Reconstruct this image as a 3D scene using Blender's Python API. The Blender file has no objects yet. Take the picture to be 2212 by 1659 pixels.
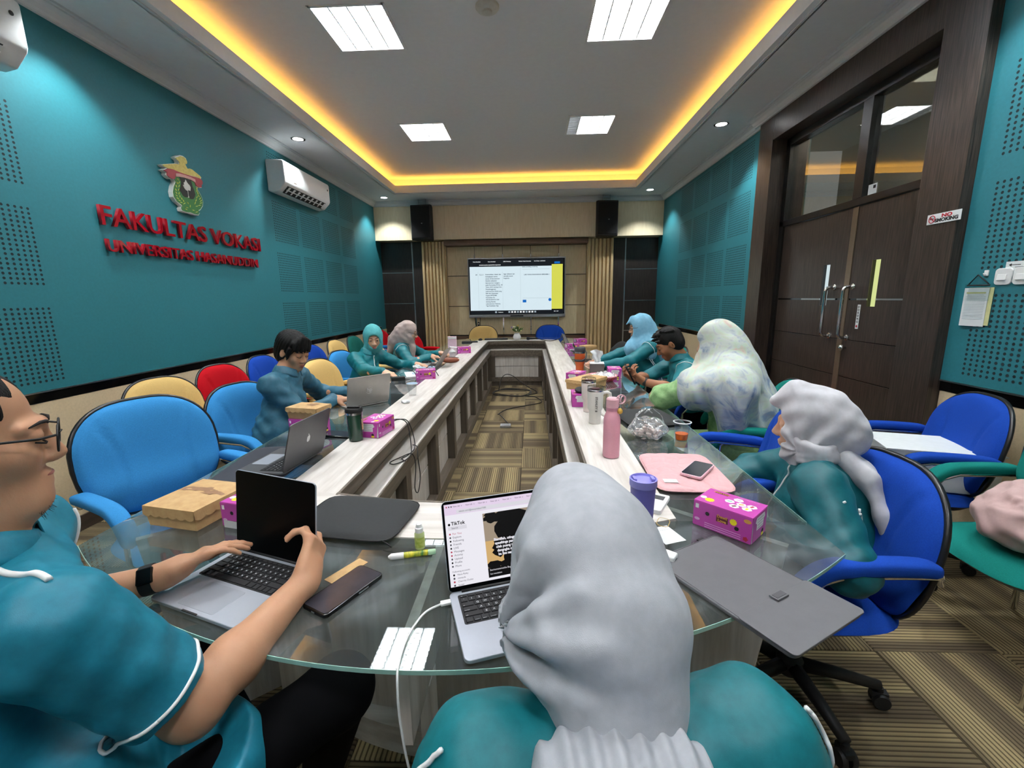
import bpy, bmesh, math, random
import numpy as np
from mathutils import Vector, Matrix
random.seed(7)
SC = bpy.context.scene
COL = SC.collection
PI = math.pi
# ---------------------------------------------------------------- camera, world, exposure
cam_d = bpy.data.cameras.new('camera'); cam = bpy.data.objects.new('camera', cam_d); COL.objects.link(cam)
cam_d.sensor_fit = 'HORIZONTAL'; cam_d.sensor_width = 36.0; cam_d.lens = 36.0 * 953.2 / 2212
cam_d.clip_start = 0.02
def _axes(p, y, r):
    f = Vector((-math.sin(y)*math.cos(p), math.cos(y)*math.cos(p), -math.sin(p)))
    rt = Vector((math.cos(y), math.sin(y), 0)); up = rt.cross(f)
    return rt*math.cos(r)+up*math.sin(r), -rt*math.sin(r)+up*math.cos(r), f
_r, _u, _f = _axes(0.19223, 0.04469, -0.01445)
cam.matrix_world = Matrix(((_r.x, _u.x, -_f.x, 0), (_r.y, _u.y, -_f.y, 0), (_r.z, _u.z, -_f.z, 1.45), (0, 0, 0, 1)))
SC.camera = cam
w = bpy.data.worlds.new('world'); SC.world = w; w.use_nodes = True
w.node_tree.nodes['Background'].inputs[0].default_value = (0.8, 0.9, 1.0, 1)
w.node_tree.nodes['Background'].inputs[1].default_value = 0.3
SC.view_settings.view_transform = 'Standard'; SC.view_settings.look = 'None'
SC.view_settings.gamma = 1; SC.view_settings.use_curve_mapping = False
SC.view_settings.exposure = 0.72
LAMP = 42.0        # radiance of the ceiling light panels
COVE = 1.7        # watts of each long cove strip per metre
SPOT = 62.0        # watts of each downlight
# ---------------------------------------------------------------- helpers: materials
def lin(c):
    return tuple(((v/255)/12.92 if v/255 <= .04045 else ((v/255+.055)/1.055)**2.4) for v in c)
def nd(nt, t, **kw):
    n = nt.nodes.new(t)
    for k, v in kw.items():
        if k == 'inp':
            for a, b in v.items(): n.inputs[a].default_value = b
        else: setattr(n, k, v)
    return n
def base_mat(name):
    m = bpy.data.materials.new(name); m.use_nodes = True
    return m, m.node_tree, m.node_tree.nodes['Principled BSDF'], m.node_tree.links.new
def noise_vec(nt, lk, scale, stretch=(1, 1, 1), detail=4, coord='Object', rough=.55):
    tc = nd(nt, 'ShaderNodeTexCoord'); mp = nd(nt, 'ShaderNodeMapping'); mp.inputs['Scale'].default_value = stretch
    lk(tc.outputs[coord], mp.inputs['Vector'])
    n = nd(nt, 'ShaderNodeTexNoise', inp={'Scale': scale, 'Detail': detail, 'Roughness': rough}); lk(mp.outputs[0], n.inputs['Vector'])
    return n
def mat(name, c, rough=.5, metal=0, var=.06, scale=30, stretch=(1, 1, 1), bump=0, bscale=None, spec=.5, sheen=0, sheen_tint=None, coat=0, c2=None, ramp=(.3, .7), detail=4, sub=0):
    """principled material: colour c varied by object-space noise; optional fine relief"""
    m, nt, p, lk = base_mat(name)
    a = lin(c)
    if c2 is None:
        lo = tuple(v*(1-var) for v in a); hi = tuple(min(1, v*(1+var)) for v in a)
    else: lo, hi = a, lin(c2)
    n = noise_vec(nt, lk, scale, stretch, detail)
    r = nd(nt, 'ShaderNodeValToRGB'); r.color_ramp.elements[0].position = ramp[0]; r.color_ramp.elements[1].position = ramp[1]
    r.color_ramp.elements[0].color = (*lo, 1); r.color_ramp.elements[1].color = (*hi, 1)
    lk(n.outputs[0], r.inputs[0]); lk(r.outputs[0], p.inputs['Base Color'])
    p.inputs['Roughness'].default_value = rough; p.inputs['Metallic'].default_value = metal
    p.inputs['Specular IOR Level'].default_value = spec
    p.inputs['Coat Weight'].default_value = coat
    if sheen:
        p.inputs['Sheen Weight'].default_value = sheen; p.inputs['Sheen Roughness'].default_value = .4
        p.inputs['Sheen Tint'].default_value = (*(lin(sheen_tint) if sheen_tint else a), 1)
    if sub:
        p.inputs['Subsurface Weight'].default_value = sub; p.inputs['Subsurface Radius'].default_value = (.012, .005, .003); p.inputs['Subsurface Scale'].default_value = 1.0
    if bump:
        n2 = noise_vec(nt, lk, bscale or scale*4, stretch, 3)
        b = nd(nt, 'ShaderNodeBump', inp={'Strength': bump, 'Distance': .01}); lk(n2.outputs[0], b.inputs['Height']); lk(b.outputs[0], p.inputs['Normal'])
    return m
def emit(name, c, s):
    if s <= 1: s *= .61      # displays: set against the room exposure
    m, nt, p, lk = base_mat(name)
    p.inputs['Base Color'].default_value = (0, 0, 0, 1); p.inputs['Specular IOR Level'].default_value = .2
    p.inputs['Emission Color'].default_value = (*lin(c), 1); p.inputs['Emission Strength'].default_value = s
    n = noise_vec(nt, lk, 3); mx = nd(nt, 'ShaderNodeMapRange', inp={'To Min': s*.97, 'To Max': s*1.03}); lk(n.outputs[0], mx.inputs[0]); lk(mx.outputs[0], p.inputs['Emission Strength'])
    return m
def pane_mat(name, tint, refl=1.0, haze=0.0, rough=0.0, hscale=6, hcol=(190, 200, 205), ior=1.5):
    """thin glass: see-through with fresnel mirror and an optional dusty film"""
    m, nt, p, lk = base_mat(name); nt.nodes.remove(p); out = nt.nodes['Material Output']
    tr = nd(nt, 'ShaderNodeBsdfTransparent'); tr.inputs[0].default_value = (*tint, 1)
    gl = nd(nt, 'ShaderNodeBsdfGlossy'); gl.inputs['Roughness'].default_value = rough; gl.inputs['Color'].default_value = (.95, 1, .98, 1)
    ge = nd(nt, 'ShaderNodeNewGeometry'); dt = nd(nt, 'ShaderNodeVectorMath', operation='DOT_PRODUCT'); lk(ge.outputs['Normal'], dt.inputs[0]); lk(ge.outputs['Incoming'], dt.inputs[1])
    ab = nd(nt, 'ShaderNodeMath', operation='ABSOLUTE'); lk(dt.outputs['Value'], ab.inputs[0]); om = nd(nt, 'ShaderNodeMath', operation='SUBTRACT'); om.inputs[0].default_value = 1; lk(ab.outputs[0], om.inputs[1])
    p5 = nd(nt, 'ShaderNodeMath', operation='POWER'); p5.inputs[1].default_value = 5; lk(om.outputs[0], p5.inputs[0]); f0 = ((ior-1)/(ior+1))**2
    sch = nd(nt, 'ShaderNodeMath', operation='MULTIPLY_ADD'); sch.inputs[1].default_value = 1-f0; sch.inputs[2].default_value = f0; lk(p5.outputs[0], sch.inputs[0])
    mu = nd(nt, 'ShaderNodeMath', operation='MULTIPLY', use_clamp=True); mu.inputs[1].default_value = refl; lk(sch.outputs[0], mu.inputs[0])
    mx = nd(nt, 'ShaderNodeMixShader'); lk(mu.outputs[0], mx.inputs[0]); lk(tr.outputs[0], mx.inputs[1]); lk(gl.outputs[0], mx.inputs[2])
    res = mx
    if haze:
        n = noise_vec(nt, lk, hscale, (1, 1, 1), 6, rough=.65); n.inputs['Distortion'].default_value = 1.5
        mr = nd(nt, 'ShaderNodeMapRange', inp={'From Min': .48, 'From Max': .8, 'To Min': haze*.12, 'To Max': haze}); lk(n.outputs[0], mr.inputs[0])
        df = nd(nt, 'ShaderNodeBsdfDiffuse'); df.inputs[0].default_value = (*lin(hcol), 1)
        m2 = nd(nt, 'ShaderNodeMixShader'); lk(mr.outputs[0], m2.inputs[0]); lk(res.outputs[0], m2.inputs[1]); lk(df.outputs[0], m2.inputs[2]); res = m2
    lk(res.outputs[0], out.inputs['Surface'])
    return m
def wood(name, c, c2, scale=14, axis=2, rough=.4, stretch=14, spec=.5):
    s = [stretch]*3; s[axis] = 1
    return mat(name, c, rough, scale=scale/6, stretch=tuple(v for v in s), c2=c2, ramp=(.35, .68), detail=6, spec=spec)
# ---------------------------------------------------------------- helpers: meshes
class MB:
    def __init__(s): s.v = []; s.f = []
    def add(s, vs, fs):
        o = len(s.v); s.v += [tuple(x) for x in vs]; s.f += [tuple(o+i for i in f) for f in fs]; return s
    def box(s, c, d, rz=0, R=None):
        x, y, z = d[0]/2, d[1]/2, d[2]/2
        vs = [Vector((a*x, b*y, e*z)) for e in (-1, 1) for b in (-1, 1) for a in (-1, 1)]
        if R is None: R = Matrix.Rotation(rz, 3, 'Z')
        c = Vector(c)
        return s.add([R @ v + c for v in vs], [(0, 2, 3, 1), (4, 5, 7, 6), (0, 1, 5, 4), (1, 3, 7, 5), (3, 2, 6, 7), (2, 0, 4, 6)])
    def b2(s, x0, x1, y0, y1, z0, z1): return s.box(((x0+x1)/2, (y0+y1)/2, (z0+z1)/2), (x1-x0, y1-y0, z1-z0))
    def tube(s, pts, r, n=8, closed=False):
        pts = [Vector(p) for p in pts]; m = len(pts); rs = r if isinstance(r, (list, tuple)) else [r]*m
        vs = []; up = None
        for i, p in enumerate(pts):
            a = pts[(i-1) % m] if (i > 0 or closed) else p; b = pts[(i+1) % m] if (i < m-1 or closed) else p
            t = (b-a); t = t.normalized() if t.length > 1e-9 else Vector((0, 0, 1))
            if up is None:
                up = t.orthogonal().normalized()
            up = (up - t*up.dot(t)); up = up.normalized() if up.length > 1e-6 else t.orthogonal().normalized()
            sd = t.cross(up)
            for k in range(n):
                q = 2*PI*k/n; vs.append(p + (up*math.cos(q)+sd*math.sin(q))*rs[i])
        fs = []
        for i in range(m if closed else m-1):
            j = (i+1) % m
            for k in range(n):
                l = (k+1) % n; fs.append((i*n+k, i*n+l, j*n+l, j*n+k))
        if not closed: fs += [tuple(range(n))[::-1], tuple((m-1)*n+k for k in range(n))]
        return s.add(vs, fs)
    def lathe(s, prof, c=(0, 0, 0), n=24, R=None, sx=1, sy=1, cap=True):
        c = Vector(c); vs = []; R = R or Matrix.Identity(3)
        for r, z in prof:
            for k in range(n):
                q = 2*PI*k/n; vs.append(R @ Vector((r*math.cos(q)*sx, r*math.sin(q)*sy, z)) + c)
        m = len(prof); fs = []
        for i in range(m-1):
            for k in range(n):
                l = (k+1) % n; fs.append((i*n+k, i*n+l, (i+1)*n+l, (i+1)*n+k))
        if cap: fs += [tuple(range(n))[::-1], tuple((m-1)*n+k for k in range(n))]
        return s.add(vs, fs)
    def prism(s, poly, z0, z1, T=None):
        n = len(poly); T = T or Matrix.Identity(4)
        vs = [T @ Vector((x, y, z0)) for x, y in poly] + [T @ Vector((x, y, z1)) for x, y in poly]
        fs = [tuple(range(n))[::-1], tuple(range(n, 2*n))] + [(i, (i+1) % n, n+(i+1) % n, n+i) for i in range(n)]
        return s.add(vs, fs)
    def grid(s, fn, nu, nv, cu=False, cv=False):
        vs = [fn(i/(nu if cu else nu-1), j/(nv if cv else nv-1)) for i in range(nu) for j in range(nv)]; fs = []
        for i in range(nu if cu else nu-1):
            for j in range(nv if cv else nv-1):
                a, b = (i+1) % nu, (j+1) % nv; fs.append((i*nv+j, a*nv+j, a*nv+b, i*nv+b))
        return s.add(vs, fs)
    def disc(s, c, r, n=12, R=None, sx=1, sy=1):
        c = Vector(c); R = R or Matrix.Identity(3)
        return s.add([R @ Vector((r*sx*math.cos(2*PI*k/n), r*sy*math.sin(2*PI*k/n), 0)) + c for k in range(n)], [tuple(range(n))])
    def poly(s, pts): return s.add(pts, [tuple(range(len(pts)))])
def rrect(w, d, r, n=5):
    """rounded rectangle outline, counter-clockwise, centred"""
    out = []
    for cx, cy, a0 in ((w/2-r, d/2-r, 0), (-w/2+r, d/2-r, 90), (-w/2+r, -d/2+r, 180), (w/2-r, -d/2+r, 270)):
        for k in range(n+1):
            a = math.radians(a0+90*k/n); out.append((cx+r*math.cos(a), cy+r*math.sin(a)))
    return out
def setp(o, label=None, cat=None, group=None, kind=None):
    if label: o['label'] = label
    if cat: o['category'] = cat
    if group: o['group'] = group
    if kind: o['kind'] = kind
    return o
def obj(name, b, m, parent=None, loc=(0, 0, 0), rot=(0, 0, 0), smooth=False, bevel=0, seg=2, kind=None, label=None, cat=None, group=None, ang=None, flip=True):
    me = bpy.data.meshes.new(name)
    if isinstance(b, MB):
        me.from_pydata(b.v, [], b.f)
        if flip:
            bm = bmesh.new(); bm.from_mesh(me); bmesh.ops.recalc_face_normals(bm, faces=bm.faces); bm.to_mesh(me); bm.free()
    else:
        V, Fq = b
        me.vertices.add(len(V)); me.vertices.foreach_set('co', np.asarray(V, np.float32).ravel())
        nf = len(Fq); me.loops.add(nf*4); me.loops.foreach_set('vertex_index', np.asarray(Fq, np.int32).ravel())
        me.polygons.add(nf); me.polygons.foreach_set('loop_start', np.arange(0, nf*4, 4, dtype=np.int32)); me.update(calc_edges=True)
    if smooth: me.polygons.foreach_set('use_smooth', [True]*len(me.polygons))
    if m is not None: me.materials.append(m)
    o = bpy.data.objects.new(name, me); COL.objects.link(o)
    if parent is not None: o.parent = parent
    o.location = loc; o.rotation_euler = rot
    if bevel:
        md = o.modifiers.new('bevel', 'BEVEL'); md.width = bevel; md.segments = seg; md.limit_method = 'ANGLE'; md.angle_limit = .6
        me.polygons.foreach_set('use_smooth', [True]*len(me.polygons)); md.harden_normals = True
    if smooth and ang:
        try: me.set_sharp_from_angle(angle=math.radians(ang))
        except Exception: pass
    setp(o, label, cat, group, kind)
    return o
def thing(name, label, cat, loc=(0, 0, 0), rz=0, group=None, rot=None):
    o = bpy.data.objects.new(name, None); COL.objects.link(o); o.empty_display_size = .1
    o.location = loc; o.rotation_euler = rot or (0, 0, rz)
    return setp(o, label, cat, group)
def struct(name, b, m, parent=None, **kw):
    return obj(name, b, m, parent, kind='structure' if parent is None else None, **kw)
def like(src, parent=None, loc=None, rot=None, m=None, name=None):
    """another object on the same mesh data"""
    c = src.copy(); COL.objects.link(c); c.parent = parent
    if name: c.name = name
    if loc is not None: c.location = loc
    if rot is not None: c.rotation_euler = rot
    if m is not None and c.material_slots:
        c.material_slots[0].link = 'OBJECT'; c.material_slots[0].material = m
    return c
def copy_tree(root, loc, rz, label, group=None, recolor=None):
    """copy of a thing, its parts and their sub-parts; recolor maps material -> material"""
    def cp(o, par):
        c = o.copy(); COL.objects.link(c); c.parent = par
        if recolor:
            for s in c.material_slots:
                if s.material in recolor:
                    n = recolor[s.material]; s.link = 'OBJECT'; s.material = n
        for ch in o.children: cp(ch, c)
        return c
    r = cp(root, None); r.location = loc; r.rotation_euler = (0, 0, rz); r['label'] = label
    if group: r['group'] = group
    elif 'group' in r.keys(): del r['group']
    return r
_fonts = {}
def text(name, s, size, m, parent, loc, R, ext=0.0, off=0.0, ax='CENTER', spacing=1.0, wx=1.0, ls=1.0, kind=None):
    """lettering as a mesh; R is a 3x3 with columns = reading direction, up, normal"""
    cu = bpy.data.curves.new(name, 'FONT'); cu.body = s; cu.size = size; cu.extrude = ext; cu.offset = off
    cu.align_x = ax; cu.align_y = 'CENTER'; cu.space_character = spacing; cu.resolution_u = 3; cu.space_line = ls
    o = bpy.data.objects.new(name, cu)
    me = bpy.data.meshes.new_from_object(o); bpy.data.objects.remove(o); bpy.data.curves.remove(cu)
    me.materials.clear(); me.materials.append(m)
    t = bpy.data.objects.new(name, me); COL.objects.link(t); t.parent = parent
    M4 = Matrix.Translation(Vector(loc)) @ R.to_4x4() @ Matrix.Diagonal((wx, 1, 1, 1))
    t.matrix_local = M4
    if kind: t['kind'] = kind
    return t
def frame(x, y, z):
    """3x3 with the given columns"""
    return Matrix((x, y, z)).transposed()
UPR = frame((0, 1, 0), (0, 0, 1), (1, 0, 0))      # lettering on the left wall, read along +Y
DNR = frame((0, -1, 0), (0, 0, 1), (-1, 0, 0))    # on the right wall, read along -Y
BKR = frame((1, 0, 0), (0, 0, 1), (0, -1, 0))     # on the back wall
FLT = frame((1, 0, 0), (0, 1, 0), (0, 0, 1))      # lying flat
# ---------------------------------------------------------------- materials
m_teal = mat('teal paint', (38, 114, 124), .55, var=.05, scale=60, bump=.05, bscale=400, spec=.45)
m_hole = mat('perforation dark', (14, 34, 38), .8)
m_beige = mat('beige laminate', (230, 214, 182), .45, c2=(218, 200, 164), scale=5, stretch=(6, 6, 1), ramp=(.3, .7))
m_wains = mat('wainscot board', (214, 194, 158), .6, var=.06, scale=90, bump=.08, bscale=300)
m_dark = wood('dark wenge veneer', (36, 29, 25), (74, 62, 54), 30, 2, .32, 26)
m_darkp = wood('dark panel veneer', (32, 27, 25), (58, 50, 46), 30, 2, .35, 26)
m_black = mat('black gloss', (10, 10, 11), .12, var=.2, spec=.6)
m_blackm = mat('black matt', (18, 18, 19), .6, var=.2)
m_alu = mat('aluminium', (190, 195, 198), .3, metal=1, var=.05)
m_chrome = mat('chrome', (225, 226, 228), .08, metal=1, var=.03)
m_ceil = mat('ceiling paint', (222, 224, 226), .8, var=.02, scale=20)
m_white = mat('white plastic', (232, 233, 232), .35, var=.02)
m_fin = wood('oak strip', (208, 178, 128), (226, 200, 156), 20, 2, .45, 16)
m_brownsoft = wood('brown soffit', (86, 62, 46), (110, 84, 64), 20, 0, .5, 16)
m_card = mat('kraft board', (194, 160, 110), .7, c2=(176, 140, 92), scale=40, ramp=(.3, .75))
XL, XR = -2.95, 2.45
Y0, YF, YB = -2.4, 8.6, 9.0
# ---------------------------------------------------------------- lights of the room
def area(name, loc, rot, sx, sy, power, col):
    l = bpy.data.lights.new(name, 'AREA'); l.shape = 'RECTANGLE'; l.size = sx; l.size_y = sy; l.energy = power; l.color = col
    o = bpy.data.objects.new(name, l); COL.objects.link(o); o.location = loc; o.rotation_euler = rot
    return o
amber = (1.0, .44, .065)
cy0, cy1, cx0, cx1 = -1.6, 7.9, -2.29, 1.76
_l = cy1-cy0
area('cove_strip_light', (cx0-.115, (cy0+cy1)/2, 3.30), (0, math.radians(180-35), 0), .012, _l+.2, COVE*_l, amber)
area('cove_strip_light', (cx1+.115, (cy0+cy1)/2, 3.30), (0, math.radians(180+35), 0), .012, _l+.2, COVE*_l, amber)
area('cove_strip_light', ((cx0+cx1)/2, cy1+.115, 3.30), (math.radians(180-35), 0, 0), cx1-cx0+.2, .012, COVE*(cx1-cx0), amber)
for lx, ly in ((-2.59, 2.85), (-2.59, 5.26), (-2.59, 8.2), (2.03, 5.21), (2.04, 8.1), (2.03, 2.3)):
    l = bpy.data.lights.new('downlight_lamp', 'SPOT'); l.energy = SPOT; l.spot_size = math.radians(105); l.spot_blend = .5; l.shadow_soft_size = .05; l.color = (.9, .97, 1)
    o = bpy.data.objects.new('downlight_lamp', l); COL.objects.link(o); o.location = (lx, ly, 3.215)
# ---------------------------------------------------------------- floor and carpet tiles
b = MB(); b.b2(XL-.15, XR+.35, Y0-.1, YB+.3, -.12, -.012)
m_glue = mat('floor screed', (70, 64, 54), .9)
floor = struct('floor', b, m_glue)
def carpet(name, dark, a, c3, shift):
    m, nt, p, lk = base_mat(name)
    tc = nd(nt, 'ShaderNodeTexCoord'); oi = nd(nt, 'ShaderNodeObjectInfo'); sp = nd(nt, 'ShaderNodeSeparateXYZ'); lk(tc.outputs['Object'], sp.inputs[0])
    n1 = nd(nt, 'ShaderNodeTexNoise', noise_dimensions='2D', inp={'Scale': 1, 'Detail': 1})
    cb = nd(nt, 'ShaderNodeCombineXYZ'); s1 = nd(nt, 'ShaderNodeMath', operation='MULTIPLY'); s1.inputs[1].default_value = 9; lk(sp.outputs[0], s1.inputs[0]); lk(s1.outputs[0], cb.inputs[0])
    s2 = nd(nt, 'ShaderNodeMath', operation='MULTIPLY_ADD'); s2.inputs[1].default_value = 40; s2.inputs[2].default_value = shift; lk(oi.outputs['Random'], s2.inputs[0]); lk(s2.outputs[0], cb.inputs[1])
    lk(cb.outputs[0], n1.inputs['Vector'])
    r = nd(nt, 'ShaderNodeValToRGB'); e = r.color_ramp.elements; e[0].position = .36; e[1].position = .64; e[0].color = (*lin(dark), 1); e[1].color = (*lin(c3), 1)
    k = r.color_ramp.elements.new(.5); k.color = (*lin(a), 1); lk(n1.outputs[0], r.inputs[0])
    # fine dark ribs along the tile
    f = nd(nt, 'ShaderNodeMath', operation='MULTIPLY'); f.inputs[1].default_value = 2*PI/.0166; lk(sp.outputs[0], f.inputs[0])
    sn = nd(nt, 'ShaderNodeMath', operation='SINE'); lk(f.outputs[0], sn.inputs[0])
    mr = nd(nt, 'ShaderNodeMapRange', inp={'From Min': .2, 'From Max': .75, 'To Min': 0, 'To Max': .75}); lk(sn.outputs[0], mr.inputs[0])
    n2 = nd(nt, 'ShaderNodeTexNoise', inp={'Scale': 900, 'Detail': 2}); lk(tc.outputs['Object'], n2.inputs['Vector'])
    mx = nd(nt, 'ShaderNodeMix', data_type='RGBA'); lk(mr.outputs[0], mx.inputs[0]); lk(r.outputs[0], mx.inputs[6]); mx.inputs[7].default_value = (*lin((58, 50, 40)), 1)
    mg = nd(nt, 'ShaderNodeMix', data_type='RGBA', blend_type='MULTIPLY'); mg.inputs[0].default_value = .45; lk(mx.outputs[2], mg.inputs[6]); lk(n2.outputs[1], mg.inputs[7])
    lk(mg.outputs[2], p.inputs['Base Color']); p.inputs['Roughness'].default_value = .95; p.inputs['Specular IOR Level'].default_value = .1
    bp = nd(nt, 'ShaderNodeBump', inp={'Strength': .5, 'Distance': .003}); lk(sn.outputs[0], bp.inputs['Height']); lk(bp.outputs[0], p.inputs['Normal'])
    return m
m_carp = carpet('striped carpet', (108, 96, 78), (140, 125, 97), (178, 160, 120), 3.1)
tb = MB(); s, q = .2485, .2440
tb.add([(-s, -s, -.012), (s, -s, -.012), (s, s, -.012), (-s, s, -.012), (-s, -s, -.0025), (s, -s, -.0025), (s, s, -.0025), (-s, s, -.0025), (-q, -q, 0), (q, -q, 0), (q, q, 0), (-q, q, 0)],
       [(0, 1, 5, 4), (1, 2, 6, 5), (2, 3, 7, 6), (3, 0, 4, 7), (4, 5, 9, 8), (5, 6, 10, 9), (6, 7, 11, 10), (7, 4, 8, 11), (8, 9, 10, 11)])
tile0 = None
for i in range(11):
    for j in range(19):
        x, y = -2.84+.5*i, -.11+.5*j
        if y > 8.9: continue
        r = (0, 0, PI/2*((i+j) % 2) + PI*random.randint(0, 1))
        if tile0 is None: tile0 = obj('carpet_tile', tb, m_carp, floor, (x, y, 0), r)
        else: like(tile0, floor, (x, y, 0), r)
# ---------------------------------------------------------------- left wall
b = MB(); b.b2(XL-.12, XL, Y0, YB+.1, 0, 3.6)
wl = struct('wall_left', b, m_teal)
def perf(parent, ys, zs, x, nrm):
    """one block of round perforations per (y, z) corner, joined per block"""
    for y0, ny in ys:
        for z0, nz in zs:
            b = MB()
            for i in range(ny):
                for k in range(nz):
                    cy, cz = y0+.0165+.033*i, z0+.0135+.0268*k
                    b.add([(x, cy+.0085*math.cos(a), cz+.0085*math.sin(a)) for a in [PI/3*t for t in range(6)]], [(0, 1, 2, 3, 4, 5) if nrm > 0 else (5, 4, 3, 2, 1, 0)])
            obj('perforation', b, m_hole, parent, kind='stuff', flip=False)
ROWS = ((.985, 17), (1.56, 17), (2.13, 17), (2.70, 15))
b = MB(); b.b2(XL, XL+.02, Y0, YF, .94, 3.16)
ap = obj('acoustic_panel', b, m_teal, wl, bevel=.003)
perf(ap, ((5.18, 16), (5.80, 16), (6.42, 16), (7.04, 16)), ROWS, XL+.0205, 1)
perf(ap, ((2.09, 16), (1.47, 16)), ROWS[:3], XL+.0205, 1)
b = MB(); b.b2(XL, XL+.022, Y0, YF, .932, .940); obj('edge_strip', b, m_alu, wl)
b = MB(); b.b2(XL, XL+.014, Y0, YF, .875, .932); obj('gloss_band', b, m_black, wl)
js = [Y0, -.5, .77, 2.04, 3.31, 4.58, 5.85, 7.12, 8.39, 8.95]
for a0, a1 in zip(js, js[1:]):
    b = MB(); b.b2(XL, XL+.012, a0+.003, a1-.003, .1, .872); obj('wainscot_panel', b, m_wains, wl, bevel=.002)
m_base = wood('skirting wood', (58, 48, 42), (80, 68, 58), 20, 1, .4)
b = MB(); b.b2(XL+.0, XL+.02, Y0, YB-.1, 0, .1); struct('baseboard_left', b, m_base, bevel=.003)
# ---------------------------------------------------------------- right wall with the portal opening
DY0, DY1 = 2.97, 4.79
b = MB(); b.b2(XR, XR+.3, Y0, DY0-.02, 0, 3.6); b.b2(XR, XR+.3, DY1+.02, YB+.1, 0, 3.6); b.b2(XR, XR+.3, DY0-.02, DY1+.02, 2.96, 3.6)
wr = struct('wall_right', b, m_teal)
b = MB(); b.b2(XR-.02, XR, 5.06, YF, .94, 3.16); apf = obj('acoustic_panel', b, m_teal, wr, bevel=.003)
b = MB(); b.b2(XR-.02, XR, Y0, 2.69, .94, 3.16); apn = obj('acoustic_panel', b, m_teal, wr, bevel=.003)
perf(apf, ((5.28, 16), (5.89, 16), (6.50, 16), (7.11, 16)), ROWS, XR-.0205, -1)
perf(apn, ((2.045, 16), (1.425, 16)), ROWS, XR-.0205, -1)
for y0, y1 in ((Y0, 2.69), (5.06, YF)):
    b = MB(); b.b2(XR-.022, XR, y0, y1, .932, .940); obj('edge_strip', b, m_alu, wr)
    b = MB(); b.b2(XR-.014, XR, y0, y1, .875, .932); obj('gloss_band', b, m_black, wr)
for y0, y1 in ((Y0, .1), (.1, 1.4), (1.4, 2.69), (5.06, 6.0), (6.0, 7.0), (7.0, 8.0), (8.0, 8.95)):
    b = MB(); b.b2(XR-.012, XR, y0+.003, y1-.003, .1, .872); obj('wainscot_panel', b, m_wains, wr, bevel=.002)
b = MB(); b.b2(XR-.02, XR, Y0, 2.69, 0, .1); b.b2(XR-.02, XR, 5.06, YB-.1, 0, .1); struct('baseboard_right', b, m_base, bevel=.003)
# portal: two jambs and a header clad in dark veneer
PX = 2.37
b = MB(); b.b2(PX, XR+.28, 2.69, DY0, 0, 3.16); struct('trim_1', b, m_dark, bevel=.003)
b = MB(); b.b2(PX, XR+.28, DY1, 5.06, 0, 3.16); struct('trim_2', b, m_dark, bevel=.003)
b = MB(); b.b2(PX, XR+.28, DY0, DY1, 2.93, 3.16); struct('trim_3', b, m_dark, bevel=.003)
# double door with transom
LX = 2.53
m_frame = mat('black door frame', (20, 18, 17), .3, var=.1)
door = obj('door_1', MB().b2(LX-.02, LX+.06, DY0, DY1, 2.11, 2.165).b2(LX-.02, LX+.06, DY0, DY1, 2.86, 2.93).b2(LX-.02, LX+.06, DY0, DY0+.07, 0, 2.93).b2(LX-.02, LX+.06, DY1-.07, DY1, 0, 2.93).b2(LX-.025, LX+.06, 3.66, 3.76, 2.165, 2.86), m_frame, kind='structure', bevel=.003)
m_pane = pane_mat('tinted door glass', (.62, .60, .55), 2.6, ior=1.6)
for y0, y1 in ((DY0+.07, 3.66), (3.76, DY1-.07)):
    obj('transom_pane', MB().b2(LX+.012, LX+.018, y0, y1, 2.165, 2.86), m_pane, door)
m_slit = emit('slit glass with painted glow', (205, 222, 226), 1.0)  # both slit panes glow themselves, standing in for light from beyond the door
m_slit2 = emit('slit glass with painted yellow glow', (214, 224, 150), 1.0)
m_tan = mat('bronze lock stile', (128, 112, 94), .3, metal=.6, var=.05)
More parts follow.
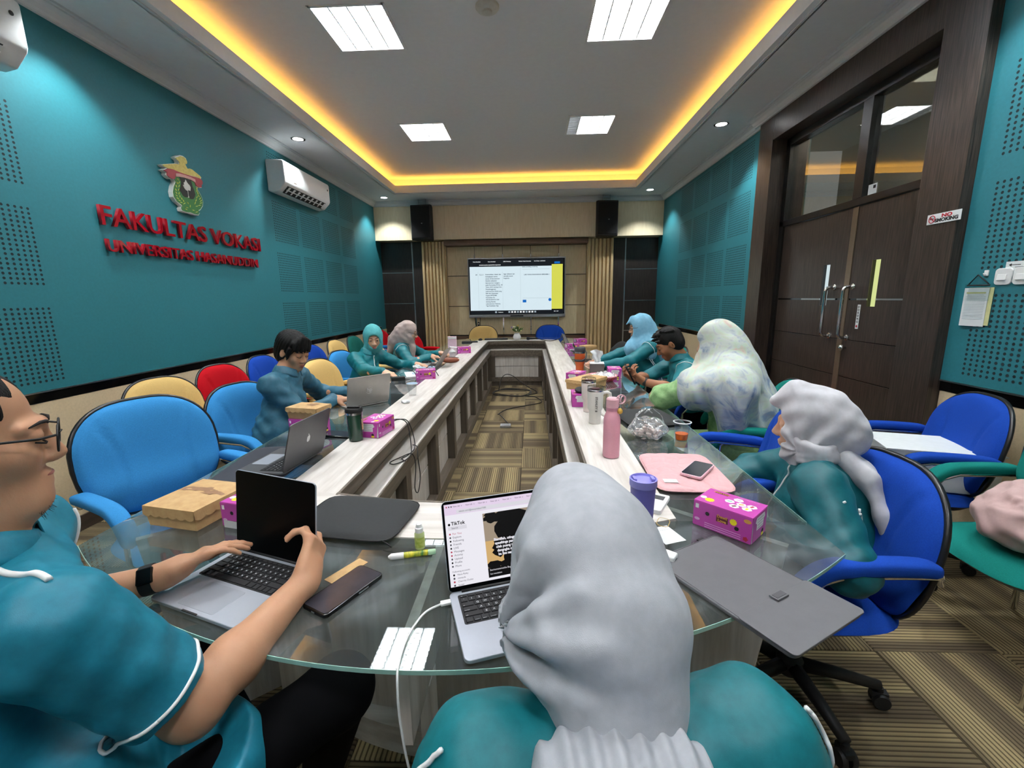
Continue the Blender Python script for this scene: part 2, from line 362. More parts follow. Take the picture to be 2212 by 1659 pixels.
for k, (y0, y1, s0, s1) in enumerate(((DY0+.07, 3.705, 3.41, 3.495), (3.745, DY1-.07, 3.96, 4.05))):
    zz = [(.02, .40), (.406, .78), (.786, 1.08), (1.086, 1.396), (1.41, 2.105)]
    lf = obj('door_leaf', MB().b2(LX+.008, LX+.05, y0, s0, .02, 2.105).b2(LX+.008, LX+.05, s1, y1, .02, 2.105).b2(LX+.008, LX+.05, s0, s1, .02, 1.35).b2(LX+.008, LX+.05, s0, s1, 1.69, 2.105), m_black, door)
    for z0, z1 in zz:
        b = MB()
        for a0, a1 in ((y0, s0), (s1, y1)):
            b.b2(LX, LX+.008, a0, a1, z0, z1)
        if z1 > 1.69: b = MB().b2(LX, LX+.008, y0, s0, z0, z1).b2(LX, LX+.008, s1, y1, z0, z1).b2(LX, LX+.008, s0, s1, 1.69, z1)
        elif z1 < 1.35: b.b2(LX, LX+.008, s0, s1, z0, z1)
        else: b.b2(LX, LX+.008, s0, s1, z0, 1.35)
        obj('leaf_panel', b, m_dark, lf)
    obj('slit_pane', MB().b2(LX+.03, LX+.036, s0, s1, 1.35, 1.69), (m_slit2, m_slit)[k], lf)
    o0, o1 = ((3.15, 3.41), (4.05, 4.32))[k]
    i0, i1 = ((3.495, 3.60), (3.85, 3.96))[k]
    obj('metal_inlay', MB().b2(LX-.002, LX+.004, o0, o1, 1.397, 1.409).b2(LX-.002, LX+.004, i0, i1, 1.397, 1.409), m_alu, lf)
    hy = (3.655, 3.87)[k]; hx = LX-.075
    pts = [(LX, hy, 1.5)] + [(hx+.03-.03*math.sin(t), hy, 1.47+.03*math.cos(t)) for t in (0, .5, 1, 1.57)] + [(hx, hy, 1.13)] + [(hx+.03-.03*math.cos(t), hy, 1.13-.03*math.sin(t)) for t in (.5, 1, 1.57)] + [(LX, hy, 1.10)]
    hd = obj('pull_handle', MB().tube(pts, .013, 12), m_chrome, lf, smooth=True)
    obj('handle_rose', MB().lathe([(.024, 0), (.024, .006), (.018, .01)], (LX-.001, hy, 1.5), 16, frame((0, 1, 0), (0, 0, 1), (-1, 0, 0))).lathe([(.024, 0), (.024, .006), (.018, .01)], (LX-.001, hy, 1.1), 16, frame((0, 1, 0), (0, 0, 1), (-1, 0, 0))), m_chrome, hd, smooth=True, ang=40)
obj('lock_stile', MB().b2(LX-.006, LX+.01, 3.70, 3.758, .02, 2.105), m_tan, door, bevel=.002)
obj('door_knob', MB().lathe([(.01, 0), (.01, .02), (.022, .026), (.026, .038), (.02, .05), (.004, .054)], (LX, 3.655, 1.02), 16, frame((0, 1, 0), (0, 0, 1), (-1, 0, 0))), m_chrome, door, smooth=True)
# the room beyond the transom: a dim corridor box seen through the glass
b = MB(); b.b2(LX+1.6, LX+1.7, 2.0, 6.5, 0, 3.3); b.b2(LX+.12, LX+1.7, 2.0, 6.5, 3.3, 3.4)
m_corr = mat('corridor plaster', (168, 158, 142), .8, var=.03)
area('corridor_lamp', (LX+.9, 3.9, 3.28), (0, 0, 0), .3, 1.2, 26, (1, .95, .88))
struct('wall_corridor', b, m_corr)
# ---------------------------------------------------------------- back (far) wall
b = MB(); b.b2(XL-.12, XR+.3, YB+.06, YB+.2, 0, 3.6); wb = struct('wall_back', b, m_beige)
b = MB(); b.b2(XL-.12, XR+.3, Y0-.12, Y0, 0, 3.6); struct('wall_front', b, mat('front wall paint', (196, 200, 200), .7))
# fascia: three beige boards in front
fas = obj('fascia', MB().b2(XL, XR, YF+.012, YB+.06, 2.56, 3.16), m_beige, wb)
for x0, x1 in ((XL, -1.60), (-1.597, 1.08), (1.083, XR)):
    obj('fascia_board', MB().b2(x0+.002, x1-.002, YF, YF+.012, 2.55, 3.155), m_beige, fas, bevel=.002)
# dark side panels with metal trims
YD = 8.93
for sx0, sx1, tx, lbl in ((XL, -2.14, -2.33, -1), (1.60, XR, 1.83, 1)):
    hx0, hx1 = (sx0, tx-.012) if lbl < 0 else (tx+.012, sx1)
    for z0, z1 in ((0, .78), (.785, 1.366), (1.376, 1.966), (1.976, 2.55)):
        obj('dark_panel', MB().b2(hx0, hx1, YD, YB+.06, z0, z1), m_darkp, wb, bevel=.003)
        if z1 < 2.5: obj('metal_strip', MB().b2(hx0, hx1, YD-.002, YD+.02, z1, z1+.012), m_alu, wb)
    px0, px1 = (tx+.012, sx1) if lbl < 0 else (sx0, tx-.012)
    obj('dark_panel', MB().b2(px0, px1, YD-.01, YB+.06, 0, 2.55), m_darkp, wb, bevel=.003)
    obj('metal_strip', MB().b2(tx-.012, tx+.012, YD-.006, YD+.02, 0, 2.55), m_alu, wb)
# fluted pilasters: vertical oak fins, each its own piece
for p0, p1 in ((-2.13, -1.66), (1.09, 1.60)):
    obj('pilaster_backing', MB().b2(p0, p1, 8.92, YB+.06, 0, 2.55), m_fin, wb)
    n = 7; w_ = (p1-p0)/n
    for i in range(n):
        d_ = .05 if i not in (0, n-1) else .08
        obj('pilaster_fin', MB().b2(p0+i*w_+.008, p0+(i+1)*w_-.014, 8.92-d_, 8.92, 0, 2.55), m_fin, wb, bevel=.012, seg=3)
# centre recess: dark soffit, grid of beige boards with dark joints, chrome uprights, brown plinth
obj('recess_soffit', MB().b2(-1.66, 1.09, 8.72, YB+.02, 2.46, 2.55), m_brownsoft, wb)
m_joint = mat('dark joint', (30, 28, 27), .5)
obj('joint_backing', MB().b2(-1.66, 1.09, YB+.02, YB+.06, 0, 2.5), m_joint, wb)
xs = [-1.655, -1.11, -.555, 0.0, .55, 1.088]; zs = [.72, 1.30, 1.895, 2.46]
m_board = mat('beige recess board', (226, 208, 170), .5, c2=(212, 193, 152), scale=6, stretch=(6, 6, 1), bump=.04, bscale=200)
for i in range(5):
    for k in range(3):
        obj('recess_board', MB().b2(xs[i]+(.004 if i else 0), xs[i+1]-.004, YB, YB+.02, zs[k]+.006, zs[k+1]-.006), m_board, wb, bevel=.002)
for x in xs[1:5]:
    for z0, z1 in ((.73, 2.30),):
        obj('chrome_upright', MB().b2(x-.011, x+.011, YB-.006, YB+.02, z0, z1), m_chrome, wb)
obj('plinth_board', MB().b2(-1.66, 1.09, YB-.03, YB+.06, 0, .70), m_brownsoft, wb, bevel=.003)
# ---------------------------------------------------------------- ceiling with lit cove
LIGHTS = [(-1.30, 3.81), (.73, 3.81), (-1.29, 5.97), (.725, 5.90), (-1.30, 1.65), (.73, 1.65), (-1.3, -.5), (.73, -.5)]
LW, LD = .27, .29
def slab(b, x0, x1, y0, y1, z0, z1, holes):
    xs = sorted({x0, x1, *[v for h in holes for v in h[:2]]}); ys = sorted({y0, y1, *[v for h in holes for v in h[2:]]})
    for a0, a1 in zip(xs, xs[1:]):
        for c0, c1 in zip(ys, ys[1:]):
            mx, my = (a0+a1)/2, (c0+c1)/2
            if not any(h[0] < mx < h[1] and h[2] < my < h[3] for h in holes): b.b2(a0, a1, c0, c1, z0, z1)
b = MB()
slab(b, XL-.1, XR+.3, Y0-.1, YB+.2, 3.23, 3.25, [(cx0, cx1, cy0, cy1)])
for a in (b.b2(cx0-.02, cx0, cy0-.02, cy1+.02, 3.25, 3.35), b.b2(cx1, cx1+.02, cy0-.02, cy1+.02, 3.25, 3.35), b.b2(cx0, cx1, cy1, cy1+.02, 3.25, 3.35), b.b2(cx0, cx1, cy0-.02, cy0, 3.25, 3.35)): pass
b.b2(cx0-.28, cx0-.25, cy0-.3, cy1+.3, 3.25, 3.5); b.b2(cx1+.25, cx1+.28, cy0-.3, cy1+.3, 3.25, 3.5)
b.b2(cx0-.28, cx1+.28, cy1+.25, cy1+.28, 3.25, 3.5); b.b2(cx0-.28, cx1+.28, cy0-.28, cy0-.25, 3.25, 3.5)
slab(b, XL-.1, XR+.3, Y0-.1, YB+.2, 3.5, 3.53, [(x-LW, x+LW, y-LD, y+LD) for x, y in LIGHTS])
ceil = struct('ceiling', b, m_ceil)
b = MB(); b.b2(XL-.1, XR+.3, Y0-.1, YB+.2, 3.7, 3.75); obj('roof_slab', b, m_ceil, ceil)
m_corn = mat('cornice plaster', (214, 216, 218), .6, var=.02)
def cornice(name, p0, p1, nx, ny):
    """stepped moulding swept from p0 to p1; (nx, ny) points into the room"""
    prof = [(0, 0), (.022, 0), (.022, .012), (.035, .02), (.05, .042), (.075, .055), (.082, .056), (.082, .066), (.10, .066), (.10, .08), (0, .08)]
    vs = []
    for (px, py), sg in ((p0, -1), (p1, 1)):
        for d, z in prof: vs.append((px+nx*d, py+ny*d, 3.15+z))
    n = len(prof)
    return struct(name, MB().add(vs, [(i, (i+1) % n, n+(i+1) % n, n+i) for i in range(n)] + [tuple(range(n)), tuple(range(n, 2*n))]), m_corn)
cornice('trim_4', (XL+.02, Y0), (XL+.02, YF), 1, 0)
cornice('trim_5', (XR-.02, 5.06), (XR-.02, YF), -1, 0)
cornice('trim_6', (PX, 2.60), (PX, 5.15), -1, 0)
cornice('trim_7', (XR-.02, Y0), (XR-.02, 2.69), -1, 0)
cornice('trim_8', (XL, YF), (XR, YF), 0, -1)
# lip moulding under the cove edge
b = MB()
for d, z in ((.012, .0), (.03, .008)):
    b.b2(cx0-.05-d, cx0-.03-d, cy0, cy1+.05+d, 3.222+z, 3.232); b.b2(cx1+.03+d, cx1+.05+d, cy0, cy1+.05+d, 3.222+z, 3.232); b.b2(cx0-.05-d, cx1+.05+d, cy1+.03+d, cy1+.05+d, 3.222+z, 3.232)
struct('trim_9', b, m_corn)
# ---------------------------------------------------------------- ceiling lights
m_lamp = emit('fluorescent panel', (250, 252, 255), LAMP)
m_lampoff = mat('unlit reflector', (120, 124, 124), .3, metal=.7)
m_louv = mat('louver aluminium', (228, 230, 232), .35, metal=.3, var=.02)
lnames = ['square louvered ceiling light nearest on the left, large in the frame', 'square louvered ceiling light nearest on the right, cut by the frame', 'square louvered ceiling light far on the left over the table', 'square louvered ceiling light with one dark unlit column, far right', 'louvered ceiling light behind the camera on the left', 'louvered ceiling light behind the camera on the right', 'louvered ceiling light at the rear of the room on the left', 'louvered ceiling light at the rear of the room on the right']
for k, ((x, y), nm) in enumerate(zip(LIGHTS, lnames)):
    t = thing('ceiling_light', nm, 'ceiling light', (x, y, 3.5), 0, 'louvered ceiling lights')
    fr = MB()
    for sx in (-1, 1): fr.b2(sx*LW-.012, sx*LW+.012, -LD-.012, LD+.012, -.006, .004)
    for sy in (-1, 1): fr.b2(-LW, LW, sy*LD-.012, sy*LD+.012, -.006, .004)
    obj('frame', fr, m_louv, t)
    hs = MB(); hs.b2(-LW, -LW+.006, -LD, LD, .004, .1); hs.b2(LW-.006, LW, -LD, LD, .004, .1); hs.b2(-LW, LW, -LD, -LD+.006, .004, .1); hs.b2(-LW, LW, LD-.006, LD, .004, .1); hs.b2(-LW, LW, -LD, LD, .1, .106)
    obj('housing', hs, m_louv, t)
    xa = -LW+.01 if k != 3 else -LW+.145
    obj('lamp_panel', MB().b2(xa, LW-.01, -LD+.01, LD-.01, .066, .07), m_lamp, t)
    if k == 3: obj('unlit_reflector', MB().b2(-LW+.008, xa-.004, -LD+.01, LD-.01, .06, .07), m_lampoff, t)
    for i in range(1, 4):
        obj('louver_spine', MB().b2(-LW+2*LW*i/4-.005, -LW+2*LW*i/4+.005, -LD, LD, .0, .05), m_louv, t)
    for j in range(1, 8):
        obj('louver_blade', MB().b2(-LW, LW, -LD+2*LD*j/8-.003, -LD+2*LD*j/8+.003, .006, .046), m_louv, t)
m_spot = emit('downlight glass', (252, 253, 255), 9)
dn = ['round downlight glowing above the crest on the left', 'round downlight in the far left ceiling corner', 'round downlight beside the dark door portal', 'round downlight in the far right ceiling corner']
for k, (x, y) in enumerate(((-2.59, 5.26), (-2.59, 8.2), (2.03, 5.21), (2.04, 8.1))):
    t = thing('downlight', dn[k], 'downlight', (x, y, 3.23), 0, 'recessed downlights')
    obj('trim_ring', MB().lathe([(.075, -.004), (.078, -.001), (.078, 0), (.055, 0), (.055, -.004)], n=28, cap=False), m_white, t, smooth=True, ang=40)
    obj('lens', MB().disc((0, 0, -.0035), .056, 24), m_spot, t)
t = thing('smoke_detector', 'round off-white smoke detector on the grey ceiling', 'smoke detector', (-.30, 3.6, 3.5))
obj('detector_base', MB().lathe([(.085, 0), (.085, -.012), (.078, -.022), (.06, -.03), (.03, -.032)], n=32), mat('detector plastic', (196, 198, 192), .5), t, smooth=True, ang=40)
obj('detector_cap', MB().lathe([(.036, -.03), (.034, -.045), (.02, -.05), (.004, -.05)], (0, .0, 0), n=24), mat('detector cap plastic', (186, 188, 182), .5), t, smooth=True, ang=40)
# ---------------------------------------------------------------- conference table
TX, TYC, TZ = -.243, 4.39, .745
def c_in(u): return 1.42+.30*u*u
def c_wd(u): return 1.19+.27*u*u
def c_gl(u): return .72+.343*u*u
def c_bd(u): return 1.33+.28*u*u
def far(fn): return lambda u: 2*TYC-fn(u)
m_twood = wood('pale ash laminate', (196, 190, 182), (226, 222, 216), 16, 1, .38, 12)
m_twoodx = wood('pale ash laminate crosswise', (196, 190, 182), (226, 222, 216), 16, 0, .38, 12)
m_tbrown = wood('grey brown edging', (84, 76, 66), (112, 102, 90), 20, 1, .45, 14)
m_tpost = wood('grey brown post', (72, 64, 55), (98, 88, 76), 20, 2, .45, 14)
m_tpanel = wood('pale ash panel', (178, 172, 164), (210, 206, 200), 16, 2, .42, 12)
m_glass = pane_mat('table glass', (.74, .78, .77), 1.9, haze=.26, hscale=3.4)
m_gedge = mat('green glass edge', (150, 196, 184), .15, var=.12, scale=8, spec=.8)
m_carcass = mat('dark underside board', (52, 50, 48), .6)  # plain dark colour of the carcass boards behind the well panels
table = thing('conference_table', 'long pale wooden conference table with glass outer top around an open well', 'table', (TX, TYC, 0))
def T(o): return o
def strip(b, x0, x1, fa, fb, z0, z1, n=20):
    """slab between the curves y=fa(u) and y=fb(u), table-local"""
    vs = []
    for i in range(n+1):
        u = x0+(x1-x0)*i/n
        for y in (fa(u), fb(u)):
            for z in (z0, z1): vs.append((u, y-TYC, z))
    fs = []
    for i in range(n):
        a, c = i*4, i*4+4
        fs += [(a, c, c+1, a+1), (a+2, a+3, c+3, c+2), (a+1, c+1, c+3, a+3), (a, a+2, c+2, c)]
    e = n*4; fs += [(0, 1, 3, 2), (e, e+2, e+3, e+1)]
    b.add(vs, fs)
HI, HW, HG = .478, .702, 1.10
ya, yb = 1.31, 2*TYC-1.31
seams = [1.47, 3.02, 4.70, 6.20, 7.29]
for sx in (-1, 1):
    x0, x1 = sorted((sx*HI, sx*HW))
    ss = [1.40] + ([2.86, 4.36, 5.86] if sx > 0 else [3.02, 4.52, 6.02]) + [7.38]
    for s0, s1 in zip(ss, ss[1:]):
        obj('wood_top', MB().b2(x0, x1, s0-TYC+.001, s1-TYC-.001, TZ-.03, TZ+.006), m_twood, table, bevel=.0015)
    obj('top_edging', MB().b2(*sorted((sx*HI, sx*(HI-.012))), 1.48-TYC, 7.30-TYC, TZ-.05, TZ+.007), m_tbrown, table, bevel=.002)
    obj('apron', MB().b2(*sorted((sx*(HI+.06), sx*(HI+.09))), 1.45-TYC, 7.33-TYC, .60, TZ-.03), m_tbrown, table)
    obj('lower_ledge', MB().b2(*sorted((sx*(HI+.085), sx*.427)), 1.47-TYC, 7.30-TYC, .585, .615), m_twood, table, bevel=.002)
    obj('ledge_rail', MB().b2(*sorted((sx*.423, sx*.435)), 1.47-TYC, 7.30-TYC, .535, .608), m_tbrown, table, bevel=.002)
    obj('base_rail', MB().b2(*sorted((sx*.42, sx*.50)), 1.47-TYC, 7.30-TYC, .0, .085), m_tbrown, table, bevel=.002)
    obj('carcass_board', MB().b2(*sorted((sx*.50, sx*.52)), 1.42-TYC, 7.36-TYC, 0, .60), m_carcass, table)
    npan = 8; L0, L1 = 1.50, 7.30; st = (L1-L0)/npan
    for i in range(npan+1):
        y = L0+st*i
        obj('post', MB().b2(*sorted((sx*.423, sx*.497)), y-.045-TYC, y+.045-TYC, .085, .54), m_tpost, table, bevel=.002)
    for i in range(npan):
        y0, y1 = L0+st*i+.045, L0+st*(i+1)-.045
        for z0, z1 in ((.088, .305), (.315, .538)):
            obj('panel', MB().b2(*sorted((sx*.485, sx*.50)), y0+.002-TYC, y1-.002-TYC, z0, z1), m_tpanel, table, bevel=.002)
    # outer glass along the side
    for s0, s1 in zip([ya, 2.80, 4.38, 5.95], [2.80, 4.38, 5.95, yb]):
        g = obj('glass_pane', MB().b2(*sorted((sx*(HW+.002), sx*HG)), s0-TYC+.001, s1-TYC-.001, TZ-.006, TZ+.004), m_glass, table)
        obj('pane_edge', MB().b2(*sorted((sx*HG, sx*(HG+.0015))), s0-TYC, s1-TYC, TZ-.006, TZ+.004), m_gedge, g)
    # boards that carry the glass
    obj('side_board', MB().b2(*sorted((sx*(HW-.01), sx*(HW-.03))), 1.40-TYC, 7.38-TYC, 0, TZ-.03), m_tpanel, table)
    for y in (1.55, 2.95, 4.45, 5.95, 7.2):
        obj('glass_bracket', MB().b2(*sorted((sx*HW, sx*(HW+.30))), y-.012-TYC, y+.012-TYC, .66, TZ-.012), m_tpanel, table)
        obj('glass_spacer', MB().lathe([(.012, 0), (.012, .006)], (sx*(HW+.22), y-TYC, TZ-.012), 14), m_alu, table, smooth=True, ang=40)
    for fy, sy in ((lambda y: y, 1), (lambda y: 2*TYC-y, -1)):
        p = [(sx*.70, 1.44), (sx*.985, 1.20), (sx*.92, 1.255)]
        for (ox, oy) in ((0, 0),):
            dx, dy = p[1][0]-p[0][0], p[1][1]-p[0][1]; l = math.hypot(dx, dy); nx, ny = -dy/l*.012, dx/l*.012
            vs = []
            for z, q in ((0, p[2]), (TZ-.012, p[1])):
                for base in (p[0], q):
                    for s_ in (-1, 1): vs.append((base[0]+nx*s_, fy(base[1]+ny*s_)-TYC, z))
            o = obj('corner_leg', MB().add(vs, [(0, 2, 3, 1), (4, 5, 7, 6), (0, 4, 6, 2), (1, 3, 7, 5), (2, 6, 7, 3), (0, 1, 5, 4)]), m_tpanel, table)
        if sy > 0:
            m_ = ((p[0][0]+p[1][0])/2, (p[0][1]+p[1][1])/2)
            obj('cable_grommet', MB().lathe([(.016, -.016), (.016, .016)], (m_[0], m_[1]-TYC, .60), 14, frame((dx/l, dy/l, 0), (0, 0, 1), (dy/l, -dx/l, 0))), m_blackm, table, smooth=True, ang=40)
for fn, end in ((lambda f: f, 0), (far, 1)):
    x0, x1 = -HW, HW
    b = MB(); strip(b, -HW, HW, fn(c_wd), fn(c_in), TZ-.03, TZ+.0065); obj('wood_top', b, m_twoodx, table)
    b = MB(); strip(b, -HI, HI, fn(c_in), fn(lambda u: c_in(u)+.012), TZ-.05, TZ+.0075); obj('top_edging', b, m_tbrown, table)
    b = MB(); strip(b, -HI-.06, HI+.06, fn(lambda u: c_in(u)-.08), fn(lambda u: c_in(u)-.05), .60, TZ-.03); obj('apron', b, m_tbrown, table)
    b = MB(); strip(b, -.43, .43, fn(lambda u: c_in(u)-.09), fn(lambda u: c_in(u)+.045), .585, .615); obj('lower_ledge', b, m_twoodx, table)
    b = MB(); strip(b, -.425, .425, fn(lambda u: c_in(u)+.03), fn(lambda u: c_in(u)+.05), .50, .60); obj('frame_rail', b, m_tbrown, table)
    b = MB(); strip(b, -.425, .425, fn(lambda u: c_in(u)+.03), fn(lambda u: c_in(u)+.05), .075, .15); obj('frame_rail', b, m_tbrown, table)
    b = MB(); strip(b, -.425, .425, fn(lambda u: c_in(u)+.005), fn(lambda u: c_in(u)+.03), 0, .075); obj('plinth', b, m_tpost, table)
    for q0, q1 in ((-.425, -.36), (.36, .425)):
        b = MB(); strip(b, q0, q1, fn(lambda u: c_in(u)+.03), fn(lambda u: c_in(u)+.05), .15, .50, 3); obj('frame_stile', b, m_tpost, table)
    for z0, z1 in ((.15, .325), (.332, .50)):
        b = MB(); strip(b, -.36, .36, fn(lambda u: c_in(u)+.012), fn(lambda u: c_in(u)+.03), z0, z1); obj('panel', b, m_tpanel, table)
    b = MB(); strip(b, -HI, HI, fn(lambda u: c_in(u)-.01), fn(lambda u: c_in(u)+.0115), .0, .60); obj('carcass_board', b, m_carcass, table)
    b = MB(); strip(b, -HW+.02, HW-.02, fn(lambda u: c_wd(u)+.03), fn(lambda u: c_wd(u)+.05), 0, TZ-.03); obj('end_board', b, m_tpanel, table)
    b = MB(); strip(b, -.48, .48, fn(lambda u: c_wd(u)-.045+.25*u*u), fn(lambda u: c_wd(u)+.05), 0, .10); obj('foot_plinth', b, m_twoodx, table)
    b = MB(); strip(b, -HG, HG, fn(c_gl), fn(lambda u: min(c_wd(u)-.002, ya-.0015)), TZ-.006, TZ+.004, 48); g = obj('glass_pane', b, m_glass, table)
    b = MB(); strip(b, -HG, HG, fn(lambda u: c_gl(u)-.0015), fn(c_gl), TZ-.006, TZ+.004, 48); obj('pane_edge', b, m_gedge, g, label='pale green polished glass edge')
    sg = 1 if end == 0 else -1
    for ux in ((-.03,) if end == 0 else (0,)):
        y0, y1 = sorted((fn(c_wd)(ux)-TYC, fn(lambda u: .78)(ux)-TYC))
        obj('glass_bracket', MB().b2(ux-.012, ux+.012, y0, y1, .50, TZ-.012), m_tpanel, table)
        obj('end_leg', MB().b2(ux-.014, ux+.014, *sorted((fn(lambda u: 1.0)(ux)-TYC, fn(lambda u: .93)(ux)-TYC)), 0, .50), m_tpanel, table)
# ---------------------------------------------------------------- office chairs
def fabric(name, c, sh=.35):
    return mat(name, c, .9, var=.10, scale=260, bump=.12, bscale=700, spec=.15, sheen=sh)
F_LB = fabric('light blue fabric', (52, 130, 188)); F_RB = fabric('royal blue fabric', (22, 66, 160)); F_RED = fabric('red fabric', (176, 10, 24))
F_BG = fabric('beige fabric', (212, 178, 112)); F_GR = fabric('green fabric', (18, 118, 108)); F_GRD = fabric('dark green fabric', (18, 92, 84))
m_shell = mat('black moulded shell', (20, 20, 22), .35, var=.15)
BH = .20   # half height of backrest
def outline(a, w=.278, h=.25):
    """rounded, slightly tapered backrest outline"""
    c, s = math.cos(a), math.sin(a); e = 2/3.0
    y = math.copysign(abs(c)**e, c)*w; z = math.copysign(abs(s)**e, s)*h
    y *= (1.0-.16*max(0, z/h)**2 - .05*max(0, -z/h)) ; return y, z
def back_surface(r, a, side):
    y, z = outline(a); y *= r; z *= r
    th = .055*(1-r**5)**.5 if side > 0 else .03*(1-r**6)**.5
    x = .55*y*y + .10*max(0, -z-.05)**1.5
    if side > 0:
        sy = .125+.06*((z+.05)/.24)**2 if z > -.24 else .13
        x += th - .010*math.exp(-((abs(y)-sy)/.008)**2)*(1 if r < .93 else 0) + .016*math.exp(-((z+.12)/.07)**2)
    else: x -= th
    return (x, y, z)
def make_chair(name, label, fm, loc, rz, group=None, h=0):
    t = thing(name, label, 'chair', loc, rz, group)
    tilt = math.radians(-10)
    Rt = Matrix.Rotation(tilt, 3, 'Y')
    def place(p): return Rt @ Vector(p) + Vector((-.235, 0, .72+h))
    NR, NA = 20, 64
    b = MB(); b.grid(lambda u, v: place(back_surface(u*.999+.001, 2*PI*v, 1)), NR, NA, cv=True)
    obj('backrest', b, fm, t, smooth=True)
    b = MB(); b.grid(lambda u, v: place(back_surface(u*.999+.001, 2*PI*v, -1)), 10, 40, cv=True)
    obj('back_shell', b, m_shell, t, smooth=True)
    b = MB(); b.tube([place((lambda q: (.55*q[0]**2+.10*max(0, -q[1]-.05)**1.5-.004, q[0]*1.005, q[1]*1.005))(outline(2*PI*k/48))) for k in range(48)], .010, 6, True)
    obj('shell_rim', b, m_shell, t, smooth=True)
    # seat cushion
    def seat(u, v):
        r = u; a = 2*PI*v; c, s = math.cos(a), math.sin(a); e = 2/3.2
        x = math.copysign(abs(c)**e, c)*.245*r; y = math.copysign(abs(s)**e, s)*.25*r
        z = .045*(1-r**6)**.5 - .25*max(0, x-.10)**2*4 - .02*math.exp(-(x*x+y*y)/.02)
        return (x+.01, y, .43+z)
    b = MB(); b.grid(lambda u, v: seat(u*.999+.001, v), 14, 48, cv=True); obj('seat', b, fm, t, smooth=True)
    def sb(u, v):
        p = seat(u, v); r = u
        return (p[0], p[1], .43-.045*(1-r**6)**.5 - .25*max(0, p[0]-.11)**2*4)
    b = MB(); b.grid(lambda u, v: sb(u*.999+.001, v), 8, 32, cv=True); obj('seat_shell', b, m_shell, t, smooth=True)
    obj('back_bracket', MB().tube([(-.05, 0, .37), (-.24, 0, .38), (-.285, 0, .45), (-.29, 0, .62+h)], .022, 8), m_shell, t, smooth=True)
    for s in (-1, 1):
        y = s*.285
        pts = [(-.24, y*.92, .70), (-.20, y, .665), (-.12, y, .672), (.06, y, .672), (.13, y, .655), (.175, y, .61), (.19, y, .55)]
        pad = MB()
        n = 14; P = [Vector(p) for p in pts]
        def sp(tt):
            k = min(int(tt), len(P)-2); f = tt-k
            p0, p1, p2, p3 = P[max(k-1, 0)], P[k], P[k+1], P[min(k+2, len(P)-1)]
            return .5*((2*p1)+(-p0+p2)*f+(2*p0-5*p1+4*p2-p3)*f*f+(-p0+3*p1-3*p2+p3)*f**3)
        cp = [sp(1+(len(P)-2)*i/n) for i in range(n+1)]
        def padf(u, v):
            i = u*n; k = min(int(i), n-1); p = cp[k].lerp(cp[k+1], i-k); tn = (cp[k+1]-cp[k]).normalized(); nr = Vector((-tn.z, 0, tn.x))
            if nr.z < 0: nr = -nr
            a = 2*PI*v; e = .55; c, s2 = math.cos(a), math.sin(a)
            end = (1-abs(2*u-1)**8)**.5
            return p + Vector((0, 1, 0))*math.copysign(abs(c)**e, c)*.031*max(end, .05) + nr*(math.copysign(abs(s2)**e, s2)*.022*max(end, .05)+.012)
        pad.grid(padf, 22, 16, cv=True)
        ap_ = obj('armrest', pad, fm, t, smooth=True)
        fr = [(-.22, y*.95, .62), (-.20, y, .655), (-.12, y, .655), (.06, y, .655), (.125, y, .635), (.165, y, .59), (.16, y, .47), (.10, y*.85, .405), (.02, y*.5, .40)]
        b = MB()
        Pf = [Vector(p) for p in fr]
        b.tube(Pf, .011, 8); obj('arm_frame', b, m_chrome, t, smooth=True)
    obj('column', MB().lathe([(.026, .10), (.026, .25), (.018, .25), (.018, .36), (.05, .37), (.05, .395)], n=16), m_blackm, t, smooth=True, ang=40)
    obj('hub', MB().lathe([(.03, .06), (.045, .075), (.045, .125), (.03, .14)], n=20), m_blackm, t, smooth=True, ang=40)
    leg0 = None
    for k in range(5):
        a = 2*PI*k/5+.35
        if leg0 is None:
            lb = MB(); lb.tube([(.03, 0, .105), (.15, 0, .098), (.285, 0, .082)], [.026, .022, .017], 8)
            leg0 = obj('leg', lb, m_blackm, t, (0, 0, 0), (0, 0, a), smooth=True)
            cb = MB()
            for q in (-.016, .016): cb.lathe([(.004, -.009), (.026, -.009), (.029, 0), (.026, .009), (.004, .009)], (.29, q, .029), 14, Matrix.Rotation(PI/2, 3, 'X'))
            cb.lathe([(.01, .03), (.014, .05), (.012, .075)], (.285, 0, 0), 10); cb.box((.285, 0, .05), (.05, .028, .02))
            c0 = obj('castor', cb, m_blackm, t, (0, 0, 0), (0, 0, a), smooth=True, ang=40)
        else:
            like(leg0, t, (0, 0, 0), (0, 0, a)); like(c0, t, (0, 0, 0), (0, 0, a))
    return t
D = math.radians
near_lb = make_chair('office_chair', 'large light blue office chair, empty, nearest on the left by the brown paper box', F_LB, (-1.56, 1.78, 0), D(-24), 'light blue office chairs', h=-.03)
def chair(x, y, deg, fm, label, group=None, h=0):
    c = copy_tree(near_lb, (x, y, 0), D(deg), label, group, {F_LB: fm} if fm is not F_LB else None)
    if h: lift(c, h)
    return c
def lift(c, h):
    for o in c.children:
        if o.name.startswith(('backrest', 'back_shell', 'shell_rim')): o.location.z += h
chair(-1.63, 2.62, -14, F_LB, 'light blue office chair under the man in the dark teal shirt', 'light blue office chairs')
chair(-1.66, 3.78, -8, F_BG, 'beige office chair at the table between the man and the woman in a teal headscarf', 'beige office chairs')
chair(-1.74, 4.44, -8, F_LB, 'light blue office chair under the woman in a teal headscarf', 'light blue office chairs')
chair(-1.68, 5.32, 0, F_BG, 'beige office chair under the woman in a taupe headscarf', 'beige office chairs')
chair(-1.66, 6.72, -20, F_RED, 'red office chair at the far left end of the table', 'red office chairs')
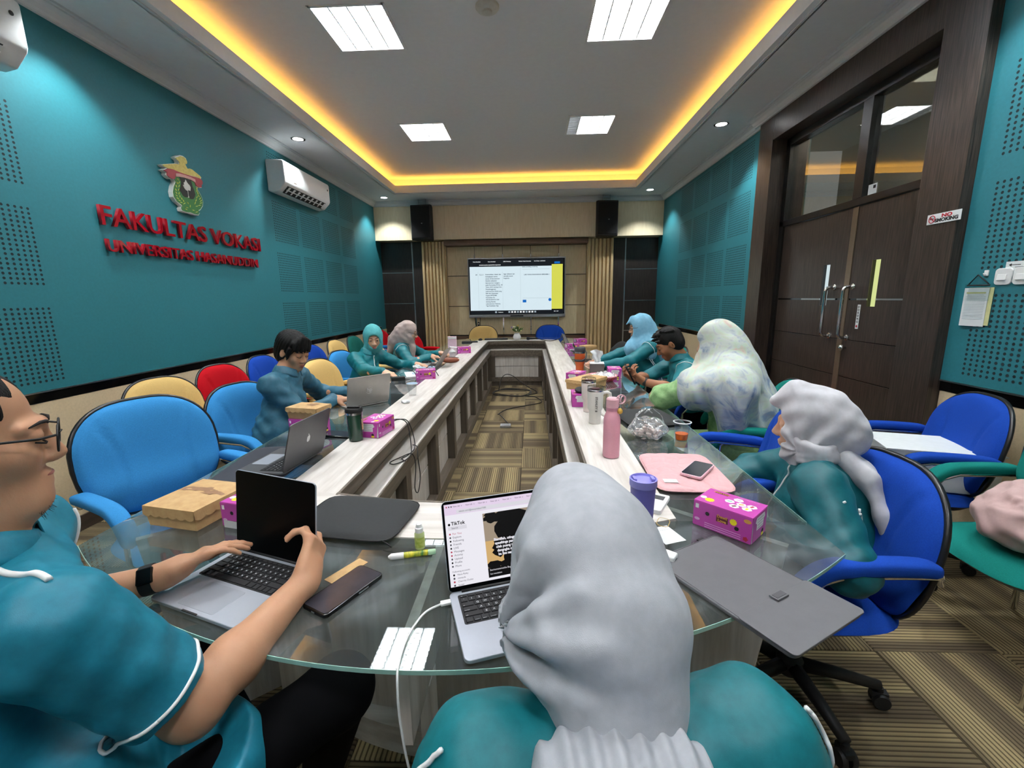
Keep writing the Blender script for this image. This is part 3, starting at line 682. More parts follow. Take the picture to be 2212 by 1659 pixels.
for y, fm, lb, g, dg in ((2.86, F_BG, 'beige office chair by the left wall behind the nearest light blue chair', 'beige office chairs', -12), (3.50, F_RED, 'red office chair by the left wall beside a beige one', 'red office chairs', -6),
        (4.12, F_RB, 'royal blue office chair by the left wall behind the man', 'royal blue office chairs', 0), (5.10, F_RB, 'royal blue office chair by the left wall behind the beige chair at the table', 'royal blue office chairs', 0),
        (5.75, F_BG, 'beige office chair by the left wall next to a dark green one', 'beige office chairs', 0), (6.37, F_GRD, 'dark green office chair by the left wall behind the woman in teal', 'green office chairs', 0),
        (6.99, F_LB, 'light blue office chair farthest along the left wall', 'light blue office chairs', 0), (7.62, F_RED, 'red office chair in the far left corner by the wall', 'red office chairs', 0)):
    chair(-2.36, y, dg, fm, lb, g)
chair(-.92, 8.22, -92, F_BG, 'beige office chair at the far end below the screen', 'beige office chairs')
chair(.37, 8.24, -88, F_RB, 'royal blue office chair at the far end below the screen', 'royal blue office chairs')
chair(1.42, 6.75, 168, F_RB, 'royal blue office chair side-on at the far right of the table with a black bag', 'royal blue office chairs')
chair(1.95, 4.75, 180, F_RED, 'red office chair behind the man holding a phone', 'red office chairs')
chair(1.28, 4.58, 180, F_GR, 'green office chair under the woman in a light blue headscarf', 'green office chairs')
chair(1.30, 3.50, 176, F_RB, 'royal blue office chair under the man holding a phone', 'royal blue office chairs')
chair(1.33, 2.74, 165, F_GR, 'green office chair under the woman in the floral shawl', 'green office chairs')
chair(.96, 2.10, 157, F_RB, 'royal blue office chair between the two headscarved women on the right', 'royal blue office chairs')
chair(.955, 1.46, 181, F_RB, 'royal blue office chair under the woman in the pale grey headscarf', 'royal blue office chairs', h=-.03)
chair(2.02, 2.32, 165, F_RB, 'royal blue office chair by the right wall with a white carton on its seat', 'royal blue office chairs')
chair(-.93, .40, 40, F_GR, 'green office chair under the bespectacled man, its armrest at the bottom edge', 'green office chairs')
chair(.11, .30, 97, F_LB, 'light blue office chair under the woman nearest the camera, below the frame', 'light blue office chairs')
lift(near_lb, .085)
# ---------------------------------------------------------------- sculpting: smooth-blended solids meshed by surface nets
def V3(*a): return np.array(a, float)
class Sculpt:
    def __init__(s): s.p = []; s.disp = None; s.pad = .02
    def cone(s, a, b, ra, rb, k=.02, sub=False):
        a = np.array(a, float); b = np.array(b, float); ba = b-a; L = max(ba @ ba, 1e-12)
        def f(P):
            t = np.clip(((P-a) @ ba)/L, 0, 1); return np.linalg.norm(P-a-t[:, None]*ba, axis=1)-(ra+(rb-ra)*t)
        R = max(ra, rb); s.p.append((f, np.minimum(a, b)-R, np.maximum(a, b)+R, k, sub)); return s
    def chain(s, pts, rs, k=.02, sub=False):
        for i in range(len(pts)-1): s.cone(pts[i], pts[i+1], rs[i], rs[i+1], k, sub)
        return s
    def ell(s, c, r, R=None, k=.02, sub=False):
        c = np.array(c, float); r = np.array(r, float); R = np.eye(3) if R is None else np.array(R, float)
        def f(P):
            q = (P-c) @ R; k0 = np.linalg.norm(q/r, axis=1); k1 = np.linalg.norm(q/(r*r), axis=1)+1e-9
            return k0*(k0-1)/k1
        ext = np.sqrt(((R*r)**2).sum(1)); s.p.append((f, c-ext, c+ext, k, sub)); return s
    def box(s, c, h, r, R=None, k=.01, sub=False):
        c = np.array(c, float); h = np.array(h, float); R = np.eye(3) if R is None else np.array(R, float)
        def f(P):
            q = np.abs((P-c) @ R)-h+r; return np.linalg.norm(np.maximum(q, 0), axis=1)+np.minimum(q.max(1), 0)-r
        ext = np.abs(R) @ h; s.p.append((f, c-ext, c+ext, k, sub)); return s
    def half(s, c, n, k=.01):
        """cut away everything on the side the normal n points to"""
        c = np.array(c, float); n = np.array(n, float); n = n/np.linalg.norm(n)
        s.p.append((lambda P: -((P-c) @ n), None, None, k, True)); return s
    def ev(s, P, mask_fn=None):
        d = np.full(len(P), .3)
        lo, hi = P.min(0), P.max(0)
        for f, a, b, k, sub in s.p:
            if a is None: idx = slice(None)
            else:
                m = .07
                idx = np.nonzero(((P > a-m) & (P < b+m)).all(1))[0]
                if len(idx) == 0: continue
            x = f(P[idx]); y = d[idx]
            if sub:
                x = -x; h = np.maximum(k-np.abs(x-y), 0)/k; d[idx] = np.maximum(x, y)+h*h*k*.25
            else:
                h = np.maximum(k-np.abs(x-y), 0)/k; d[idx] = np.minimum(x, y)-h*h*k*.25
        if s.disp is not None:
            idx = np.nonzero(np.abs(d) < .06)[0]
            d[idx] -= s.disp(P[idx])
        return d
    def bounds(s):
        lo = np.min([q[1] for q in s.p if q[1] is not None and not q[4]], axis=0)-s.pad; hi = np.max([q[2] for q in s.p if q[2] is not None and not q[4]], axis=0)+s.pad
        return lo, hi
    def mesh(s, res, smooth=1):
        lo, hi = s.bounds(); B = 6
        nb = np.ceil((hi-lo)/(res*B)).astype(int)+1
        n = nb*B+1
        ax = [np.arange(k) for k in nb]
        G = np.stack(np.meshgrid(*ax, indexing='ij'), -1).reshape(-1, 3)
        Cn = lo+(G+.5)*res*B
        dc = s.ev(Cn); half = res*B*.87*1.35+.008
        D = np.where(dc.reshape(nb) > 0, .3, -.3).astype(np.float32)
        D = D.repeat(B, 0).repeat(B, 1).repeat(B, 2)
        D = np.pad(D, ((0, 1),)*3, constant_values=.3)
        act = G[np.abs(dc) < half]
        o = np.stack(np.meshgrid(*(np.arange(B+1),)*3, indexing='ij'), -1).reshape(-1, 3)
        for c0 in range(0, len(act), 1500):
            I = (act[c0:c0+1500, None, :]*B+o[None]).reshape(-1, 3)
            D[I[:, 0], I[:, 1], I[:, 2]] = s.ev(lo+I*res)
        D[0] = D[-1] = .3; D[:, 0] = D[:, -1] = .3; D[:, :, 0] = D[:, :, -1] = .3
        S = D < 0
        a = S[:-1, :-1, :-1].astype(np.int8)
        cnt = np.zeros(a.shape, np.int8)
        for i in (0, 1):
            for j in (0, 1):
                for k in (0, 1): cnt += S[i:S.shape[0]-1+i, j:S.shape[1]-1+j, k:S.shape[2]-1+k]
        cells = np.argwhere((cnt > 0) & (cnt < 8))
        ids = np.full(a.shape, -1, np.int32); ids[tuple(cells.T)] = np.arange(len(cells))
        cor = [(i, j, k) for i in (0, 1) for j in (0, 1) for k in (0, 1)]
        vals = {c: D[cells[:, 0]+c[0], cells[:, 1]+c[1], cells[:, 2]+c[2]] for c in cor}
        acc = np.zeros((len(cells), 3)); w = np.zeros(len(cells))
        for c in cor:
            for axx in range(3):
                if c[axx]: continue
                e = list(c); e[axx] = 1; e = tuple(e)
                d0, d1 = vals[c], vals[e]; m = (d0 < 0) != (d1 < 0)
                t = np.where(m, d0/np.where(m, d0-d1, 1), 0)
                p = np.array(c, float)[None]+np.zeros((len(cells), 1)); p[:, axx] += t
                acc += p*m[:, None]; w += m
        Vx = lo+(cells+acc/w[:, None])*res
        Q = []
        for axx in range(3):
            sl0 = [slice(1, -1)]*3; sl1 = [slice(1, -1)]*3; sl0[axx] = slice(0, -1); sl1[axx] = slice(1, None)
            s0, s1 = S[tuple(sl0)], S[tuple(sl1)]
            E = np.argwhere(s0 != s1)
            off = np.ones(3, int); off[axx] = 0; inside = s0[tuple(E.T)]; E = E+off
            u, v = [(1, 2), (2, 0), (0, 1)][axx]
            def cid(du, dv):
                X = E.copy(); X[:, u] -= du; X[:, v] -= dv; return ids[tuple(X.T)]
            q = np.stack([cid(1, 1), cid(0, 1), cid(0, 0), cid(1, 0)], 1)
            q[~inside] = q[~inside][:, ::-1]; Q.append(q)
        Q = np.concatenate(Q)
        for _ in range(smooth):
            A = np.zeros_like(Vx); N = np.zeros(len(Vx))
            for i in range(4):
                p, r = Q[:, i], Q[:, (i+1) % 4]
                for x in range(3):
                    A[:, x] += np.bincount(p, Vx[r, x], len(Vx)) + np.bincount(r, Vx[p, x], len(Vx))
                N += np.bincount(p, minlength=len(Vx)) + np.bincount(r, minlength=len(Vx))
            Vx = Vx*.45+.55*A/np.maximum(N, 1)[:, None]
        return Vx, Q
    def snap(s, pts, off=0.0, it=8):
        P = np.array(pts, float)
        for _ in range(it):
            d = s.ev(P); g = np.stack([(s.ev(P+e)-s.ev(P-e))/.004 for e in np.eye(3)*.002], 1)
            g /= np.linalg.norm(g, axis=1)[:, None]+1e-9; P -= (d-off)[:, None]*g*.8
        return P
def unit(v): v = np.array(v, float); return v/np.linalg.norm(v)
def sculpt_obj(name, S, res, m, parent, base, smooth=1, label=None, cutz=None):
    V, Q = S.mesh(res, smooth); V = V-np.array(base)
    return obj(name, (V, Q), m, parent, smooth=True, label=label)
# wave folds used on cloth
def folds(dirs, amp, seed=0):
    rs = np.random.RandomState(seed); W = [(np.array(d, float), rs.uniform(0, 6.28), rs.uniform(.7, 1.3)) for d in dirs]
    def f(P):
        o = 0; wob = .9*np.sin(P @ np.array([17, 9, 13.])+seed)+.6*np.sin(P @ np.array([-8, 21, 11.])+2*seed)
        for d, ph, g in W: o = o+g*np.sin(P @ d+ph+wob)
        return amp*o/len(W)
    return f
m_skin = {}
def skin(name, c, c2): return mat(name, c, .5, c2=c2, scale=14, ramp=(.3, .75), bump=.04, bscale=300, spec=.4, sub=.12)
m_skinA = skin('skin tan', (184, 136, 104), (196, 149, 116)); m_skinG = skin('skin warm light', (186, 140, 108), (200, 152, 118)); m_skinE = skin('skin brown', (140, 92, 64), (156, 106, 76)); m_skinF = skin('skin light', (206, 160, 132), (216, 172, 144))
m_eye = mat('eye white', (216, 212, 206), .2, var=.03); m_iris = mat('iris dark brown', (26, 16, 12), .15, var=.2); m_brow = mat('eyebrow hair', (26, 20, 18), .8, var=.2)
m_lip = mat('lips', (158, 92, 84), .4, var=.06); m_hair = mat('black hair', (6, 5, 5), .5, c2=(15, 13, 12), scale=30, stretch=(8, 8, 1.5), ramp=(.35, .75), bump=.5, bscale=60, spec=.25)
def satin(name, c, c2, sh=.2, rough=.5): return mat(name, c, rough, c2=c2, scale=60, ramp=(.3, .7), bump=.06, bscale=900, spec=.35, sheen=sh)
m_uni = satin('teal uniform cloth', (12, 100, 108), (16, 112, 120)); m_uniA = satin('blue teal uniform cloth', (22, 108, 130), (26, 120, 142)); m_uniC = satin('deep teal uniform cloth', (7, 80, 88), (9, 90, 98)); m_uniG = satin('petrol blue shirt cloth', (46, 92, 112), (54, 104, 124))
m_pipe = mat('white piping', (228, 230, 228), .7, var=.03); m_trous = mat('black trousers cloth', (7, 7, 9), .95, var=.15, spec=.1)
def rotm(x, y, z): return np.stack([unit(x), unit(y), unit(z)], 1)
def head_frame(face, pitch=0, roll=0):
    """columns: right, forward, up for a head facing the bearing `face` (degrees from +X), pitched down"""
    a = math.radians(face); f = np.array([math.cos(a), math.sin(a), 0]); up = np.array([0, 0, 1.]); r = np.cross(f, up)
    p = math.radians(pitch); f2 = f*math.cos(p)-up*math.sin(p); u2 = up*math.cos(p)+f*math.sin(p)
    q = math.radians(roll); r3 = r*math.cos(q)+u2*math.sin(q); u3 = u2*math.cos(q)-r*math.sin(q)
    return np.stack([r3, f2, u3], 1)
def add_head(S, c, R, neck, female=False, sc=1.0, lids=True):
    c = np.array(c, float); g = lambda x, y, z: c+R @ (np.array([x, y, z])*sc); r_ = lambda *a: np.array(a)*sc
    S.ell(g(0, -.018, .028), r_(.074, .094, .088), R, .02)
    S.ell(g(0, .028, -.045), r_(.060, .060, .078) if not female else r_(.057, .058, .073), R, .03)
    S.ell(g(0, .062, -.103), r_(.026, .02, .016) if not female else r_(.019, .018, .014), R, .03)
    for s in (-1, 1):
        S.ell(g(s*.036, .054, -.030), r_(.026, .026, .024), R, .025)
        S.cone(g(s*.012, .084, .016), g(s*.048, .066, .014), .010*sc, .008*sc, .018)
        S.ell(g(s*.031, .092, -.004), r_(.017, .013, .010), R, .012, True)
        S.ell(g(s*.031, .074, -.004), r_(.0165, .0135, .0135), R, .004)
        if lids:
            S.ell(g(s*.031, .0775, .002), r_(.0175, .0125, .0085), R, .004)
        S.ell(g(s*.0115, .094, -.043), r_(.009, .010, .008), R, .008)
        e = g(s*.077, -.008, -.012); S.ell(e, r_(.008, .018, .031), R @ np.array(rotm((1, .35*s, 0), (-.35*s, 1, -.15), (0, .15, 1))), .008)
        S.ell(e+R @ r_(s*.006, .002, .002), r_(.006, .010, .018), R, .005, True)
    S.cone(g(0, .084, .004), g(0, .104, -.036), .0075*sc, .0115*sc, .012)
    S.ell(g(0, .084, -.070), r_(.022, .012, .007), R, .006); S.ell(g(0, .082, -.081), r_(.020, .012, .008), R, .006)
    S.cone(g(0, .098, -.0752), g(0, .07, -.0752), .0016*sc, .0016*sc, .004, True)
    if neck is not None:
        nb = np.array(neck, float); S.cone(g(0, -.022, -.07), nb, .052*sc, .06*sc, .03)
    return g
def head_parts(par, base, g, R, sc=1, lips=True, open_eyes=False, brow=True):
    base = np.array(base)
    for s in (-1, 1):
        if open_eyes:
            eb = MB(); eb.lathe([(.0128*sc*math.sin(t), .0128*sc*math.cos(t)) for t in np.linspace(.05, 3.1, 9)], g(s*.031, .0755, -.004)-base, 14)
            e = obj('eye', eb, m_eye, par, smooth=True)
            ib = MB(); ib.lathe([(.0066*sc, 0), (.006*sc, .0016), (.002*sc, .0024)], g(s*.031, .0865, -.004)-base, 14, Matrix(np.stack([R[:, 0], R[:, 2], R[:, 1]], 1).tolist()))
            obj('iris', ib, m_iris, e, smooth=True)
        else:
            obj('eyelashes', MB().tube([g(s*x, y, z)-base for x, y, z in ((.016, .0855, -.009), (.024, .0915, -.0125), (.034, .091, -.0125), (.046, .08, -.008))], .0016*sc, 6), m_brow, par, smooth=True)
        if brow:
            obj('eyebrow', MB().tube([g(s*x, y, z)-base for x, y, z in ((.013, .0935, .018), (.024, .0925, .0225), (.036, .086, .023), (.05, .0725, .0165))], [.002*sc, .003*sc, .0028*sc, .001*sc], 6), m_brow, par, smooth=True)
    if lips:
        S2 = Sculpt(); S2.ell(g(0, .0875, -.0705), np.array((.021, .0105, .0052))*sc, R, .003); S2.ell(g(0, .0855, -.0805), np.array((.0185, .0105, .0062))*sc, R, .003)
        S2.cone(g(0, .104, -.0755), g(0, .08, -.0755), .0012, .0012, .003, True)
        S2.pad = .004; sculpt_obj('lips', S2, .0025, m_lip, par, base, 1)
def add_hand(S, w, d, n, side, curl=(25, 28, 30, 34), sc=1.0, thumb=(35, 30), spread=5, kk=.007):
    """hand from wrist w along d, back of the hand along n; side +1 when the thumb lies along cross(d, n)"""
    w = np.array(w, float); d = unit(d); n = np.array(n, float); n = unit(n-d*(n @ d)); a = np.cross(d, n)*side
    R = np.stack([d, a, n], 1)
    S.box(w+d*.050*sc, np.array([.045, .038, .0125])*sc, .011*sc, R, .018)
    S.cone(w-d*.01*sc, w+d*.03*sc, .026*sc, .028*sc, .02)
    S.ell(w+d*.035*sc+a*.024*sc-n*.008*sc, np.array((.032, .017, .016))*sc, R, .014)
    tips = []
    for i, (off, L) in enumerate(zip((.029, .0095, -.0095, -.028), ((.043, .026, .021), (.047, .029, .022), (.043, .027, .021), (.034, .021, .019)))):
        p = w+d*(.088-.004*abs(i-1.2))*sc+a*off*sc; th = 0; r = (.0088, .0085, .0083, .0073)[i]*sc
        sp = math.radians(spread*(1.2-i))
        dd = unit(d*math.cos(sp)+a*math.sin(sp))
        for j in range(3):
            th += math.radians(curl[i]*(.8, 1.15, .75)[j]); q = p+(dd*math.cos(th)-n*math.sin(th))*L[j]*sc
            S.cone(p, q, r, r*.93, kk if j else .012); r *= .93; p = q
        tips.append(p)
    t0 = w+d*.022*sc+a*.030*sc-n*.004*sc; th = math.radians(thumb[0]); ph = math.radians(thumb[1])
    td = unit(d*math.cos(th)+a*math.sin(th)); td = unit(td*math.cos(ph)-n*math.sin(ph))
    p1 = t0+td*.042*sc; td2 = unit(td*.9+d*.35-n*.12); p2 = p1+td2*.030*sc; p3 = p2+unit(td2+d*.2)*.024*sc
    S.cone(t0, p1, .014*sc, .0108*sc, .014); S.cone(p1, p2, .0106*sc, .0098*sc, kk); S.cone(p2, p3, .0098*sc, .0085*sc, kk)
    tips.append(p3); return tips
def elbow(sh, wr, l1, l2, hint):
    sh, wr = np.array(sh, float), np.array(wr, float); v = wr-sh; D_ = min(np.linalg.norm(v), l1+l2-.004); u = unit(v)
    x = (l1*l1-l2*l2+D_*D_)/(2*D_); hgt = math.sqrt(max(l1*l1-x*x, 0)); h = np.array(hint, float); h = unit(h-u*(h @ u))
    return sh+u*x+h*hgt
def glasses(par, base, g, R, sc=1, m=None, rr=(.024, .019)):
    b = MB()
    for s in (-1, 1):
        b.tube([g(s*.031+rr[0]*1.02*math.copysign(abs(math.cos(t))**.8, math.cos(t)), .105-.0, -.006+rr[1]*math.copysign(abs(math.sin(t))**.8, math.sin(t)))-base for t in np.linspace(0, 2*PI, 21)[:-1]], .0016*sc, 6, True)
        b.tube([g(s*.055, .104, .004)-base, g(s*.078, .085, .004)-base, g(s*.080, .0, .002)-base, g(s*.077, -.03, -.012)-base], .002*sc, 6)
    b.tube([g(-.009, .106, -.002)-base, g(0, .109, .001)-base, g(.009, .106, -.002)-base], .0015*sc, 6)
    return obj('spectacles', b, m, par, smooth=True)
# ---------------------------------------------------------------- people
class Person:
    def __init__(s, label, hip, face, neck, head, hface, hpitch, skin_m, hroll=0, female=False, sc=1.0):
        s.hip = V3(*hip); s.base = V3(hip[0], hip[1], 0); s.neck = V3(*neck); s.hc = V3(*head)
        a = math.radians(face); s.f = V3(math.cos(a), math.sin(a), 0); s.r = np.cross(s.f, V3(0, 0, 1)); s.up = unit(s.neck-s.hip)
        s.R = head_frame(hface, hpitch, hroll); s.sc = sc; s.female = female
        s.t = thing('person', label, 'person', tuple(s.base)); s.skin_m = skin_m; s.body = Sculpt(); s.hands = []
        w = .175 if not female else .155; s.w = w
        s.sh = [s.neck-s.r*w-s.up*.055, s.neck+s.r*w-s.up*.055]      # left, right
        s.chest = s.neck-s.up*.20+s.f*.02; s.belly = s.hip+s.up*.14+s.f*.02
    def arm(s, side, wrist, d, n, hint, curl=(25, 28, 30, 34), thumb=(35, 30), l1=.27, l2=.245, scl=1.0, thick=1.0, hand=True, el=None):
        sh = s.sh[side]; wr = V3(*wrist); el = elbow(sh, wr, l1, l2, hint) if el is None else V3(*el)
        s.body.cone(sh, el, .046*thick, .039*thick, .03).cone(el, el+(wr-el)*.35, .039*thick, .041*thick, .03).cone(el+(wr-el)*.35, wr, .041*thick, .0265*thick, .03)
        if hand: add_hand(s.body, wr, d, n, -1 if side == 0 else 1, curl, scl*s.sc, thumb)
        s.hands.append((side, sh, el, wr)); return el
    def legs(s, spread=.10, kz=.50, drop=.02, m=None, shoe=True, kn=None):
        S = Sculpt(); m = m or m_trous
        for q in (-1, 1):
            h = s.hip+s.r*q*.085; k = s.hip+s.f*.40+s.r*q*spread; k[2] = kz; an = k+s.f*drop; an[2] = .10
            if kn: k, an = V3(*kn[(q+1)//2][0]), V3(*kn[(q+1)//2][1])
            s.body.chain([h, k, an, an-V3(0, 0, .06)+s.f*.06], [.06, .045, .035, .03], .03)
            S.chain([h, k, an], [.092, .066, .056], .04)
            b = Sculpt(); b.ell(an+s.f*.06-V3(0, 0, .055), (.13, .045, .045), np.stack([s.f, s.r, V3(0, 0, 1)], 1)); b.half((0, 0, .004), (0, 0, -1), .004)
            if shoe: sculpt_obj('shoe', b, .012, m_blackm, s.t, s.base)
        S.ell(s.hip+V3(0, 0, .0), (.16, .17, .12), None, .05)
        sculpt_obj('trousers', S, .012, m, s.t, s.base)
    def torso(s, S, k=.05, fat=1.0, off=0.0):
        W = np.stack([s.r, s.f, s.up], 1); w = s.w
        S.ell(s.hip+s.up*.06, np.array((.165, .135, .14))*fat+off, W, k); S.ell(s.belly, np.array((.155, .125, .16))*fat+off, W, k); S.ell(s.chest, np.array((w-.015, .115, .17))*1.0+off, W, k)
        S.cone(s.sh[0]-s.up*.005, s.sh[1]-s.up*.005, .062+off, .062+off, k); S.cone(s.neck-s.up*.03, s.neck+s.up*.02, .085+off, .055+off, k)
    def finish_body(s, res=.006, lids=True, parts=True, lips=True, open_eyes=False, brow=True):
        s.g = add_head(s.body, s.hc, s.R, s.neck, s.female, s.sc, lids)
        s.torso(s.body, .05, .88, -.02)
        sculpt_obj('body', s.body, res, s.skin_m, s.t, s.base, 1)
        if parts: head_parts(s.t, s.base, s.g, s.R, s.sc, lips, open_eyes, brow)
    def shirt(s, m, sleeve=1.0, res=.008, amp=.004, seed=1, fat=1.0, cuff=.043, extra=None, rs=(.068, .056, .045), hand_cut=True, collar=True):
        S = Sculpt(); s.torso(S, .05, fat, 0.0)
        for side, sh, el, wr in s.hands:
            S.cone(sh, el, rs[0], rs[1], .045)
            if sleeve > .5:
                e = el+(wr-el)*(.93 if sleeve >= 1 else sleeve); S.cone(el, e, rs[1], cuff, .03)
        if extra: extra(S)
        S.cone(s.neck+s.up*.0, s.neck+s.up*.2, .056, .075, .01, True)
        S.half((0, 0, s.hip[2]-.07), (0, 0, -1), .01)
        fd = folds([(60, 25, 40), (-35, 60, 55), (20, -50, 80), (45, 45, -70)], amp, seed); S.disp = fd
        s.S = S; s.shirt_o = sculpt_obj('shirt', S, res, m, s.t, s.base, 1)
        if collar: s.collar(m)
        return S
    def collar(s, m, hgt=.035, r=.064):
        W = np.stack([s.r, s.f, s.up], 1); b = MB()
        def fn(u, v):
            a = PI/2+2*PI*(.04+.92*u); rr = r+.002
            prof = [(0, -.008), (.004, hgt), (.012, hgt+.002), (.026, hgt*.35), (.036, -.012)]
            i = v*4; k = min(int(i), 3); p0, p1 = prof[k], prof[k+1]; d_, z = p0[0]+(p1[0]-p0[0])*(i-k), p0[1]+(p1[1]-p0[1])*(i-k)
            fr = max(0, math.sin(a)); z -= .035*fr*fr
            return tuple(s.neck+s.up*.012+W @ np.array([(rr+d_)*math.cos(a), (rr*.95+d_*.8)*math.sin(a)+.008, z])-s.base)
        b.grid(fn, 40, 9); o = obj('collar', b, m, s.t, smooth=True)
        md = o.modifiers.new('thickness', 'SOLIDIFY'); md.thickness = .003; return o
    def piping(s, pts, off=.002, r=.003, name='piping', S=None, m=None):
        q_ = np.array(pts, float); u_ = np.linspace(0, len(q_)-1, max(len(q_), 4*len(q_))); q_ = np.stack([np.interp(u_, np.arange(len(q_)), q_[:, k]) for k in range(3)], 1)
        P = (S or s.S).snap(q_, off)
        return obj(name, MB().tube([tuple(p-s.base) for p in P], r, 6), m or m_pipe, s.t, smooth=True)
    def seam(s, side, off=.002, r=.003, n=14):
        """piping around the shoulder seam"""
        _, sh, el, _ = [h for h in s.hands if h[0] == side][0]; d = unit(el-sh); c = sh+d*.02
        e1 = unit(np.cross(d, V3(0, 0, 1))); e2 = np.cross(d, e1)
        return s.piping([c+e1*.09*math.cos(t)+e2*.09*math.sin(t) for t in np.linspace(0, 2*PI, n)], off, r)
def hijab_cap(S, g, R, sc=1.0, face=(.0525, .06, .072), fz=-.022, fy=.115, bun=None, neck=None, nr=(.075, .09)):
    r_ = lambda *a: np.array(a)*sc
    S.ell(g(0, -.022, .024), r_(.089, .113, .108), R, .03)
    S.ell(g(0, .005, -.05), r_(.081, .083, .092), R, .03)
    if bun is not None: S.ell(g(*bun[:3]), r_(*bun[3:]), R, .04)
    if neck is not None: S.cone(g(0, -.02, -.085), neck, nr[0]*sc, nr[1]*sc, .03)
    S.ell(g(0, fy, fz), r_(*face), R, .012, True)
def radial_folds(c, R, amp, n=9, z0=-.02, seed=0):
    """pleats that radiate from a point, in the head frame"""
    c = np.array(c)
    def f(P):
        q = (P-c) @ R; a = np.arctan2(q[:, 2], q[:, 1]); d = np.linalg.norm(q, axis=1)
        return amp*np.sin(n*a+seed+8*d)*np.clip(d/.05, 0, 1)*np.exp(-d/.11)
    return f
# --- the man in the petrol shirt at the silver laptop
p = Person('man with black fringe in a petrol blue shirt leaning over a silver laptop', (-1.64, 2.68, .52), 2, (-1.60, 2.78, 1.00), (-1.545, 2.80, 1.135), -20, 20, m_skinG)
p.arm(1, (-1.33, 2.86, .795), (.93, .25, -.05), (.05, .05, 1), (-.2, -.75, -.5), (35, 40, 42, 45)); p.arm(0, (-1.33, 3.10, .79), (.95, .1, -.05), (.05, 0, 1), (-.3, .7, -.5), (35, 38, 40, 45))
p.finish_body(.0055); p.legs()
p.shirt(m_uniG, 1.0, .0075, .0075, 3, 1.1)
S = Sculpt(); g = p.g
S.ell(g(0, -.022, .036), (.088, .108, .096), p.R, .02); S.ell(g(0, -.055, -.03), (.080, .072, .085), p.R, .03)
S.ell(g(0, .108, -.056), (.074, .076, .085), p.R, .012, True)
for s_ in (-1, 1):
    S.cone(g(s_*.076, .045, .03), g(s_*.076, .03, -.04), .014, .006, .012)
    S.ell(g(s_*.085, -.008, -.018), (.016, .020, .032), p.R, .006, True)
for i, x in enumerate(np.linspace(-.06, .06, 13)): S.cone(g(x, .055, .105-.006*abs(i-6)), g(x*1.06+.008*math.sin(i*2.7), .094-5.5*x*x, .030+.012*math.sin(i*2.3)), .016, .0025, .014)
def strands(c, R, amp, n=26):
    c = np.array(c)
    def f(P):
        q = (P-c) @ R; a = np.arctan2(q[:, 0], q[:, 1]); return amp*(np.sin(n*a+9*q[:, 2]*8)+.6*np.sin(2.3*n*a+20*q[:, 2]+1))
    return f
S.disp = strands(p.hc+p.R @ V3(0, -.02, 0), p.R, .0024)
sculpt_obj('hair', S, .0045, m_hair, p.t, p.base, 1)
# --- the woman in teal looking towards the camera
def scarf_mat(name, c, c2, rough=.75): return mat(name, c, rough, c2=c2, scale=40, ramp=(.3, .7), bump=.08, bscale=900, spec=.2, sheen=.25)
m_sc_teal = scarf_mat('aqua scarf cloth', (74, 156, 160), (90, 172, 174)); m_sc_taupe = scarf_mat('taupe scarf cloth', (176, 158, 152), (192, 174, 166))
m_sc_blue = scarf_mat('light blue scarf cloth', (118, 176, 204), (136, 190, 214)); m_sc_grey = scarf_mat('silver grey scarf cloth', (168, 172, 178), (182, 186, 192), .6); m_sc_pale = scarf_mat('pale grey scarf cloth', (184, 184, 188), (198, 198, 202), .65)
p = Person('woman in an aqua headscarf and teal uniform turned towards the camera', (-1.72, 4.36, .52), -30, (-1.66, 4.42, .93), (-1.60, 4.42, 1.07), -66, 10, m_skinF, female=True)
p.arm(1, (-1.36, 3.98, .79), (.8, -.3, -.1), (0, 0, 1), (-.6, -.4, -.3)); p.arm(0, (-1.2, 4.5, .785), (.9, -.2, -.05), (0, 0, 1), (.0, .7, -.4))
p.finish_body(.0055, open_eyes=True, lids=True); p.legs(); p.shirt(m_uni, 1.0, .008, .006, 5, 1.0, collar=True)
S = Sculpt(); hijab_cap(S, p.g, p.R, 1.09, (.054, .07, .064), -.014, .105, (0, -.09, -.03, .07, .07, .07), p.neck+p.up*.0, (.07, .064))
fd = folds([(50, 60, 90), (-70, 30, 60)], .0025, 2); S.disp = fd
sculpt_obj('headscarf', S, .006, m_sc_teal, p.t, p.base, 1)
S = Sculpt(); S.ell(p.neck-p.r*.13-p.f*.02+p.up*.04, (.05, .05, .09), None, .02); S.disp = folds([(90, 0, 0), (0, 120, 30)], .006, 1); sculpt_obj('scarf_tail', S, .007, m_sc_teal, p.t, p.base)
p.piping([p.neck+p.f*.14+p.up*z for z in (.0, -.05, -.1, -.16, -.24, -.3)], .001, .004)
# --- the woman in taupe typing in profile
p = Person('woman in a taupe headscarf and spectacles typing in profile', (-1.60, 5.20, .52), 2, (-1.52, 5.24, .94), (-1.455, 5.22, 1.075), 2, 14, m_skinF, female=True)
p.arm(1, (-1.17, 5.05, .80), (.95, .1, -.1), (0, 0, 1), (-.2, -.7, -.5)); p.arm(0, (-1.12, 5.34, .80), (.95, -.1, -.1), (0, 0, 1), (-.2, .7, -.5))
p.finish_body(.006); p.legs(); p.shirt(m_uni, 1.0, .008, .006, 7, 1.0)
S = Sculpt(); hijab_cap(S, p.g, p.R, 1.0, (.052, .055, .075), -.02, .112, (0, -.07, -.06, .085, .09, .11), p.neck, (.08, .09))
S.chain([p.g(0, -.09, -.02), p.neck-p.f*.11+p.up*.03, p.neck-p.f*.17-p.up*.13], [.08, .085, .03], .05); S.chain([p.g(0, .05, -.12), p.neck+p.f*.09-p.up*.05, p.neck+p.f*.13-p.up*.17], [.04, .05, .025], .03)
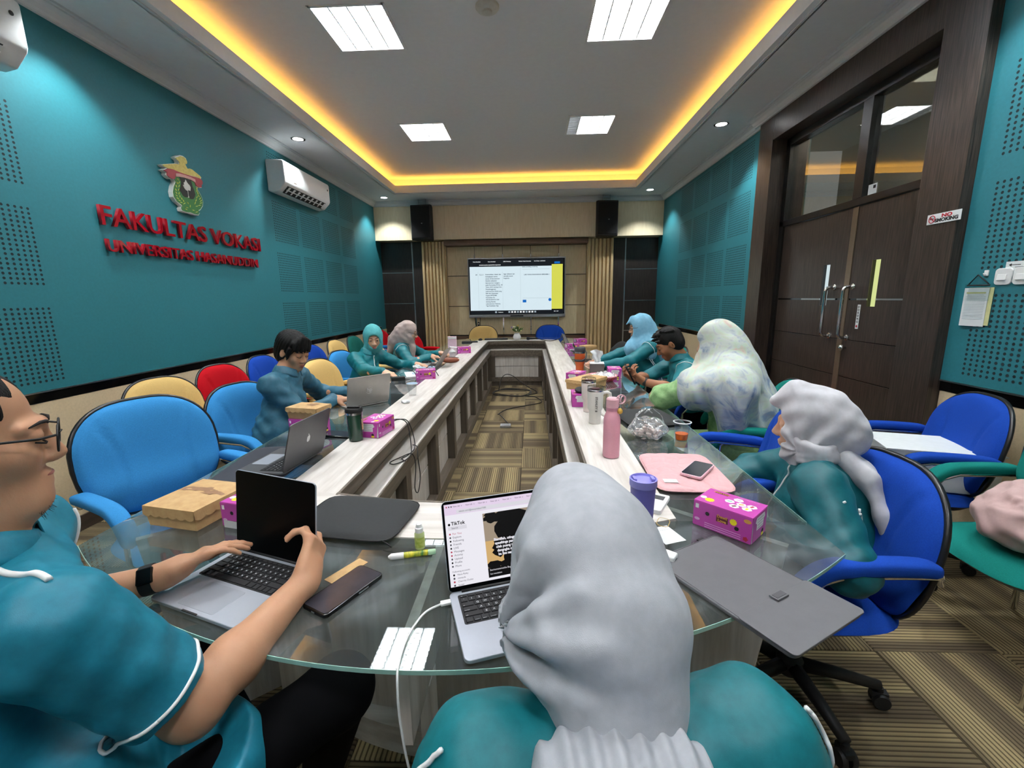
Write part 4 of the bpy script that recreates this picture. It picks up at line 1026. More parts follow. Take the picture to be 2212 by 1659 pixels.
S.disp = folds([(70, 20, 60), (50, -50, -60), (30, 80, 90)], .0045, 4)
sculpt_obj('headscarf', S, .0065, m_sc_taupe, p.t, p.base, 1)
glasses(p.t, p.base, p.g, p.R, 1, m_blackm)
p.seam(1)
# --- the woman in light blue
p = Person('woman in a long light blue headscarf writing at the far right of the table', (1.26, 4.50, .52), 178, (1.16, 4.55, 1.0), (1.10, 4.56, 1.145), 182, 8, m_skinF, female=True)
p.arm(0, (.72, 4.33, .79), (-.95, -.05, -.1), (0, 0, 1), (.1, -.8, -.3)); p.arm(1, (.70, 4.62, .79), (-.95, -.1, -.1), (0, 0, 1), (.1, .8, -.3))
p.finish_body(.006); p.legs(); p.shirt(m_uni, 1.0, .008, .006, 9, 1.0, collar=False)
S = Sculpt(); hijab_cap(S, p.g, p.R, 1.04, (.053, .05, .075), -.02, .115, (0, -.06, -.05, .085, .09, .1), p.neck, (.085, .11))
S.cone(p.g(0, .07, .09), p.g(0, .125, .045), .03, .006, .03)
S.chain([p.g(0, .03, -.12), p.neck+p.f*.13-p.up*.08, p.neck+p.f*.16-p.up*.27], [.06, .085, .03], .05); S.chain([p.g(0, -.08, -.05), p.neck-p.f*.09-p.up*.03, p.neck-p.f*.13-p.up*.22], [.085, .11, .05], .05)
for s_ in (-1, 1): S.cone(p.neck, p.sh[(s_+1)//2]-p.up*.06, .085, .06, .05)
S.disp = folds([(75, 10, 20), (55, 40, -25), (60, -45, 15)], .006, 6)
sculpt_obj('headscarf', S, .0065, m_sc_blue, p.t, p.base, 1); glasses(p.t, p.base, p.g, p.R, 1, m_blackm)
p.seam(0); p.piping([p.sh[0]-p.up*z-p.f*.04-p.r*.10 for z in (.1, .18, .26, .34, .42)], .002, .003)
# --- the man bent over a phone
p = Person('man with short black hair bent over a black phone in a teal uniform', (1.26, 3.42, .52), 176, (1.17, 3.50, .965), (1.075, 3.50, 1.085), 172, 30, m_skinE)
p.arm(0, (.83, 3.26, .83), (-.75, .05, .55), (.35, -.2, -.9), (.2, -.8, -.4), (50, 45, 45, 45), (20, 10)); p.arm(1, (.80, 3.46, .82), (-.75, -.2, .5), (.35, .4, -.8), (.2, .8, -.4), (45, 45, 45, 45), (20, 10))
p.finish_body(.0055); p.legs(); p.shirt(m_uni, .0, .0075, .006, 11, 1.05)
S = Sculpt(); g = p.g
S.ell(g(0, -.022, .033), (.079, .100, .091), p.R, .02); S.ell(g(0, -.05, -.025), (.0775, .066, .066), p.R, .03); S.ell(g(0, .112, -.050), (.080, .088, .080), p.R, .012, True)
for s_ in (-1, 1): S.ell(g(s_*.083, -.004, -.03), (.018, .024, .045), p.R, .008, True)
rs = np.random.RandomState(3)
for i in range(46):
    a, b_ = rs.uniform(-1, 1), rs.uniform(-.7, 1); c_ = g(.062*a, .095*b_-.01, .03+.088*math.sqrt(max(.05, 1-.6*a*a-.7*b_*b_))); S.cone(c_, c_+p.R @ np.array([.016*a, .018+.014*rs.rand(), .012]), .012, .002, .010)
sculpt_obj('hair', S, .0045, m_hair, p.t, p.base, 1)
p.seam(0)
wb_ = p.hands[0]; wv = unit(wb_[3]-wb_[2])
def wristband(par, base, c, d, r, m, w=.022, name='watch_strap'):
    d = unit(d); e1 = unit(np.cross(d, V3(.3, .2, 1))); e2 = np.cross(d, e1)
    b = MB(); b.lathe([(r*.98, -w/2), (r*1.06, -w/2), (r*1.08, 0), (r*1.06, w/2), (r*.98, w/2)], tuple(np.array(c)-base), 24, Matrix(np.stack([e1, e2, d], 1).tolist()))
    return obj(name, b, m, par, smooth=True, ang=50)
st = wristband(p.t, p.base, wb_[3]-wv*.02, wv, .031, m_blackm)
# --- the woman in the floral shawl, seen from behind
def floral():
    m, nt, pr, lk = base_mat('floral shawl cloth')
    n = noise_vec(nt, lk, 7, (1, 1, 1), 3); n.inputs['Distortion'].default_value = 2.2
    r = nd(nt, 'ShaderNodeValToRGB'); cs = [(.30, (120, 140, 168)), (.42, (176, 186, 190)), (.52, (196, 204, 196)), (.60, (188, 206, 184)), (.68, (206, 190, 176)), (.76, (188, 168, 158))]
    el = r.color_ramp.elements; el[0].position, el[1].position = cs[0][0], cs[-1][0]; el[0].color = (*lin(cs[0][1]), 1); el[1].color = (*lin(cs[-1][1]), 1)
    for q, c in cs[1:-1]: e = el.new(q); e.color = (*lin(c), 1)
    tc = nd(nt, 'ShaderNodeTexCoord'); sp = nd(nt, 'ShaderNodeSeparateXYZ'); lk(tc.outputs['Object'], sp.inputs[0])
    mz = nd(nt, 'ShaderNodeMapRange', inp={'From Min': .5, 'From Max': 1.15, 'To Min': -.16, 'To Max': .04}); lk(sp.outputs[2], mz.inputs[0])
    ad = nd(nt, 'ShaderNodeMath', operation='ADD'); lk(n.outputs[0], ad.inputs[0]); lk(mz.outputs[0], ad.inputs[1]); lk(ad.outputs[0], r.inputs[0])
    v = nd(nt, 'ShaderNodeTexWave', wave_type='RINGS', inp={'Scale': 5.0, 'Distortion': 9, 'Detail': 3}); lk(tc.outputs['Object'], v.inputs[0])
    vr = nd(nt, 'ShaderNodeMapRange', inp={'From Min': .86, 'From Max': .97, 'To Min': 0, 'To Max': .10}); lk(v.outputs[1], vr.inputs[0])
    mx = nd(nt, 'ShaderNodeMix', data_type='RGBA'); lk(vr.outputs[0], mx.inputs[0]); lk(r.outputs[0], mx.inputs[6]); mx.inputs[7].default_value = (*lin((176, 130, 112)), 1)
    lk(mx.outputs[2], pr.inputs['Base Color']); pr.inputs['Roughness'].default_value = .45; pr.inputs['Sheen Weight'].default_value = .2; return m
m_floral = floral(); m_green = satin('pale green robe cloth', (122, 164, 104), (150, 186, 128))
p = Person('woman in a pale floral shawl and green robe seen from behind', (1.30, 2.66, .52), 160, (1.19, 2.74, 1.02), (1.13, 2.76, 1.165), 152, 10, m_skinF, female=True, hroll=4)
p.arm(0, (1.02, 3.02, .81), (-.1, .95, .1), (-.2, .1, 1), (-.6, -.7, -.4), el=(.845, 2.80, .815)); p.arm(1, (.98, 3.06, .80), (-.8, .3, 0), (0, 0, 1), (.2, .8, -.3))
p.finish_body(.007, parts=False); p.legs(m=m_green); p.shirt(m_green, .92, .008, .008, 13, 1.12, rs=(.085, .075, .055), collar=False)
S = Sculpt(); hijab_cap(S, p.g, p.R, 1.1, (.055, .06, .075), -.02, .125, (0, -.08, -.04, .09, .085, .10), p.neck, (.1, .14))
S.chain([p.g(0, -.06, -.08), p.neck-p.f*.05-p.up*.08, p.neck-p.f*.06-p.up*.25, p.neck-p.f*.06-p.up*.48], [.10, .14, .16, .14], .08)
elD = p.hands[0][2]; S.chain([p.neck-p.up*.02, p.sh[0]-p.up*.05, p.sh[0]+(elD-p.sh[0])*.5, p.sh[0]+(elD-p.sh[0])*.74-p.up*.03], [.15, .128, .098, .045], .10); S.chain([p.sh[0]-p.up*.10, p.sh[0]-p.up*.32+p.f*.02], [.11, .08], .10); S.ell(p.neck-p.up*.04, (.16, .15, .10), None, .05); S.chain([p.neck, p.sh[1]-p.up*.04, p.sh[1]-p.up*.25-p.r*.02, p.sh[1]-p.up*.40-p.r*.03], [.12, .11, .10, .08], .09)
S.chain([p.neck+p.f*.05, p.neck+p.f*.12-p.up*.2], [.11, .06], .05)
S.half((0, 0, p.hip[2]+.0), (0, 0, -1), .02)
hd_ = p.g(.02, -.02, -.10)
def shawl_folds(P):
    q = P-hd_; th = np.arctan2(q @ p.r, -(q @ p.f)); dz = np.clip(-q[:, 2], 0, 1); up_ = np.clip(.10-dz, 0, .1)*10
    lo = np.clip((dz-.03)/.15, 0, 1)
    return lo*(.013*np.sin(7*th+14*dz+1.2*np.sin(9*dz))+.009*np.sin(17*th-16*dz+2)+.007*np.sin(30*dz+4*th)*np.clip(np.sin(th+.6), 0, 1))+(1-lo)*.0025*np.sin(60*(q @ p.r)+30*q[:, 2])
S.disp = shawl_folds
sculpt_obj('shawl', S, .0075, m_floral, p.t, p.base, 1)
p.piping([p.neck-p.f*.2+p.r*.0-p.up*z for z in (.62,)]*2, .3, .0005) if False else None
# --- the woman in pale grey on the right
p = Person('woman in a pale grey knotted headscarf and teal uniform on a royal blue chair', (1.12, 1.56, .51), 146, (1.035, 1.56, .865), (1.01, 1.60, .985), 152, 4, m_skinF, female=True, sc=1.0)
p.arm(0, (.80, 1.42, .665), (-.7, .6, 0), (0, -.1, 1), (.35, -.75, -.2)); p.arm(1, (.74, 1.72, .68), (-.95, -.1, -.05), (0, 0, 1), (.3, .8, -.2))
p.finish_body(.006, parts=False); p.legs(kn=(((.74, 1.43, .50), (.76, 1.44, .10)), ((.73, 1.64, .50), (.75, 1.64, .10))))
p.sh = [p.neck-p.r*.168-p.up*.055, p.neck+p.r*.168-p.up*.055]
p.shirt(m_uniC, 1.0, .006, .0075, 15, 1.3, rs=(.084, .072, .052), collar=False)
S = Sculpt(); g = p.g
hijab_cap(S, g, p.R, 1.08, (.055, .06, .08), -.02, .118, (0, -.095, -.03, .082, .085, .085), None)
S.cone(g(0, .10, .085), g(0, .04, .11), .022, .05, .04)
S.cone(g(0, -.01, -.10), p.neck+p.up*.04, .080, .074, .025); S.cone(g(0, .035, -.115), p.neck+p.f*.045+p.up*.03, .05, .05, .02)
fr = radial_folds(g(-.07, .03, -.085), p.R, .011, 8); f0 = folds([(40, 60, 90), (-60, 30, 80)], .0025, 3)
S.disp = lambda P: fr(P)+f0(P)
sculpt_obj('headscarf', S, .005, m_sc_pale, p.t, p.base, 1)
S = Sculpt(); kn = p.neck+p.up*.025
for i in range(5):
    c_ = kn+p.up*(.014*i-.012)
    S.chain([c_+p.r*(.080-.002*i)*math.cos(t)+p.f*(.074-.002*i)*math.sin(t)+p.up*(.010*math.sin(2*t+i)) for t in np.linspace(0, 2*PI, 17)], [.0125]*17, .008)
sculpt_obj('scarf_wrap', S, .005, m_sc_pale, p.t, p.base, 1)
S = Sculpt(); tl = [kn-p.f*.07-p.r*.01, kn-p.f*.135-p.up*.05-p.r*.03, kn-p.f*.175-p.up*.16-p.r*.05, kn-p.f*.19-p.up*.27-p.r*.075, kn-p.f*.195-p.up*.335-p.r*.09]
for o_, w_ in ((-.03, .020), (0, .024), (.03, .020)): S.chain([q+p.r*o_*(.5+.6*i)+p.f*.012*math.sin(i+o_*40) for i, q in enumerate(tl)], [.035, .028, .022, w_, .006], .028)
S.disp = folds([(70, 70, 10), (90, -60, 5)], .004, 1)
sculpt_obj('scarf_tail', S, .006, m_sc_pale, p.t, p.base, 1)
fz = lambda a, z, x=0: p.chest+p.f*.16*math.cos(a)-p.r*.2*math.sin(a)+p.up*z
p.piping([p.neck+p.f*(.13+.0*z)-p.r*(.035)+p.up*z for z in (-.02, -.06, -.11, -.17, -.24, -.31)], .001, .0035)
p.piping([p.belly-p.r*.24-p.f*(.07+.012*math.sin(40*z))+p.up*z for z in (.13, .08, .03, -.03, -.09, -.14)], .006, .0038)
p.piping([p.belly-p.r*.20-p.f*(.15+.01*math.sin(50*z))+p.up*z for z in (.15, .09, .03, -.04, -.10)], .006, .0038)
pc = p
# --- the woman nearest the camera, seen from behind
p = Person('woman nearest the camera seen from behind in a silver grey headscarf', (.10, .33, .50), 98, (.095, .44, .955), (.072, .560, 1.085), 99, 26, m_skinF, female=True, hroll=2)
p.sh = [p.neck-p.r*.150-p.up*.040, p.neck+p.r*.165-p.up*.040]
p.arm(0, (.04, .63, .70), (.7, .6, -.1), (0, 0, 1), (-.9, -.4, -.6)); p.arm(1, (.16, .63, .70), (-.7, .6, -.1), (0, 0, 1), (.9, -.4, -.6))
p.finish_body(.006, parts=False); p.legs()
p.shirt(m_uni, 1.0, .005, .0045, 17, 1.05, rs=(.078, .070, .052), collar=False)
S = Sculpt(); g = p.g
S.ell(g(0, -.022, .018), (.098, .112, .098), p.R, .03); S.ell(g(0, -.005, -.055), (.093, .090, .095), p.R, .03); S.ell(g(.004, -.082, -.072), (.090, .074, .088), p.R, .06)
S.cone(g(0, .075, .080), g(0, .02, .092), .02, .05, .05)
S.cone(g(0, -.03, -.10), p.neck+p.up*.02, .082, .080, .03)
S.ell(g(0, .122, -.02), (.054, .06, .08), p.R, .012, True)
pin = g(-.093, -.035, -.058)
S0 = S
for (ax_, ay_, az_), rr_ in (((-.075, -.085, .030), .010), ((-.040, -.125, -.010), .012), ((-.030, -.145, -.060), .012), ((-.045, -.125, -.115), .011), ((-.080, -.070, -.125), .010)):
    e_ = g(ax_, ay_, az_); pth = S0.snap([pin+(e_-pin)*q_ for q_ in (.08, .3, .6, 1.0)], -.003); S.chain(list(pth), [rr_, rr_*.9, rr_*.6, .003], .022)
def near_folds(P, pin=pin, R=p.R):
    q = (P-pin) @ R; a = np.arctan2(q[:, 2], -q[:, 1]); d = np.linalg.norm(q, axis=1)
    w_ = np.clip(d/.02, 0, 1)*np.exp(-(d/.095)**1.4)
    return .012*np.sin(6*a+.6)*w_+.006*np.sin(11*a+2+12*d)*w_-.016*np.exp(-(d/.02)**2)
f0 = folds([(20, 35, 40), (-30, 20, 35)], .002, 12)
S.disp = lambda P: near_folds(P)+f0(P)
sculpt_obj('headscarf', S, .0035, m_sc_grey, p.t, p.base, 1)
S = Sculpt(); kn = p.neck-p.f*.072+p.up*.012-p.r*.022
S.chain([kn-p.r*.045, kn, kn+p.r*.05], [.030, .036, .030], .02)
S.chain([kn-p.r*.05, kn-p.r*.085-p.f*.03-p.up*.12, kn-p.r*.12-p.f*.035-p.up*.34], [.03, .034, .035], .05); S.chain([kn+p.r*.06, kn+p.r*.11-p.f*.03-p.up*.12, kn+p.r*.17-p.f*.03-p.up*.34], [.03, .034, .035], .05)
S.chain([kn, kn-p.f*.035-p.up*.12, kn-p.f*.035-p.up*.34], [.035, .052, .058], .05)
def pleats(P, o=kn, r=p.r):
    q = P-o; x = q @ r; z = -q[:, 2]; t = x/(.5+1.6*np.clip(z, 0, .4))
    return .012*np.sin(70*t+1.0*np.sin(9*z))*np.clip(z/.06+.25, 0, 1)+.004*np.sin(128*t+2+6*z)
S.disp = pleats
sculpt_obj('scarf_tail', S, .004, m_sc_grey, p.t, p.base, 1)
for s_ in (0, 1):
    _, sh_, el_, _ = [h for h in p.hands if h[0] == s_][0]; sg_ = -1 if s_ == 0 else 1
    p.piping([sh_+(el_-sh_)*t+p.r*sg_*(.11+.03*t)-p.f*.05+p.up*(.07-.10*t) for t in np.linspace(-.15, .9, 12)], .0045, .003)
pb = p
# --- the bespectacled man at the left edge
p = Person('bespectacled man at the left edge in a bright teal shirt opening a silver laptop', (-.94, .42, .50), 48, (-.945, .635, 1.045), (-.945, .662, 1.235), 47, 6, m_skinA, sc=1.07)
p.sh = [V3(-1.06, .80, .985), V3(-.725, .545, .985)]
elR = V3(-.61, .640, .740); wrR = V3(-.545, .932, .79); elL = V3(-1.12, .82, .77); wrL = V3(-.885, .925, .805)
for side, el, wr in ((1, elR, wrR), (0, elL, wrL)):
    sh = p.sh[side]
    p.body.cone(sh, el, .05, .046, .03).cone(el, el+(wr-el)*.3, .046, .047, .03).cone(el+(wr-el)*.3, wr, .047, .0285, .03); p.hands.append((side, sh, el, wr))
add_hand(p.body, wrR, (-.10, .80, .55), (.93, .25, .30), 1, (30, 42, 48, 52), 1.08, (30, 40))
add_hand(p.body, wrL, (.62, .72, .22), (-.35, .10, .93), -1, (14, 16, 18, 20), 1.02, (20, 10), spread=3)
p.g = add_head(p.body, p.hc, p.R, p.neck, False, p.sc, True); p.torso(p.body, .05, .88, -.02)
p.body.ell(p.g(0, .05, -.115), (.05, .045, .035), p.R, .04)
sculpt_obj('body', p.body, .0038, m_skinA, p.t, p.base, 1); head_parts(p.t, p.base, p.g, p.R, p.sc)
p.body = Sculpt(); p.legs(m=m_trous, kn=(((-.80, .86, .58), (-.78, 1.00, .12)), ((-.43, .82, .60), (-.60, 1.00, .14))), shoe=False)
S = Sculpt(); fd_ = unit(V3(-.15, .9, -.25)); fb_ = V3(-.62, 1.02, .10); S.cone(fb_, fb_+fd_*.10, .036, .030, .02)
for i in range(5): S.cone(fb_+fd_*.10+V3(-.032+.016*i, 0, 0), fb_+fd_*(.145-.006*i)+V3(-.034+.018*i, 0, 0), .0105, .0095, .008)
sculpt_obj('foot', S, .005, m_skinA, p.t, p.base)
glasses(p.t, p.base, p.g, p.R, 1.05, m_blackm, (.027, .021))
S = Sculpt(); g = p.g
S.ell(g(0, -.026, .036), (.084, .102, .092), p.R, .02); S.ell(g(0, -.055, -.02), (.080, .068, .062), p.R, .03); S.ell(g(0, .115, -.03), (.085, .092, .095), p.R, .012, True)
for s_ in (-1, 1): S.ell(g(s_*.085, -.002, -.02), (.02, .026, .045), p.R, .008, True)
S.disp = folds([(120, 60, 30), (-60, 140, 20)], .003, 5); sculpt_obj('hair', S, .0045, m_hair, p.t, p.base, 1)
rs = np.random.RandomState(5); b = MB()
for i in range(130):
    x0 = rs.uniform(-.032, .032); q = V3(x0, .068+.012*rs.rand()-10*x0*x0, -.112+.010*rs.rand()); d_ = V3(rs.uniform(-.5, .5), rs.uniform(-.2, .8), -1); L = rs.uniform(.012, .034)
    b.tube([tuple(g(*(q+d_*L*t+V3(.004*math.sin(5*t+i), .006*t*t, 0)))-p.base) for t in (0, .5, 1)], [.0006, .0005, .0002], 4)
obj('beard', b, m_brow, p.t, smooth=True, kind='stuff')
def exA(S):
    kR_ = V3(-.43, .82, .60); hR_ = V3(-.84, .44, .56); S.chain([hR_, hR_+(kR_-hR_)*.25, hR_+(kR_-hR_)*.50], [.16, .165, .14], .05)
    sh, el = p.sh[1], elR; d_ = unit(el-sh); S.cone(sh+d_*.02, sh+d_*.24, .084, .074, .04)
    S.cone(p.sh[0], p.sh[0]+(elL-p.sh[0])*.75, .08, .07, .04); S.ell(p.hip+p.f*.10+p.r*.06-p.up*.03, (.20, .20, .13), np.stack([p.r, p.f, p.up], 1), .06); S.ell(p.hip+p.up*.25-p.r*.0, (.19, .17, .22), np.stack([p.r, p.f, p.up], 1), .06)
    for s2, e2 in ((sh, elR), (p.sh[0], elL)):
        d2 = unit(e2-s2); c2 = s2+d2*np.linalg.norm(e2-s2)*(.80 if e2 is elR else .72); e_1 = unit(np.cross(d2, V3(0, 0, 1))); S.box(c2+d2*.08, (.08, .10, .10), .002, np.stack([d2, e_1, np.cross(d2, e_1)], 1), .004, True)
hs = p.hands; p.hands = []
p.shirt(m_uniA, 0, .005, .006, 21, 1.08, extra=exA, collar=True); p.hands = hs
shR = p.sh[1]; dR = unit(elR-shR); e1 = unit(np.cross(dR, V3(0, 0, 1))); e2 = np.cross(dR, e1)
cc = shR+dR*np.linalg.norm(elR-shR)*.73
p.piping([cc+e1*.10*math.cos(t)+e2*.10*math.sin(t) for t in np.linspace(0, 2*PI, 30)], .001, .0032)
p.piping([V3(-.885+.19*q_, .600-.055*q_, 1.10-.025*q_) for q_ in np.linspace(0, 1, 10)], .0015, .0052)
p.piping([p.sh[0]+p.f*.10-p.r*.0+p.up*z+p.r*.03 for z in (.06, .02, -.03, -.08, -.14)], .001, .004)
wv = unit(wrL-elL); st = wristband(p.t, p.base, wrL-wv*.035, wv, .0335, m_blackm, .026)
nw = unit(V3(.25, -.55, .6)); wc = wrL-wv*.035+nw*.032
obj('watch_case', MB().box(tuple(wc-p.base), (.034, .038, .011), R=Matrix(np.stack([wv, unit(np.cross(nw, wv)), nw], 1).tolist())), m_black, p.t, bevel=.004, seg=3)
ringc = wrR+V3(-.10, .80, .55)*.0+V3(-.012, .10, .035)
pa = p
# ---------------------------------------------------------------- wall lettering and crest
m_red = mat('red gloss acrylic', (150, 14, 30), .12, var=.04, coat=.5); m_redside = mat('dark red letter side', (70, 10, 18), .4)
def letters(name, label, s, z, size, y0, y1, group=None):
    t = thing(name, label, 'sign', (XL+.02, (y0+y1)/2, z), 0)
    cu = text('probe', s, size, m_red, None, (0, 0, 0), UPR, 0); ws = [v.co.x for v in cu.data.vertices]; span = max(ws)-min(ws); me = cu.data; bpy.data.objects.remove(cu); bpy.data.meshes.remove(me)
    k = (y1-y0)/span; off = 0
    # one object per letter, advanced by measured widths
    def width(q):
        o = text('probe', q, size, m_red, None, (0, 0, 0), UPR, 0, ax='LEFT'); xs_ = [v.co.x for v in o.data.vertices]; me_ = o.data; bpy.data.objects.remove(o); bpy.data.meshes.remove(me_)
        return (max(xs_) if xs_ else 0)
    for i, ch in enumerate(s):
        if ch == ' ': continue
        x = width('|'+s[:i]+'|')-width('||')
        text('letter', ch, size, m_red, t, (.022, (x*k)-(y1-y0)/2, 0), UPR, .011, .0013*size/.12, 'LEFT', wx=k)
letters('wall_lettering', 'upper line of large glossy red raised letters on the teal wall', 'FAKULTAS VOKASI', 2.037, .185, 3.01, 4.80)
letters('wall_lettering', 'lower line of smaller red raised letters on the teal wall', 'UNIVERSITAS HASANUDDIN', 1.843, .118, 3.03, 4.73)
CREST = {
'bird':[(3.802,2.597),(3.776,2.606),(3.773,2.614),(3.799,2.627),(3.83,2.643),(3.86,2.646),(3.887,2.638),(3.895,2.616),(3.887,2.598),(3.868,2.591),(3.881,2.57),(3.891,2.561),(3.913,2.57),(3.943,2.569),(3.982,2.556),(4.021,2.543),(4.038,2.532),(4.027,2.517),(3.985,2.519),(3.933,2.517),(3.881,2.511),(3.832,2.509),(3.784,2.51),(3.738,2.512),(3.67,2.507),(3.631,2.513),(3.624,2.521),(3.653,2.532),(3.709,2.549),(3.758,2.564),(3.787,2.569),(3.796,2.566),(3.808,2.582)],
'ribbon':[(3.644,2.49),(3.669,2.505),(3.716,2.512),(3.784,2.508),(3.841,2.508),(3.906,2.51),(3.963,2.514),(4.026,2.515),(4.045,2.501),(4.043,2.478),(4.026,2.463),(4.025,2.445),(4.0,2.439),(3.964,2.442),(3.948,2.467),(3.9,2.48),(3.826,2.479),(3.776,2.47),(3.737,2.46),(3.726,2.441),(3.7,2.434),(3.669,2.44),(3.65,2.452),(3.654,2.473),(3.621,2.48)],
'ribbonlight':[(3.74,2.487),(3.781,2.496),(3.84,2.5),(3.904,2.499),(3.954,2.493),(3.954,2.468),(3.9,2.478),(3.826,2.477),(3.776,2.47),(3.737,2.462)],
'shield':[(3.726,2.441),(3.738,2.42),(3.711,2.379),(3.693,2.334),(3.695,2.297),(3.721,2.268),(3.761,2.252),(3.773,2.244),(3.755,2.226),(3.761,2.206),(3.809,2.201),(3.86,2.207),(3.899,2.201),(3.942,2.203),(3.959,2.225),(3.949,2.241),(3.973,2.253),(4.007,2.289),(4.02,2.325),(4.011,2.36),(3.991,2.393),(3.969,2.417),(3.96,2.437),(3.948,2.467),(3.9,2.478),(3.826,2.477),(3.776,2.47),(3.737,2.46)],
'black':[(3.781,2.468),(3.835,2.476),(3.909,2.475),(3.915,2.43),(3.929,2.397),(3.936,2.366),(3.923,2.342),(3.903,2.322),(3.872,2.317),(3.844,2.325),(3.813,2.319),(3.79,2.328),(3.776,2.349),(3.759,2.363),(3.78,2.395),(3.792,2.433)],
'palm':[(3.843,2.466),(3.854,2.448),(3.866,2.436),(3.88,2.429),(3.889,2.413),(3.88,2.383),(3.861,2.386),(3.849,2.376),(3.83,2.379),(3.817,2.39),(3.806,2.405),(3.803,2.415),(3.818,2.418),(3.817,2.435),(3.83,2.442)],
'trunk':[(3.848,2.383),(3.853,2.384),(3.851,2.341),(3.857,2.325),(3.84,2.321),(3.848,2.333)],
'leaves':[[(3.753,2.454),(3.755,2.443),(3.766,2.437),(3.764,2.448)],[(3.743,2.425),(3.742,2.413),(3.75,2.405),(3.751,2.417)],[(3.728,2.398),(3.727,2.385),(3.735,2.377),(3.736,2.39)],[(3.716,2.367),(3.717,2.355),(3.726,2.348),(3.725,2.36)],[(3.713,2.342),(3.717,2.331),(3.728,2.326),(3.725,2.336)],[(3.709,2.319),(3.715,2.31),(3.729,2.307),(3.722,2.316)],[(3.714,2.298),(3.723,2.29),(3.739,2.289),(3.73,2.297)],[(3.728,2.282),(3.74,2.276),(3.757,2.278),(3.745,2.283)],[(3.743,2.267),(3.757,2.264),(3.775,2.267),(3.761,2.271)],[(3.777,2.436),(3.763,2.424),(3.756,2.411),(3.77,2.423)],[(3.77,2.407),(3.757,2.395),(3.752,2.382),(3.765,2.394)],[(3.758,2.377),(3.746,2.364),(3.742,2.351),(3.754,2.364)],[(3.755,2.349),(3.745,2.336),(3.744,2.324),(3.754,2.337)],[(3.754,2.325),(3.75,2.312),(3.754,2.302),(3.758,2.315)],[(3.767,2.31),(3.766,2.297),(3.774,2.289),(3.775,2.301)],[(3.782,2.295),(3.782,2.283),(3.792,2.275),(3.791,2.287)],[(3.808,2.274),(3.79,2.268),(3.776,2.256),(3.794,2.263)],[(3.974,2.437),(3.961,2.424),(3.957,2.41),(3.97,2.424)],[(3.958,2.412),(3.956,2.399),(3.963,2.389),(3.966,2.403)],[(3.964,2.395),(3.963,2.382),(3.972,2.373),(3.973,2.386)],[(3.967,2.373),(3.97,2.361),(3.981,2.354),(3.979,2.366)],[(3.998,2.357),(3.982,2.345),(3.974,2.331),(3.99,2.343)],[(4.01,2.339),(3.991,2.329),(3.977,2.316),(3.996,2.325)],[(4.008,2.316),(3.988,2.311),(3.971,2.3),(3.991,2.305)],[(3.988,2.291),(3.969,2.289),(3.95,2.28),(3.969,2.282)],[(3.953,2.278),(3.934,2.274),(3.916,2.265),(3.935,2.268)],[(3.927,2.307),(3.914,2.294),(3.91,2.28),(3.923,2.294)],[(3.96,2.361),(3.946,2.348),(3.94,2.334),(3.954,2.347)],[(3.942,2.332),(3.929,2.319),(3.925,2.305),(3.938,2.318)],[(3.801,2.239),(3.814,2.235),(3.832,2.237),(3.818,2.241)],[(3.857,2.269),(3.85,2.255),(3.852,2.243),(3.859,2.257)],[(3.789,2.225),(3.8,2.218),(3.817,2.218),(3.806,2.225)],[(3.869,2.23),(3.882,2.226),(3.901,2.228),(3.887,2.233)],[(3.943,2.23),(3.923,2.225),(3.906,2.214),(3.925,2.219)],[(3.827,2.286),(3.829,2.275),(3.84,2.268),(3.838,2.279)]]
}
t = thing('wall_crest', 'painted university crest with a bird, red ribbon and green shield above the red letters', 'crest', (XL+.02, 3.84, 2.42))
def plate(name, pts, x0, x1, m, par, grow=0):
    c = (sum(p[0] for p in pts)/len(pts), sum(p[1] for p in pts)/len(pts))
    q = []
    for y, z in pts:
        d = math.hypot(y-c[0], z-c[1]); f = 1+grow/max(d, .01); q.append((c[0]+(y-c[0])*f-3.84, c[1]+(z-c[1])*f-2.42))
    M = Matrix(((0, 0, 1, 0), (1, 0, 0, 0), (0, 1, 0, 0), (0, 0, 0, 1)))
    return obj(name, MB().prism(q, x0, x1, M), m, par)
m_cw = mat('crest white board', (226, 228, 222), .4); m_cy = mat('crest yellow', (222, 206, 120), .5, c2=(196, 178, 96), scale=60); m_cr = mat('crest red', (156, 60, 66), .5); m_crl = mat('crest rose', (206, 156, 150), .5)
m_cg = mat('crest green', (58, 120, 64), .5); m_cgy = mat('crest leaf yellow', (214, 216, 110), .5); m_ck = mat('crest black', (22, 24, 24), .5)
for nm in ('bird', 'ribbon', 'shield'): plate('crest_backing', CREST[nm], .0, .035, m_cw, t, .008)
plate('bird', CREST['bird'], .035, .040, m_cy, t); plate('shield', CREST['shield'], .035, .039, m_cg, t); plate('ribbon', CREST['ribbon'], .036, .043, m_cr, t); plate('ribbon_front', CREST['ribbonlight'], .043, .046, m_crl, t)
plate('black_field', CREST['black'], .039, .041, m_ck, t); plate('lontar_palm', CREST['palm'], .041, .043, m_cw, t); plate('palm_trunk', CREST['trunk'], .041, .043, m_cw, t)
for lf in CREST['leaves']: plate('laurel_leaf', lf, .039, .042, m_cgy, t)
